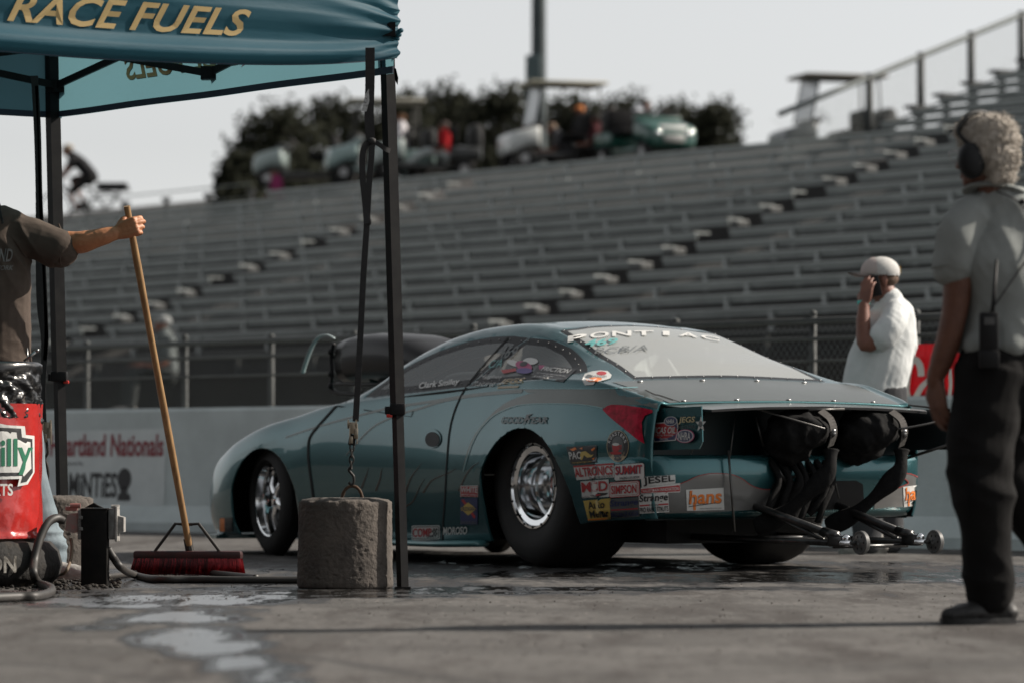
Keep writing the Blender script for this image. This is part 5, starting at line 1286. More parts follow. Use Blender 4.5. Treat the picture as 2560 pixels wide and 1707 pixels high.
# ---------------- broom
br = thing('push_broom', 'wide push broom with wooden handle and red bristles held by the man in brown', 'broom', G(468, 1440))
ob = br.location; DB = ob.y
m_wood = mat('broom_handle_wood', (.30, .175, .07), .5, 0, (.15, .075, .028), 4, 8, stretch=(14, 14, .9), coat=.2, lo=.4, hi=.75)
HT, HB = P(317, 516, 17.72), P(474, 1370, DB)
b = BM(); pts = [HT.lerp(HB, k / 12) - ob for k in range(13)]; tube(b, pts, [.0150 + .001 * math.sin(k) + (.002 if k > 1 else 0) for k in range(13)], 14); obj('handle', b, m_wood, br, smooth=False, sharp=60)
hd = Vector((.995, -.10, .015)); 
m_blk = mat('broom_block_dark_red', (.040, .008, .008), .5, 0, (.012, .005, .005), 12)
hc = P(470, 1386, DB) - ob
b = BM(); M = Matrix(((hd.x, .10, 0, hc.x), (hd.y, .995, 0, hc.y), (0, 0, 1, hc.z), (0, 0, 0, 1)))
box(b, (0, 0, 0), (.52, .065, .040), M, bev=.012); obj('block', b, m_blk, br, sharp=40)
b = BM(); rn = random.Random(3)
for k in range(5200):
    x = rn.uniform(-.255, .255); y = rn.uniform(-.03, .03); s = .35 + .65 * abs(x) / .275
    p0 = M @ Vector((x, y, -.015)); p1 = M @ Vector((x * 1.05 + rn.gauss(0, .006), y * 1.9 + rn.gauss(0, .010) - .010, -.100 + rn.uniform(-.004, .012))); u = Vector((.0011, 0, 0)); q = Vector((0, .0011, 0))
    mid = p0.lerp(p1, .6) + Vector((0, -.004, 0))
    a = [b.verts.new(p0 + u), b.verts.new(p0 - u), b.verts.new(mid - u), b.verts.new(p1), b.verts.new(mid + u)]; f_ = b.faces.new(a); f_.material_index = 0 if rn.random() < .35 + .6 * (x > .10) else 1
obj('bristles', b, [mat('red_bristles', (.34, .022, .030), .45), mat('dark_bristles', (.07, .008, .010), .5)], br)
b = BM(); ct = P(468, 1310, DB) - ob
for s in (-1, 1):
    tube(b, [ct + Vector((0, -.012, 0)), ct + Vector((s * .055, -.012, .004)), M @ Vector((s * .155, -.02, .018))], .0075, 8)
box(b, ct, (.05, .045, .012)); tube(b, [P(469, 1345, DB) - ob, P(475, 1378, DB) - ob], .021, 10); obj('brace', b, m_iron, br, smooth=False)
# ---------------- electrical post
ep_ = G(238, 1462)
post = thing('electrical_post', 'short black electrical post with weatherproof outlet boxes on both sides', 'electrical post', ep_)
es = F / ep_.y; epx = lambda x, y, d=0: Vector(((x - 238) / es, d, (1462 - y) / es))
b = BM(); box(b, epx(238, 1365.5), (.114, .11, 193 / es), bev=.004); box(b, epx(238, 1272, -.0), (.118, .114, .006)); prism(b, [(-.04, 0), (.04, 0), (.015, .012), (0, .022), (-.02, .012)], .05, Matrix.Translation(epx(236, 1268, .02)) @ Matrix.Rotation(R(90), 4, 'X')); obj('post', b, mat('post_black', (.008, .008, .008), .6, 0, (.014, .013, .012), 10, bump=.1, spec=.08), post, sharp=30)
m_box = mat('weathered_outlet_box', (.20, .20, .195), .6, 0, (.075, .07, .065), 22, 6, bump=.3, bscale=80)
b = BM(); box(b, epx(283, 1308), (.034, .10, 78 / es), bev=.006); obj('outlet_box', b, m_box, post, sharp=40)
b = BM(); box(b, epx(293, 1308), (.012, .108, 88 / es), bev=.004); prism(b, [(-.039, -.0), (.039, 0), (.032, .026), (-.032, .026)], .09, Matrix.Translation(epx(297, 1310, .045)) @ Matrix(((0, 1, 0, 0), (0, 0, -1, 0), (1, 0, 0, 0), (0, 0, 0, 1)))); tube(b, [epx(280, 1266, -.03), epx(297, 1266, -.03)], .010, 10); tube(b, [epx(280, 1266, .03), epx(297, 1266, .03)], .010, 10); box(b, epx(294, 1346), (.014, .05, .02), bev=.003)
bmesh.ops.recalc_face_normals(b, faces=b.faces[:]); obj('outlet_cover', b, mat('pale_grey_cover', (.34, .33, .31), .55, 0, (.18, .17, .16), 30), post, sharp=40)  # cover is a paler grey than the outlet box
b = BM(); box(b, epx(208, 1310), (.040, .10, 74 / es), bev=.006); box(b, epx(205, 1292, -.055), (.02, .014, .016), bev=.004); box(b, epx(205, 1320, -.055), (.02, .014, .016), bev=.004); obj('outlet_box', b, m_box, post, sharp=40)
b = BM(); prism(b, [(-.012, .042), (.016, .044), (.020, -.040), (-.006, -.044), (-.040, -.032), (-.030, .036)], .085, Matrix.Translation(epx(188, 1306, .045)) @ Matrix.Rotation(R(90), 4, 'X')); tube(b, [epx(178, 1263, -.03), epx(203, 1263, -.03)], .012, 10); box(b, epx(180, 1270), (.05, .07, .02), bev=.005)
bmesh.ops.recalc_face_normals(b, faces=b.faces[:]); obj('outlet_cover', b, mat('translucent_red_cover', (.34, .085, .07), .3, 0, (.20, .15, .14), 14, 5, coat=.5), post, sharp=40)
m_hose = mat('grey_black_hose', (.032, .028, .025), .55, 0, (.016, .015, .014), 14)
def cable(name, label, pts, r, cat_='cable', grp='cables lying round the electrical post', m=None):
    c = Vector(pts[0]); b = BM(); tube(b, [q - c for q in spline(pts, 10)], r, 10); o = obj(name, b, m or m_hose, None, smooth=True); o.location = c; return tag(o, label, cat_, grp)
De = ep_.y
def pe(x, y, d=0): 
    q = P(x, y, De + d); q.z = max(q.z, .018); return q
def gg(x, y, z=.018): q = G(x, y); q.z = z; return q
cable('cable', 'thick cable arching out of the red outlet cover and curling across the ground', [pe(156, 1300, -.06), pe(140, 1294, -.10), pe(118, 1308, -.14), pe(98, 1350, -.18), pe(86, 1400, -.22), pe(84, 1432, -.30), gg(96, 1466), gg(125, 1478), gg(126, 1490), gg(95, 1500), gg(40, 1502), gg(-80, 1508)], .019)
cable('cable', 'cable running from the post past the broom to the large concrete weight', [pe(270, 1370, .02), pe(285, 1395, .03), pe(305, 1420, .05), gg(340, 1447), gg(390, 1457), gg(480, 1458), gg(600, 1459), gg(800, 1459)], .017)
cable('cable', 'second loop of cable curving on the ground in front of the broom', [gg(268, 1450), gg(300, 1446), gg(360, 1438), gg(430, 1434), gg(520, 1440), gg(600, 1448), gg(640, 1452)], .014)
cable('cable', 'thin muddy flex dropping from the left outlet box to the ground', [pe(178, 1345, -.03), pe(180, 1370, -.05), pe(176, 1400, -.08), pe(160, 1432, -.10), gg(125, 1446), gg(60, 1452)], .007, m=mat('muddy_flex', (.13, .095, .065), .7))
# ---------------- drum wrapped in a banner, with a liner bag, on an old tyre
DD = 17.0; dc = P(-66, 1400, DD); rD = .292
drum = thing('trash_drum', 'trash drum wrapped in a red banner and topped with a black plastic bag', 'trash drum', (dc.x, dc.y, 0))
zt = .55 + (HY - 908) / F * (DD - .05); zm = .55 + (HY - 1042) / F * (DD - .2); zb_ = .55 + (HY - 1346) / F * (DD - .28)
b = BM(); lathe(b, [(0, .02), (rD - .01, .02), (rD - .006, zb_ + .1), (rD - .008, zt - .06), (rD - .02, zt - .06)], 48); obj('drum_shell', b, mat('drum_dark_steel', (.04, .034, .03), .6, .4, (.08, .05, .035), 9), drum, sharp=40)
b = BM(); lathe(b, [(rD + .004, z) for k, z in enumerate(np.linspace(zb_, zm + .06, 46))], 120)
me = bpy.data.meshes.new('wrap'); b.normal_update(); b.to_mesh(me); b.free()
displace(me, lambda v, n: .006 * fbm((v.x * 3, v.y * 3, v.z * 1.2), 5, 3) + .007 * (1 - 2.4 * abs(noise.noise(Vector((math.atan2(v.y, v.x) * 2.2 + v.z * 1.5, v.z * 3.2, 2.0))))) + (.010 if v.z < zb_ + .02 else 0))
m_wrap = mat('red_vinyl_banner', (.42, .022, .018), .26, 0, (.30, .014, .012), 5, coat=.5, bump=.5, bscale=14)
link('banner_wrap', me, m_wrap, drum)
m_bag = mat('black_plastic_bag', (.008, .008, .009), .30, 0, coat=.25, coat_rough=.15, bump=.35, bscale=14)
b = BM(); lathe(b, [(rD - .06, zt - .10), (rD - .03, zt - .005), (rD - .008, zt + .006), (rD + .010, zt - .004), (rD + .012, zt - .02)] + [(rD + .014, z) for z in np.linspace(zt - .03, zm, 60)] + [(rD + .004, zm - .006)], 150)
me = bpy.data.meshes.new('bag'); b.normal_update(); b.to_mesh(me); b.free()
def bagfn(v, n):
    a = math.atan2(v.y, v.x); t_ = (zt - v.z) / (zt - zm)
    f_ = .016 * (1 - abs(noise.noise(Vector((a * 5 + v.z * 9, v.z * 14, 1.3)))) * 2.2) + .009 * (1 - 2.4 * abs(noise.noise(Vector((a * 11 - v.z * 26, v.z * 20, 4)))))
    return Vector((n.x, n.y, 0)) * f_ * min(1, t_ * 4) + Vector((0, 0, -.03 * max(0, math.sin(a * 2 + 1.0)) * t_))
displace(me, bagfn); link('liner_bag', me, m_bag, drum)
b = BM(); rr_ = rD + .024
cyl = lambda cxp, y0: (lambda x, y: (lambda X: Vector((X, -math.sqrt(max(1e-4, rr_ ** 2 - X * X)), y)))(max(-rr_ * .998, min(rr_ * .998, x))))
LS = F / (DD - .25)
def dpx(x, y): return ((x + 66) / LS, .55 + (HY - y) / LS)
def dtext(s, x0, y0, x1, y1, mi, bold, sh=0, out=0.0):
    v, f_ = fit(text2d(s, 1, bold, sh), (x1 - x0) / LS, (y1 - y0) / LS); cx, cy = dpx((x0 + x1) / 2, (y0 + y1) / 2)
    place(b, (v, f_), lambda x, y: cyl(0, 0)(cx + x, cy + y) * 1.0 + Vector((0, -out, 0)), mi)
dp = lambda pl: fill([dpx(*q) for q in pl], .03)
place(b, dp([(-100, 1075), (22, 1058), (40, 1062), (78, 1064), (80, 1086), (98, 1088), (98, 1110), (98, 1180), (84, 1210), (62, 1215), (66, 1196), (-100, 1200)]), lambda x, y: cyl(0, 0)(x, y), 0)
place(b, dp([(-100, 1085), (24, 1068), (70, 1070), (72, 1092), (94, 1096), (95, 1180), (82, 1203), (70, 1206), (74, 1188), (-100, 1190)]), lambda x, y: cyl(0, 0)(x, y) + Vector((0, -.002, 0)), 1)
place(b, dp([(-100, 1094), (26, 1077), (60, 1080), (62, 1098), (90, 1104), (92, 1170), (76, 1190), (70, 1180), (-100, 1182)]), lambda x, y: cyl(0, 0)(x, y) + Vector((0, -.004, 0)), 0)
dtext("O'Reilly", -112, 1092, 96, 1186, 2, .05, 0, .006); dtext('AUTO PARTS', -112, 1208, 52, 1238, 0, .04, 0, .003)
obj('banner_lettering', b, [mat('banner_white_print', (.58, .58, .56), .4), m_ink, mat('banner_green_print', (.015, .14, .075), .4)], drum)
ty = thing('old_tyre', 'old muddy tyre with worn white lettering lying under the trash drum', 'tyre', (dc.x, dc.y - .02, 0))
b = BM(); lathe(b, [(rD + .01, .02), (rD + .05, .0), (rD + .09, .04), (rD + .10, .09), (rD + .085, .15), (rD + .05, .19), (rD + .012, .195)], 90); me = bpy.data.meshes.new('casing'); b.normal_update(); b.to_mesh(me); b.free()
displace(me, lambda v, n: .008 * fbm(v, 12, 4)); link('casing', me, mat('muddy_tyre', (.010, .009, .008), .85, 0, (.05, .038, .026), 14, 7, bump=.8, bscale=40, lo=.55, hi=.75), ty)
b = BM(); v, f_ = fit(text2d('EDITION', 1, .04), .34, .075); rt = rD + .108
place(b, (v, f_), lambda x, y: Vector(((rt) * math.sin((x + .08) / rt), -(rt) * math.cos((x + .08) / rt), .10 + y))); obj('lettering', b, mat('worn_white_lettering', (.40, .38, .34), .8, 0, (.06, .05, .04), 30, lo=.35, hi=.6), ty)
# muddy debris round the drum and the post
b = BM(); rn = random.Random(8)
for k in range(800):
    q = G(rn.uniform(-60, 300), rn.triangular(1432, 1478, 1450)); s_ = rn.uniform(.003, .012)
    vs = ball(b, (q.x, q.y, s_ * .4), (s_ * rn.uniform(.7, 1.8), s_ * rn.uniform(.7, 1.5), s_ * rn.uniform(.5, 1)), 1)
tag(obj('debris', b, mat('wet_mud_crumbs', (.010, .009, .008), .75, 0, (.024, .019, .014), 50, spec=.3)), 'wet mud and gravel heaped round the drum and the electrical post', 'debris', kind='stuff')
# ================================================================== people
def skin_mat(name, c, c2): return mat(name, c, .52, 0, c2, 14, 5, bump=.15, bscale=90, spec=.4)
m_skin1 = skin_mat('skin_tanned', (.46, .20, .098), (.38, .155, .075)); m_skin2 = skin_mat('skin_weathered', (.15, .068, .044), (.11, .048, .032)); m_skin3 = skin_mat('skin_ruddy', (.20, .088, .060), (.15, .062, .043))
def limb(b, pts, r, n=16, sub=4, upv=None, flat=1.0):
    """tapering limb with rounded ends"""
    P_ = spline(pts, sub); k = len(pts) - 1
    rr = []
    for i in range(len(P_)):
        f = i / sub; j = min(int(f), k - 1); t_ = f - j
        a, c = r[j], r[j + 1]; a = a if isinstance(a, tuple) else (a, a * flat); c = c if isinstance(c, tuple) else (c, c * flat)
        s = t_ * t_ * (3 - 2 * t_); rr.append((a[0] * (1 - s) + c[0] * s, a[1] * (1 - s) + c[1] * s))
    tube(b, P_, rr, n, upv=upv)
    ball(b, P_[0], min(rr[0]) * .98, 2); ball(b, P_[-1], min(rr[-1]) * .98, 2)
def hand(b, wrist, f, n, s, curl, thumb=(.5, .6), k=1.0, spread=1.0):
    """palm plus four unequal jointed fingers and a thumb; f forward, n palm side, s towards the index finger"""
    f = Vector(f).normalized(); n = (Vector(n) - f * f.dot(Vector(n))).normalized(); s0 = f.cross(n); s = s0 if s0.dot(Vector(s)) > 0 else -s0
    w = Vector(wrist)
    for o in (-.028, -.010, .010, .027): limb(b, [w + s * o * .55 * k, w + (f * .045 + s * o * .9) * k, w + (f * .088 + s * o) * k], [.014 * k, .0155 * k, .0125 * k], 10, 3)
    limb(b, [w - f * .03 * k, w + f * .05 * k], [(.026 * k, .020 * k), (.036 * k, .014 * k)], 12, 3, upv=s)
    for i, (o, L) in enumerate(((-.031, (.032, .021, .018)), (-.010, (.041, .026, .021)), (.011, (.045, .029, .022)), (.031, (.041, .025, .021)))):
        p = w + (f * (.088 - .006 * abs(i - 2)) + s * o * spread) * k; pts = [p - f * .012 * k, p]; a = 0
        for j in range(3):
            a += curl[j] * (1 + .06 * (1.5 - i)); p = p + (f * math.cos(a) + n * math.sin(a)) * L[j] * k; pts.append(p)
        limb(b, pts, [.0095 * k, .0098 * k, .0088 * k, .0080 * k, .0068 * k], 10, 3)
    p = w + (f * .018 + s * .026 + n * .008) * k; a, c = thumb
    d1 = (f * .75 + s * .62 + n * .25 * a).normalized(); d2 = (f * (.9 - .4 * c) + s * (.25 - .6 * c) + n * c).normalized()
    limb(b, [p, p + d1 * .038 * k, p + d1 * .038 * k + d2 * .030 * k, p + d1 * .038 * k + d2 * .050 * k], [.0150 * k, .0118 * k, .0100 * k, .0078 * k], 10, 3)
def head(b, c, fwd, s=1.0, ears=True, neck=None):
    """skull, jaw, brow, nose, lips and ears; c is the middle of the head"""
    f = Vector(fwd).normalized(); z = Vector((0, 0, 1)); f = (f - z * f.dot(z) * .6).normalized(); l = z.cross(f).normalized(); u = f.cross(l)
    M = Matrix(((f.x, l.x, u.x, 0), (f.y, l.y, u.y, 0), (f.z, l.z, u.z, 0), (0, 0, 0, 1)))
    q = lambda x, y, zz: Vector(c) + (f * x + l * y + u * zz) * s
    ball(b, q(-.012, 0, .030), (.098 * s, .078 * s, .088 * s), 3, M); ball(b, q(.022, 0, -.025), (.070 * s, .064 * s, .090 * s), 3, M)
    ball(b, q(.052, 0, -.085), (.034 * s, .040 * s, .030 * s), 3, M); ball(b, q(.070, 0, .018), (.022 * s, .050 * s, .014 * s), 2, M)
    limb(b, [q(.084, 0, .010), q(.106, 0, -.022), q(.112, 0, -.032)], [.010 * s, .014 * s, .012 * s], 8, 3)
    for y in (-1, 1):
        ball(b, q(.100, .013 * y, -.035), .010 * s, 2, M); ball(b, q(.070, .032 * y, .000), (.012 * s, .015 * s, .010 * s), 2, M); ball(b, q(.058, .048 * y, -.025), (.022 * s, .018 * s, .018 * s), 2, M)
        if ears: ball(b, q(-.008, .080 * y, -.005), (.022 * s, .009 * s, .034 * s), 2, M); ball(b, q(-.012, .078 * y, -.032), (.012 * s, .008 * s, .014 * s), 2, M)
    ball(b, q(.088, 0, -.062), (.012 * s, .024 * s, .006 * s), 2, M); ball(b, q(.085, 0, -.073), (.012 * s, .021 * s, .007 * s), 2, M)
    return q, M
def wrinkle(amp, sc, dirs=(1, 1, 1), seed=0.0, ridged=True):
    def fn(v, n):
        p = Vector((v.x * dirs[0], v.y * dirs[1], v.z * dirs[2])) * sc + Vector((seed, seed * .7, 0))
        a = noise.noise(p); c = noise.noise(p * 2.3 + Vector((3.1, 0, 0)))
        return amp * ((1 - 2.6 * abs(a)) * .7 + (1 - 2.6 * abs(c)) * .3) if ridged else amp * (a + .5 * c)
    return fn
def cloth_mat(name, c, c2, rough=.85, bump=.25): return mat(name, c, rough, 0, c2, 6, 6, bump=bump, bscale=420, spec=.15)

# ---------------- the official in the grey polo, near the lens on the right
DN = 12.93
off = thing('person', 'person with curly grey hair, grey polo and black ear defenders walking away at the right', 'person', G(2470, 1556))
oo = off.location
def n(px, py, d=0.0): return P(px, py, DN + d) - oo
fw = Vector((-.80, .60, 0)); rt_ = Vector((.60, .80, 0))
b = BM()
hq, hM = head(b, n(2462, 388, .0), (-.72, .69, -.06), 1.0)
limb(b, [n(2478, 430), n(2488, 480), n(2512, 560, .02)], [.060, .056, .05])
limb(b, [n(2520, 590, .03), n(2535, 660, .03), n(2540, 780, .04), n(2532, 900, .04)], [(.10, .07), (.13, .085), (.12, .085), (.125, .09)], 20, upv=(.9, .43, 0))
sh = n(2412, 560, -.02); el = n(2384, 795, -.03); wr = n(2336, 950, .0)
limb(b, [sh, n(2400, 680, -.03), el, n(2362, 880, -.02), wr], [.062, .054, .044, .042, .029], 16)
hand(b, wr, (.14, -.02, -.99), (.75, .55, .2), (-.5, .8, 0), (.25, .40, .30), (.3, .3), 1.06)
limb(b, [n(2650, 560, .25), n(2668, 700, .28), n(2672, 800, .28), n(2665, 900, .24)], [.062, .054, .046, .034], 16); hand(b, n(2664, 905, .24), (-.1, 0, -1), (-.6, .5, 0), (-.6, -.4, 0), (.5, .6, .4))
hipL, kneeL, ankL = n(2478, 910, -.03), n(2462, 1180, -.05), n(2478, 1490, .0); hipR, kneeR, ankR = n(2570, 910, .12), n(2532, 1168, .10), n(2690, 1440, .22)
limb(b, [hipL, kneeL, ankL], [.085, .058, .042]); limb(b, [hipR, kneeR, ankR], [.085, .058, .042])
me = remesh(b, .0055, 3); displace(me, lambda v, nn: .0012 * fbm(v, 60, 3)); link('body', me, m_skin2, off)
# polo
m_polo = cloth_mat('grey_polo_knit', (.27, .288, .280), (.235, .25, .243))
b = BM()
limb(b, [n(2492, 505, .0), n(2520, 560, .02), n(2538, 650, .03), n(2543, 760, .04), n(2540, 835, .04), n(2538, 868, .04), n(2538, 886, .04)], [(.088, .075), (.165, .105), (.195, .138), (.182, .142), (.182, .146), (.190, .152), (.160, .125)], 28, upv=(.9, .43, 0))
limb(b, [n(2440, 535, -.01), n(2405, 585, -.03), n(2388, 640, -.035), n(2382, 672, -.035)], [.070, .071, .068, .066], 20); limb(b, [n(2610, 535, .2), n(2648, 590, .26), n(2660, 670, .28)], [.070, .071, .068], 20)
me = remesh(b, .006, 6)
cuff = n(2382, 672, -.035)
def polo(v, nn):
    q_ = Vector((v.x + .35 * v.z, v.y, v.z * .5)); fold = wrinkle(.013, 3.0, seed=2.0)(q_, nn) + wrinkle(.006, 8, seed=5.0)(q_, nn)
    t_ = (v.z - n(0, 880).z); lo_ = max(0, 1 - max(0, t_) / .22)
    return fold * (1 + .8 * lo_) + .010 * lo_ * math.sin(math.atan2(v.y, v.x) * 9)
displace(me, polo); link('shirt', me, m_polo, off)
b = BM(); cx_ = n(2381, 660, -.035); tube(b, [cx_ + Vector((math.cos(a) * .070, math.sin(a) * .070, .012 * math.cos(a))) for a in np.linspace(0, 2 * math.pi, 30)], .0028, 6, cap=False); obj('sleeve_hem', b, m_polo, off, smooth=True)
b = BM(); limb(b, [n(2476, 470, .01), n(2508, 482, .03), n(2530, 492, .05)], [.02, .02, .02], 10)
pts = [n(2492, 496) + Vector((math.cos(a) * .088, math.sin(a) * .075 + .02, .030 * -math.sin(a + .5) + .015)) for a in np.linspace(0, 2 * math.pi, 30)]
tube(b, pts, [(.009, .030)] * 30, 10, upv=(0, 0, 1)); me = remesh(b, .005, 3); link('collar', me, m_polo, off)
# trousers, one mesh for both legs
m_trs = cloth_mat('black_work_trousers', (.007, .0068, .007), (.010, .0096, .0096), .9)
b = BM()
limb(b, [n(2538, 862, .04), n(2532, 905, .04), n(2522, 965, .04)], [(.155, .122), (.178, .142), (.19, .15)], 26, upv=(.9, .43, 0))
limb(b, [n(2482, 930, -.02), n(2462, 1040, -.04), n(2456, 1180, -.06), n(2464, 1330, -.03), n(2478, 1470, .0), n(2479, 1484, .0)], [.128, .110, .098, .086, .080, .082], 22)
limb(b, [n(2566, 930, .11), n(2540, 1060, .11), n(2518, 1165, .10), n(2590, 1300, .16), n(2680, 1420, .22)], [.128, .106, .092, .084, .08], 22)
me = remesh(b, .007, 5)
kn = n(2456, 1180, -.06)
def trs(v, nn):
    k = math.exp(-((v.z - kn.z) / .16) ** 2); h_ = math.exp(-((v.z - n(0, 1460).z) / .10) ** 2)
    return wrinkle(.008, 4.2, (1, 1, .6), 1.0)(v, nn) * (1 + 1.2 * k) + (k * .011 + h_ * .010) * (1 - 2.5 * abs(noise.noise(Vector((v.x * 5 + v.z * 6, v.y * 5, v.z * 7)))))
displace(me, trs); link('trousers', me, m_trs, off)
m_shoe = mat('black_leather_shoe', (.012, .012, .012), .55, 0, (.02, .02, .02), 20, bump=.2, bscale=60)
def shoe(parent, heel, toe, m, hgt=.075, name='shoe', w=.042, sole=None):
    heel, toe = Vector(heel), Vector(toe); d = (toe - heel); L = d.length; d.normalize(); zz = Vector((0, 0, 1)); b = BM()
    q = lambda f_, z_: heel + d * (L * f_) + zz * z_
    limb(b, [q(.06, .040), q(.30, .045), q(.62, .038), q(.90, .030)], [(w * .80, .040), (w * .86, .046), (w, .036), (w * .78, .026)], 16, upv=tuple(zz.cross(d)))
    limb(b, [q(.16, .05), q(.20, hgt + .03)], [w * .9, w * .92], 14)
    me = remesh(b, .006, 3)
    displace(me, lambda v, nn: .0025 * (1 - 2.4 * abs(noise.noise(v * 26))) + (Vector((0, 0, max(0, .004 - v.z))) if False else 0)); me2 = me
    for v in me.vertices: v.co.z = max(v.co.z, heel.z + .004)
    o = link(name, me, m, parent)
    b = BM(); pl = [q(.0, 0) + zz.cross(d) * w * .72, q(.25, 0) + zz.cross(d) * w * .85, q(.62, 0) + zz.cross(d) * w * 1.08, q(.88, 0) + zz.cross(d) * w * .85, q(1.0, 0) + zz.cross(d) * w * .3, q(1.0, 0) - zz.cross(d) * w * .3, q(.88, 0) - zz.cross(d) * w * .85, q(.62, 0) - zz.cross(d) * w * 1.08, q(.25, 0) - zz.cross(d) * w * .85, q(.0, 0) - zz.cross(d) * w * .72]
    lo2 = [b.verts.new((p.x, p.y, heel.z)) for p in pl]; hi2 = [b.verts.new((p.x, p.y, heel.z + .022)) for p in pl]; k = len(pl)
    b.faces.new(lo2[::-1]); b.faces.new(hi2)
    for i in range(k): b.faces.new((lo2[i], lo2[(i + 1) % k], hi2[(i + 1) % k], hi2[i]))
    obj('sole', b, sole or m, o, sharp=50); return o
gz = -oo.z
hL = n(2530, 1556, .02); hL.z = 0; tL = n(2352, 1556, -.05); tL.z = 0
shoe(off, hL, tL, m_shoe, .10, w=.047)
hR = n(2735, 1500, .3); hR.z = .06; tR = n(2640, 1530, .22); tR.z = 0.01; shoe(off, hR, hR + (tR - hR).normalized() * .27, m_shoe, .08)
# hair: a cap of loose curls
m_hair = mat('grey_blond_hair', (.43, .39, .34), .6)
b = BM()
for c_, r_ in (((-.020, 0, .050), (.105, .092, .085)), ((-.062, .0, -.005), (.060, .080, .085)), ((.045, 0, .085), (.055, .070, .045)), ((-.072, 0, -.070), (.035, .060, .04)), ((.070, .02, .078), (.024, .040, .026)), ((-.03, .068, .02), (.05, .028, .06)), ((-.03, -.068, .02), (.05, .028, .06))):
    ball(b, hq(*c_), r_, 3, hM)
me = remesh(b, .005, 2)
displace(me, lambda v, nn: .006 * noise.noise(v * 24) + .003 * noise.noise(v * 60))
hair = link('hair', me, m_hair, off)
b = BM(); rn = random.Random(4); vl = [v for v in me.vertices]; me.update()
for k in range(3200):
    v = rn.choice(vl); p = v.co.copy(); nn = v.normal.copy(); t1 = nn.orthogonal().normalized(); t1 = Matrix.Rotation(rn.uniform(0, 6.28), 3, nn) @ t1; t2 = nn.cross(t1); r_ = rn.uniform(.004, .008)
    pts = [p - nn * .004 + (t1 * math.cos(a) * r_ + nn * (math.sin(a) * r_ + .3 * r_)) + t2 * a * .0015 for a in np.linspace(-.6, 3.6 + rn.random(), 6)]
    tube(b, pts, [.0013, .0017, .0017, .0015, .0012, .0004], 4, cap=False)
for k in range(420):
    v = rn.choice(vl); p = v.co.copy(); nn = (v.normal + Vector((rn.gauss(0, .35), rn.gauss(0, .35), rn.gauss(0, .35)))).normalized(); t1 = nn.orthogonal().normalized(); t1 = Matrix.Rotation(rn.uniform(0, 6.28), 3, nn) @ t1; r_ = rn.uniform(.010, .017)
    tube(b, [p + nn * (a_ * r_) + t1 * (math.sin(a_ * 2.4) * r_ * .6) for a_ in np.linspace(0, 1.3, 6)], [.0026, .0024, .0020, .0016, .0011, .0004], 4, cap=False)
obj('curls', b, m_hair, hair, smooth=True)
# ear defenders, glasses, radio and cable
cc = n(2432, 402, -.095); m_ed = mat('ear_defender_black', (.010, .011, .012), .55, spec=.25)
M = Matrix.Translation(cc) @ Matrix.Rotation(R(12), 4, 'Z') @ Matrix.Rotation(R(90), 4, 'X')
b = BM(); tube(b, spline([cc + Vector((-.005, .02, .05)), hq(.035, .098, .075), hq(.02, .06, .128), hq(.01, 0, .142), hq(.01, -.06, .125), hq(-.01, -.098, .045)], 6), [(.012, .006)] * 31, 8); ed = obj('ear_defender', b, m_ed, off, smooth=True)
b = BM(); lathe(b, [(0, .018), (.026, .017), (.040, .010), (.046, -.004), (.047, -.028), (.040, -.040)], 28, M @ Matrix.Rotation(R(8), 4, 'Z') @ Matrix.Diagonal((.96, 1.32, 1, 1))); obj('ear_cup', b, m_ed, ed, smooth=True)
cr = hq(-.01, -.098, -.005) if hq(-.01, -.098, 0).x > cc.x else hq(-.01, .098, -.005)
b = BM(); lathe(b, [(0, .018), (.026, .017), (.040, .010), (.046, -.004), (.047, -.028)], 20, Matrix.Translation(cr) @ Matrix.Rotation(R(35), 4, 'Z') @ Matrix.Rotation(R(90), 4, 'Y') @ Matrix.Diagonal((1.25, .95, 1, 1))); obj('ear_cup', b, m_ed, ed, smooth=True)
b = BM()
for y in (.033, -.033):
    pts = [hq(.105, y + .026 * math.cos(a), .006 + .020 * math.sin(a)) for a in np.linspace(0, 2 * math.pi, 18)]; tube(b, pts, .0016, 6, cap=False)
tube(b, [hq(.105, .060, .010), hq(.05, .080, .012), hq(-.01, .086, .006)], .0016, 6); tube(b, [hq(.105, -.060, .010), hq(.05, -.080, .012)], .0016, 6); tube(b, [hq(.106, .008, .010), hq(.108, 0, .013), hq(.106, -.008, .010)], .0016, 6)
obj('spectacles', b, mat('spectacle_wire', (.55, .55, .55), .2, 1.0), off, smooth=True)
rad = thing('two_way_radio', 'black two way radio on the belt of the person in grey polo', 'radio', n(2472, 830, -.17) + oo)
b = BM(); box(b, (0, 0, 0), (.062, .038, .13), bev=.008); box(b, (.0, -.004, -.09), (.066, .042, .06), bev=.006); obj('case', b, m_plast, rad, sharp=40)
b = BM(); tube(b, [(.012, 0, .06), (.016, .0, .10), (.026, .0, .24)], [.008, .007, .005], 8); obj('antenna', b, m_plast, rad, smooth=True)
b = BM(); box(b, (.0, -.0205, .035), (.034, .002, .024)); obj('label_plate', b, mat('radio_label_grey', (.10, .10, .10), .5, 0, (.04, .04, .04), 160), rad)
b = BM(); tube(b, spline([Vector((.0, -.0, .06)), n(2500, 745, -.17) + oo - rad.location, n(2545, 680, -.14) + oo - rad.location, n(2590, 610, -.10) + oo - rad.location, n(2575, 520, -.04) + oo - rad.location, n(2545, 480, -.02) + oo - rad.location], 8), .0035, 6); obj('cord', b, m_plast, rad, smooth=True)
b = BM(); tube(b, spline([n(2490, 478, -.08), n(2520, 490, -.085), n(2545, 505, -.09), n(2560, 520, -.09), n(2572, 505, -.08)], 6), .003, 6); ball(b, n(2556, 505, -.10), (.012, .008, .010), 2); obj('mic_lead', b, m_plast, off, smooth=True)
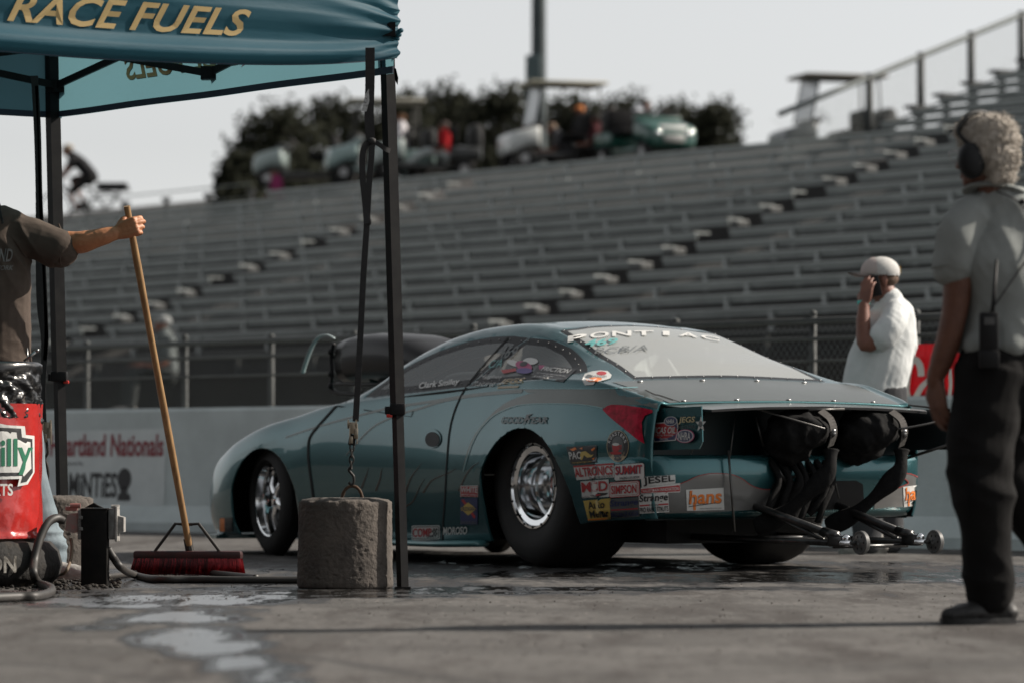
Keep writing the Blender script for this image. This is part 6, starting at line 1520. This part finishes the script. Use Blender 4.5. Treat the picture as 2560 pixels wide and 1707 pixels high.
ph = thing('wallet', 'black folded wallet held in the left hand of the person in the grey polo', 'wallet', n(2352, 985, .02) + oo); b = BM(); box(b, (0, 0, -.01), (.026, .07, .12), Matrix.Rotation(R(-4), 4, 'Y'), bev=.007); box(b, (.0, .037, -.01), (.022, .004, .11), Matrix.Rotation(R(-4), 4, 'Y')); obj('leather_fold', b, m_shoe, ph, sharp=40)

# ---------------- man with the broom
DM = 17.75
man = thing('person', 'person in a faded brown T-shirt and jeans reaching out to hold the broom handle', 'person', G(60, 1446))
om = man.location
def m(px, py, d=0.0): return P(px, py, DM + d) - om
b = BM()
mq, mM = head(b, m(-52, 432), (.35, -.9, 0), 1.0); limb(b, [m(-46, 490), m(-42, 540)], [.062, .075])
limb(b, [m(-42, 560), m(-40, 700), m(-36, 860), m(-30, 940)], [(.12, .075), (.135, .09), (.125, .09), (.12, .09)], 20, upv=(1, 0, 0))
wr2 = m(288, 583, -.045)
limb(b, [m(58, 596, .0), m(120, 604, -.02), m(178, 606, -.03), m(205, 606, -.04), m(250, 594, -.05), wr2], [(.062, .062), (.054, .054), (.048, .050), (.050, .052), (.040, .042), (.029, .033)], 18)
ball(b, m(200, 612, -.055), (.055, .03, .026), 3); ball(b, m(215, 592, -.06), (.06, .028, .022), 3)
hand(b, wr2 + Vector((.006, 0, 0)), (.86, -.16, .32), (.30, .95, .0), (-.28, .1, 1), (.85, 1.15, .9), (.9, .9), 1.10)
limb(b, [m(-140, 600), m(-165, 720), m(-160, 800), m(-130, 900)], [.06, .05, .045, .034]); hand(b, m(-128, 905), (.1, 0, -1), (.6, .5, 0), (.5, -.6, 0), (.5, .6, .4))
limb(b, [m(15, 930), m(60, 1180), m(120, 1380)], [.08, .058, .042]); limb(b, [m(-80, 930), m(-100, 1180), m(-110, 1390)], [.08, .058, .042])
me = remesh(b, .0048, 2); displace(me, lambda v, nn: .0010 * fbm(v, 70, 3) + .0012 * math.sin(v.x * 0)); link('body', me, m_skin1, man)
_hb = BM(); ball(_hb, mq(-.022, 0, .042), (.100, .084, .088), 3, mM); ball(_hb, mq(-.055, 0, -.01), (.06, .078, .06), 3, mM); obj('hair', _hb, mat('short_dark_hair', (.035, .024, .016), .8, bump=.5, bscale=200), man, smooth=True)
m_tee = cloth_mat('faded_brown_cotton', (.088, .068, .056), (.068, .052, .043))
b = BM()
limb(b, [m(-42, 525), m(-38, 565), m(-36, 650), m(-34, 760), m(-32, 870), m(-30, 925)], [(.10, .08), (.185, .12), (.200, .145), (.195, .145), (.198, .148), (.205, .15)], 28, upv=(1, 0, 0))
limb(b, [m(20, 580), m(65, 594, -.01), m(110, 608, -.02), m(148, 622, -.03), m(152, 624, -.03)], [.098, .088, .086, .086, .082], 20)
limb(b, [m(-105, 580), m(-140, 620), m(-155, 690)], [.09, .08, .08], 20)
me = remesh(b, .0055, 5)
def tee(v, nn):
    arm = max(0, min(1, (v.x - m(40, 0).x) / .15)) * (v.z > m(0, 720).z)
    f1 = wrinkle(.0085, 3.4, (1.0, 1, .45), 4.0)(v, nn) * (1 - .5 * arm) + wrinkle(.0045, 9, (.6, 1, 1.0), 6.5)(v, nn)
    d_ = math.exp(-((v.x - m(60, 0).x) ** 2 + (v.z - m(0, 640).z) ** 2) / .02)
    return f1 + d_ * .012 * (1 - 2.5 * abs(noise.noise(Vector((v.x * 14 + v.z * 9, v.y * 5, v.z * 4)))))
displace(me, tee); link('shirt', me, m_tee, man)
_sb = BM(); _sb.from_mesh(me); SH_BVH = BVHTree.FromBMesh(_sb); _sb.free()
b = BM()
def on_shirt(x, y):
    o_ = -om + Vector((0, 0, CH)); p = m(x, y); d = (p - o_).normalized(); h_ = SH_BVH.ray_cast(o_, d)
    return h_[0] - d * .004 if h_[0] is not None else p
for s_, q_ in (('LAND', (-30, 622, 32, 655)), ('NETWORK', (-45, 664, 34, 676))):
    v_, f_ = fit(text2d(s_, 1, .05 if s_ == 'LAND' else .02, .3), q_[2] - q_[0], q_[3] - q_[1]); place(b, (v_, f_), lambda x, y: on_shirt((q_[0] + q_[2]) / 2 + x, (q_[1] + q_[3]) / 2 - y))
obj('shirt_print', b, mat('shirt_print_grey', (.15, .145, .14), .7), man)
b = BM(); tube(b, [m(146, 560, -.03) + Vector((0, 0, 0))] + [m(152, 624, -.03) + Vector((.004, math.cos(a) * .083, math.sin(a) * .083)) for a in np.linspace(1.2, 7.4, 30)][1:], .0035, 6, cap=False); obj('sleeve_hem', b, m_tee, man, smooth=True)
m_jean = cloth_mat('light_blue_denim', (.20, .245, .27), (.12, .15, .17), .85, .4)
b = BM()
limb(b, [m(-30, 880), m(-30, 960)], [(.17, .14), (.18, .145)], 24, upv=(1, 0, 0))
limb(b, [m(12, 960), m(48, 1080, .0), m(64, 1190, -.0), m(92, 1290, .01), m(112, 1385, .02), m(116, 1405, .02)], [.122, .108, .096, .090, .090, .088], 20); limb(b, [m(-80, 960), m(-100, 1180), m(-110, 1400)], [.125, .098, .09], 20)
me = remesh(b, .006, 4)
def jn(v, nn):
    h_ = math.exp(-((v.z - m(0, 1375).z) / .13) ** 2)
    return wrinkle(.007, 4.5, (1, 1, .6), 8)(v, nn) + h_ * .020 * (1 - 2.4 * abs(noise.noise(Vector((v.x * 3 + 1, v.y * 3, v.z * 16)))))
displace(me, jn); link('jeans', me, m_jean, man)
m_trn = mat('white_trainer', (.36, .35, .33), .6, 0, (.16, .15, .14), 18, bump=.2); m_sole = mat('trainer_sole', (.30, .29, .26), .7, 0, (.10, .09, .08), 14)
hh = m(85, 1440, .0); hh.z = 0; tt = m(202, 1440, -.05); tt.z = 0; shoe(man, hh, tt + (tt - hh) * .25, m_trn, .07, sole=m_sole)
hh = m(-110, 1440, .0); hh.z = 0; tt = m(-60, 1440, -.20); tt.z = 0; shoe(man, hh, hh + (tt - hh).normalized() * .28, m_trn, .07, sole=m_sole)
b = BM(); tube(b, [m(60, 902, -.15), m(88, 880, -.16)], [.006, .008], 8); ball(b, m(93, 876, -.16), .010, 2); tube(b, [m(68, 870, -.15), m(70, 905, -.15), m(60, 915, -.15)], .003, 6); obj('key_clip', b, m_steel, man, smooth=True)
b = BM(); ribbon(b, [m(-14, 480, -.08), m(-4, 510, -.11), m(2, 540, -.13), m(6, 552, -.13)], .012); tube(b, [m(6, 548, -.135), m(7, 560, -.135)], .006, 6); obj('lanyard', b, m_web, man)

# ---------------- person in the white T-shirt beyond the car
DW = 22.7
wm = thing('person', 'person in a white T-shirt and trucker cap holding a phone to the ear', 'person', Vector(((2200 - HX) / F * DW, DW, 0)))
ow = wm.location
def w(px, py, d=0.0): return P(px, py, DW + d) - ow
b = BM()
wq, wM = head(b, w(2200, 700), (-.97, -.12, -.06), 1.0)
limb(b, [w(2208, 725), w(2226, 770)], [.066, .085]); limb(b, [w(2228, 800), w(2205, 900), w(2192, 1000)], [(.12, .10), (.15, .13), (.14, .12)], 20, upv=(.3, 1, 0))
we = w(2164, 862, -.20); ww_ = w(2160, 762, -.15)
limb(b, [w(2228, 795, -.16), w(2198, 838, -.20), we, w(2158, 810, -.17), ww_], [.062, .056, .046, .043, .032], 16)
hand(b, ww_, (.18, .10, 1), (.55, .80, 0), (-.8, .5, 0), (.15, .35, .35), (.5, .5), 1.05)
limb(b, [w(2250, 800, .18), w(2258, 880, .22), w(2240, 960, .22), w(2215, 1010, .18)], [.06, .052, .045, .034])
hand(b, w(2214, 1014, .18), (-.3, 0, -1), (-.6, -.5, 0), (-.5, .6, 0), (.5, .6, .4))
for dx, dd in ((-28, -.1), (24, .1)): limb(b, [w(2195 + dx, 1010, dd), w(2192 + dx, 1180, dd), w(2200 + dx, 1350, dd)], [.085, .06, .045])
me = remesh(b, .0055, 3); link('body', me, m_skin3, wm)
m_wt = cloth_mat('white_cotton', (.62, .64, .64), (.54, .56, .56))
b = BM(); limb(b, [w(2222, 755), w(2226, 785), w(2218, 840), w(2198, 910), w(2186, 960), w(2184, 988)], [(.085, .085), (.155, .140), (.180, .165), (.192, .185), (.185, .182), (.182, .18)], 28, upv=(.25, 1, 0))
limb(b, [w(2238, 785, -.10), w(2228, 812, -.18), w(2208, 838, -.205), w(2204, 843, -.205)], [.085, .082, .080, .078], 20); limb(b, [w(2245, 785, .10), w(2254, 830, .19), w(2256, 870, .2)], [.09, .088, .085], 20)
me = remesh(b, .0065, 5); displace(me, lambda v, nn: wrinkle(.009, 3.4, seed=3)(Vector((v.x * 1.5 - v.z * .6, v.y * 1.3, v.z * .45)), nn) + wrinkle(.003, 8, seed=9)(Vector((v.x + v.z * .7, v.y, v.z * .6)), nn)); link('shirt', me, m_wt, wm)
b = BM(); limb(b, [w(2190, 970), w(2192, 1030)], [(.18, .18), (.185, .18)], 24, upv=(.25, 1, 0))
for dx, dd in ((-28, -.1), (24, .1)): limb(b, [w(2195 + dx, 1020, dd), w(2192 + dx, 1180, dd), w(2198 + dx, 1355, dd)], [.12, .10, .085], 20)
me = remesh(b, .008, 4); displace(me, wrinkle(.006, 5, seed=2)); link('trousers', me, cloth_mat('dark_grey_trousers', (.06, .062, .066), (.045, .046, .05)), wm)
for dd in (-.1, .1):
    hh = w(2215, 1380, dd); hh.z = 0; shoe(wm, hh, hh + Vector((-.28, -.02, 0)), m_trn, .07, sole=m_sole)
m_cap = mat('cap_white_mesh', (.50, .49, .47), .75, 0, (.40, .40, .39), 60); m_cap2 = mat('cap_pink_grey_panel', (.42, .36, .34), .8)
capq = lambda x, y, z: wq(x, y, z)
b = BM(); ball(b, wq(-.008, 0, .045), (.112, .096, .092), 4, wM); z0c = wq(0, 0, .030).z
bmesh.ops.delete(b, geom=[f for f in b.faces if f.calc_center_median().z < z0c - .004], context='FACES'); cap = obj('cap', b, m_cap, wm, smooth=True)
b = BM(); ball(b, wq(.008, 0, .046), (.107, .0965, .0925), 4, wM); bmesh.ops.delete(b, geom=[f for f in b.faces if f.calc_center_median().z < z0c or (f.calc_center_median() - wq(.035, 0, 0)).dot(wM.to_3x3() @ Vector((1, 0, 0))) < 0], context='FACES'); obj('front_panel', b, m_cap2, cap, smooth=True)
b = BM(); rows = []
for s_ in np.linspace(-1, 1, 13):
    rows.append([b.verts.new(wq(.080 * math.cos(s_ * .9) + k * (.115 * (1 - .35 * s_ * s_)), .078 * s_ * (1 + .05 * k), .040 - .022 * s_ * s_ + .004 * k)) for k in (0, .5, 1)])
for a, c in zip(rows, rows[1:]):
    for k in range(2): b.faces.new((a[k], a[k + 1], c[k + 1], c[k]))
bmesh.ops.solidify(b, geom=b.faces[:], thickness=.010); obj('bill', b, m_cap2, cap, smooth=True)
b = BM(); box(b, wq(-.122, 0, .055), (.006, .05, .045), None); obj('patch', b, mat('cap_patch_gold', (.40, .25, .06), .6), cap)
b = BM(); ball(b, wq(-.030, 0, .005), (.082, .082, .055), 3, wM); obj('hair', b, mat('short_brown_hair', (.09, .05, .03), .8, bump=.5, bscale=200), wm, smooth=True)
b = BM(); lathe(b, [(.034, -.012), (.038, -.01), (.038, .01), (.034, .012), (.034, -.012)], 24, Matrix.Translation(w(2159, 757, -.13))); obj('wristband', b, mat('wristband_teal', (.05, .42, .38), .5), wm, smooth=True)
ph = thing('phone', 'dark phone held to the ear by the person in the white T-shirt', 'phone', w(2188, 716, -.10) + ow); b = BM(); box(b, (0, 0, 0), (.060, .010, .120), Matrix.Rotation(R(-12), 4, 'Y'), bev=.004); obj('shell', b, m_plast, ph, sharp=40); b = BM(); box(b, (0, .0058, 0), (.052, .001, .11), Matrix.Rotation(R(-12), 4, 'Y')); obj('screen', b, mat('phone_glass', (.01, .01, .01), .1), ph)
# ================================================================== golf carts, people and a bicycle on the hill
m_ctyre = mat('cart_tyre', (.012, .012, .012), .85); m_seat = mat('cart_seat_dark', (.012, .012, .013), .8, spec=.1); m_cblk = mat('cart_frame_black', (.014, .014, .014), .6)
def golf_cart(label, px, D, yaw, col, roofcol=None, screen=False, zg=5.0, headlamp=False, body2=None):
    c = P(px, 0, D); c.z = zg; o = thing('golf_cart', label, 'golf cart', c, yaw, 'golf carts parked on the hill')
    mc = mat('cart_paint_%s' % '_'.join(str(int(v * 100)) for v in col), col, .35, 0, coat=.6); mb = mat('cart_paint_%s' % '_'.join(str(int(v * 100)) for v in body2), body2, .4, coat=.4) if body2 else mc
    b = BM(); rows = []
    for x, wd, z0, z1 in ((1.20, .46, .36, .62), (1.17, .54, .32, .74), (1.05, .58, .33, .80), (.82, .60, .46, .86), (.60, .60, .48, .93), (.52, .58, .40, .94)):
        r_ = []
        for k in range(20):
            a = 2 * math.pi * k / 20; ca, sa = math.cos(a), math.sin(a); r_.append(b.verts.new((x, wd * math.copysign(abs(ca) ** .32, ca), (z0 + z1) / 2 + (z1 - z0) / 2 * math.copysign(abs(sa) ** .32, sa))))
        rows.append(r_)
    for a, d in zip(rows, rows[1:]):
        for k in range(20): b.faces.new((a[k], a[(k + 1) % 20], d[(k + 1) % 20], d[k]))
    b.faces.new(rows[0]); b.faces.new(rows[-1][::-1]); bmesh.ops.recalc_face_normals(b, faces=b.faces[:]); obj('cowl', b, mc, o, smooth=True)
    b = BM(); box(b, (.15, 0, .30), (1.3, 1.1, .10), bev=.03); box(b, (-.85, 0, .58), (.75, 1.16, .34), bev=.10); box(b, (.50, 0, .96), (.16, 1.1, .10), bev=.03); obj('rear_body', b, mb, o, sharp=40)
    b = BM(); box(b, (-1.12, 0, .95), (.28, .8, .62), bev=.10); obj('bag_rack', b, m_cblk, o, sharp=40)
    b = BM(); box(b, (-.35, 0, .72), (.55, 1.05, .14), bev=.04); box(b, (-.62, 0, 1.0), (.12, 1.05, .45), bev=.04); obj('seat', b, m_seat, o, sharp=40)
    for x in (.86, -.82):
        for y in (.50, -.50):
            b = BM(); lathe(b, [(.10, -.09), (.20, -.10), (.23, -.07), (.23, .07), (.20, .10), (.10, .09)], 24, Matrix.Translation((x, y, .23)) @ Matrix.Rotation(R(90), 4, 'X')); wl = obj('wheel', b, m_ctyre, o, sharp=40)
            b = BM(); lathe(b, [(0, -.085), (.10, -.085), (.10, .085), (0, .085)], 16, Matrix.Translation((x, y, .23)) @ Matrix.Rotation(R(90), 4, 'X')); obj('hub', b, mat('cart_hub_grey', (.4, .4, .4), .5), wl, sharp=40)
    b = BM(); tube(b, [(.55, .28, .75), (.28, .28, 1.05)], .02, 8); lathe(b, [(.15, -.01), (.165, 0), (.15, .01), (.14, 0), (.15, -.01)], 20, Matrix.Translation((.27, .28, 1.06)) @ Matrix.Rotation(R(-50), 4, 'Y')); obj('steering_wheel', b, m_cblk, o, smooth=True)
    if roofcol:
        b = BM(); box(b, (-.12, 0, 1.86), (1.75, 1.15, .07), bev=.03); obj('roof', b, mat('cart_roof_%d' % int(roofcol[0] * 100), roofcol, .6), o, sharp=40)
        b = BM()
        for y in (.52, -.52): tube(b, [(.62, y, .95), (.45, y, 1.83)], .022, 6); tube(b, [(-.85, y, .7), (-.80, y, 1.83)], .022, 6)
        islands('roof_post', b, m_cblk, o, smooth=True)
    if screen:
        b = BM(); vs = [(.62, -.5, 1.0), (.62, .5, 1.0), (.46, .5, 1.80), (.46, -.5, 1.80)]; b.faces.new([b.verts.new(v) for v in vs]); bmesh.ops.solidify(b, geom=b.faces[:], thickness=.01); obj('windscreen', b, mat('cart_screen_haze', (.30, .34, .35), .2, trans=.5), o)
    if headlamp:
        for y in (.36, -.36):
            b = BM(); ball(b, (1.17, y, .60), (.06, .09, .07), 3); obj('headlamp', b, m_chrome, o, smooth=True)
        b = BM(); box(b, (1.14, 0, .72), (.10, .66, .10), bev=.03); obj('bonnet_trim', b, mat('cart_trim_white', (.65, .65, .63), .4), o, sharp=40); b = BM(); box(b, (1.225, 0, .50), (.03, .5, .16), bev=.01); obj('grille', b, mat('cart_grille_grey', (.30, .30, .29), .4, .5), o, sharp=40)
    return o
LFT = R(188)
golf_cart('golf cart with pale teal body and long pale roof behind the canopy leg', 948, 86.5, LFT, (.24, .33, .32), (.42, .40, .33), zg=6.75)
golf_cart('dark roofless golf cart with a pale hood at the left end of the row', 770, 88.0, R(175), (.28, .34, .33), None, body2=(.02, .022, .022), zg=6.75)
golf_cart('low pale golf cart under the red shirted person', 1062, 85.5, LFT, (.30, .35, .34), None, body2=(.02, .022, .022), zg=6.75)
golf_cart('white golf cart with cream roof and hazy windscreen beside the tall pole', 1392, 82.5, R(195), (.48, .50, .49), (.46, .43, .33), True, body2=(.03, .03, .03), zg=6.75)
golf_cart('deep green golf cart with white trim and a glinting headlamp', 1612, 80.5, R(-62), (.008, .065, .050), None, headlamp=True, zg=6.7)
golf_cart('golf cart seen against the sky at the right end of the bleachers', 2080, 77.0, R(196), (.05, .06, .062), (.20, .18, .145), True, body2=(.03, .03, .03), zg=6.35)
def bystander(label, px, pyh, D, yaw, pose, shirt, legs, hat=None, hair=(.03, .025, .02), pant_long=True, grp='people sitting round the golf carts', name='person'):
    hd = P(px, pyh, D); z = hd.z
    o = thing(name, label, 'person', (hd.x, hd.y, 0), yaw, grp)
    sit = pose != 'stand'
    hz = z                                        # head centre height
    if pose == 'lean': tz = [(.0, hz - .12), (-.18, hz - .30), (-.38, hz - .62)]; hx = .10
    else: tz = [(.0, hz - .16), (-.02, hz - .32), (-.04, hz - .62)]; hx = .02
    V = lambda x, y, zz: Vector((x, y, zz))
    b = BM(); head(b, V(hx, 0, hz), (1, 0, -.1)); limb(b, [V(hx, 0, hz - .08), V(tz[0][0], 0, tz[0][1])], [.055, .07]); limb(b, [V(a, 0, c) for a, c in tz], [(.12, .09), (.17, .11), (.15, .11)], 14, upv=(0, 1, 0))
    hp = tz[2]; sh_ = V(tz[0][0] - .04, 0, tz[0][1] - .08)
    for s in (1, -1):
        e_ = sh_ + V(.10, .23 * s, -.27); limb(b, [sh_ + V(0, .18 * s, 0), e_, e_ + V(.24, -.05 * s, -.02 if sit else -.2)], [.05, .04, .03], 10); hand(b, e_ + V(.24, -.05 * s, -.02 if sit else -.2), (1, 0, -.1), (0, -s, -.3), (0, 0, 1), (.5, .5, .4))
    lg = [[V(hp[0], .10 * s, hp[1]), V(hp[0] + .42, .13 * s, hp[1] + .02), V(hp[0] + .52, .13 * s, hp[1] - .44)] if sit else [V(hp[0], .10 * s, hp[1]), V(hp[0] + .02, .11 * s, hp[1] - .42), V(hp[0], .11 * s, hp[1] - .84)] for s in (1, -1)]
    if pose == 'recline': lg = [[V(hp[0], .10 * s, hp[1]), V(hp[0] + .45, .13 * s, hp[1] + .06), V(hp[0] + .82, .13 * s, hp[1] - .16)] for s in (1, -1)]
    for q in lg: limb(b, q, [.08, .058, .042], 10)
    link('body', remesh(b, .012, 2), m_skin3, o)
    b = BM(); limb(b, [V(a, 0, c + (.03 if i == 0 else 0)) for i, (a, c) in enumerate(tz)], [(.15, .11), (.20, .14), (.19, .145)], 16, upv=(0, 1, 0))
    for s in (1, -1): limb(b, [sh_ + V(0, .17 * s, .02), sh_ + V(.06, .22 * s, -.16)], [.075, .07], 12)
    me = remesh(b, .014, 3); displace(me, wrinkle(.010, 5, seed=px)); link('shirt', me, cloth_mat('cloth_' + '_'.join(str(int(v * 100)) for v in shirt), shirt, tuple(v * .8 for v in shirt)), o)
    b = BM(); limb(b, [V(hp[0] - .02, 0, hp[1] + .08), V(hp[0], 0, hp[1] - .05)], [(.17, .13), (.18, .14)], 14, upv=(0, 1, 0))
    for q in lg: limb(b, q if pant_long else [q[0], q[0].lerp(q[1], .6), q[1]], [.105, .085, .07], 12)
    link('trousers', remesh(b, .014, 3), cloth_mat('cloth_' + '_'.join(str(int(v * 100)) for v in legs), legs, tuple(v * .8 for v in legs)), o)
    b = BM(); ball(b, V(hx - .02, 0, hz + .04), (.105, .09, .085), 3); link_m = mat('hat_' + '_'.join(str(int(v * 100)) for v in (hat or hair)), hat or hair, .8)
    if hat: box(b, (hx + .12, 0, hz + .05), (.10, .13, .012))
    obj('cap' if hat else 'hair', b, link_m, o, smooth=True)
    for q in lg:
        shoe(o, q[2] + V(-.06, 0, -.08), q[2] + V(.20, 0, -.08), m_trn, .05)
    return o
bystander('person in a magenta top sitting at the far left end of the golf carts', 690, 432, 85.7, R(200), 'sit', (.22, .03, .10), (.30, .20, .16), pant_long=False)
bystander('standing person in a white shirt and pale jeans just right of the canopy leg', 1003, 298, 86.2, R(170), 'stand', (.60, .58, .60), (.30, .38, .38), hair=(.20, .10, .05))
bystander('person in a bright red shirt with legs stretched out in pale trousers', 1112, 318, 85.2, R(186), 'recline', (.36, .012, .016), (.40, .44, .44), hair=(.06, .04, .035))
bystander('person with an orange cap and black shirt sitting in the white golf cart', 1450, 278, 83.4, R(215), 'sit', (.014, .014, .015), (.05, .05, .06), hat=(.50, .16, .03))
bystander('person with pale bare arms leaning forward near the white cart windscreen', 1388, 322, 82.7, R(190), 'lean', (.10, .10, .11), (.06, .06, .07), hair=(.25, .17, .12))
bystander('person in grey leaning behind the green golf cart', 1528, 282, 82.8, R(205), 'sit', (.035, .038, .045), (.05, .035, .04))
bystander('person in a white top bending over the hood of the green golf cart', 1602, 262, 83.2, R(-10), 'lean', (.60, .62, .66), (.03, .03, .03))
bystander('person in black sitting in the middle of the crowd beside the pole', 1320, 318, 83.0, R(190), 'sit', (.012, .012, .013), (.02, .02, .022))
bystander('person in a dark maroon top sitting left of the green cart', 1492, 300, 82.0, R(150), 'sit', (.06, .015, .018), (.03, .03, .035), hair=(.02, .015, .012))
bystander('bareheaded person in charcoal seated behind the green cart seat', 1562, 290, 83.5, R(170), 'sit', (.025, .026, .03), (.02, .02, .02), hair=(.10, .06, .04))
bystander('person in pale grey sitting behind the chain link fence beyond the broom handle', 410, 812, 50.0, R(200), 'sit', (.12, .135, .135), (.05, .055, .055), hat=(.20, .21, .21), grp='spectators')
# bicycle and its rider at the far left
DB2 = 77.5; bc = P(205, 0, DB2); bc.z = 5.28
cyc = thing('bicycle', 'bicycle with a wide rear rack on the hill at the far left', 'bicycle', bc, R(178))
def cw(x, nm='wheel'):
    b = BM(); M = Matrix.Translation((x, 0, .34)) @ Matrix.Rotation(R(90), 4, 'X'); lathe(b, [(.31, -.02), (.34, 0), (.31, .02), (.30, 0), (.31, -.02)], 40, M)
    for k in range(14): a = math.pi * 2 * k / 14; tube(b, [M @ Vector((.02 * math.cos(a + 1), .02 * math.sin(a + 1), 0)), M @ Vector((.31 * math.cos(a), .31 * math.sin(a), 0))], .003, 4)
    obj(nm, b, m_ctyre, cyc, smooth=True)
cw(.55); cw(-.50)
b = BM()
for q in ([(.55, 0, .34), (.42, 0, .85), (.40, 0, .98)], [(.42, 0, .80), (-.02, 0, .32), (-.50, 0, .34)], [(.42, 0, .78), (-.18, 0, .72), (-.02, 0, .32)], [(-.18, 0, .86), (-.18, 0, .72), (-.50, 0, .34)]): tube(b, q, .02, 8)
obj('frame', b, m_cblk, cyc, smooth=True)
b = BM(); tube(b, [(.38, -.28, 1.02), (.44, 0, 1.0), (.38, .28, 1.02)], .014, 6); obj('handlebar', b, m_cblk, cyc, smooth=True)
b = BM(); ball(b, (-.20, 0, .90), (.14, .08, .04), 3); obj('saddle', b, m_cblk, cyc, smooth=True)
b = BM(); box(b, (-.62, 0, .80), (.60, .40, .10), bev=.02); box(b, (-.62, 0, .72), (.66, .44, .04)); tube(b, [(-.80, .1, .75), (-.55, .1, .36)], .012, 6); tube(b, [(-.80, -.1, .75), (-.55, -.1, .36)], .012, 6); obj('rear_rack', b, m_cblk, cyc, sharp=40)
rid = thing('person', 'person in dark clothes and a pale cap bent forward riding the bicycle', 'person', bc, R(178)); V = lambda x, y, z: Vector((x, y, z))
b = BM(); head(b, V(.30, 0, 1.52), (1, 0, -.2)); limb(b, [V(.27, 0, 1.46), V(.20, 0, 1.38)], [.055, .07]); limb(b, [V(.18, 0, 1.36), V(0, 0, 1.20), V(-.18, 0, .98)], [(.17, .10), (.18, .12), (.16, .12)], 14, upv=(0, 1, 0))
for s in (1, -1):
    limb(b, [V(.16, .18 * s, 1.34), V(.30, .24 * s, 1.12), V(.38, .25 * s, 1.04)], [.05, .04, .03], 10); hand(b, V(.36, .25 * s, 1.05), (.6, 0, -.6), (0, -s, -.5), (0, 0, 1), (.8, .8, .5))
LG = [[V(-.16, .09 * s, .96), V(.20, .11 * s, .80 - .12 * s), V(.02 + .05 * s, .11 * s, .40 - .06 * s)] for s in (1, -1)]
for q in LG: limb(b, q, [.08, .058, .042], 10)
link('body', remesh(b, .012, 2), m_skin3, rid)
b = BM(); limb(b, [V(.20, 0, 1.40), V(0, 0, 1.22), V(-.2, 0, .98)], [(.18, .11), (.20, .14), (.18, .14)], 14, upv=(0, 1, 0))
for s in (1, -1): limb(b, [V(.16, .18 * s, 1.34), V(.22, .22 * s, 1.22)], [.075, .07], 10)
link('shirt', remesh(b, .014, 3), cloth_mat('dark_cycling_shirt', (.018, .018, .02), (.014, .014, .016)), rid)
b = BM(); limb(b, [V(-.2, 0, .98), V(-.12, 0, .92)], [(.17, .13), (.17, .13)], 12, upv=(0, 1, 0))
for q in LG: limb(b, [q[0], q[0].lerp(q[1], .55), q[1]], [.10, .085, .075], 12)
link('shorts', remesh(b, .014, 3), cloth_mat('dark_cycling_shorts', (.02, .02, .02), (.015, .015, .015)), rid)
b = BM(); ball(b, V(.28, 0, 1.57), (.11, .09, .07), 3); box(b, (.42, 0, 1.56), (.10, .13, .012)); obj('cap', b, mat('pale_tan_cap', (.30, .25, .18), .8), rid, smooth=True)
for q in LG: shoe(rid, q[2] + V(-.08, 0, -.07), q[2] + V(.18, 0, -.07), m_cblk, .05)
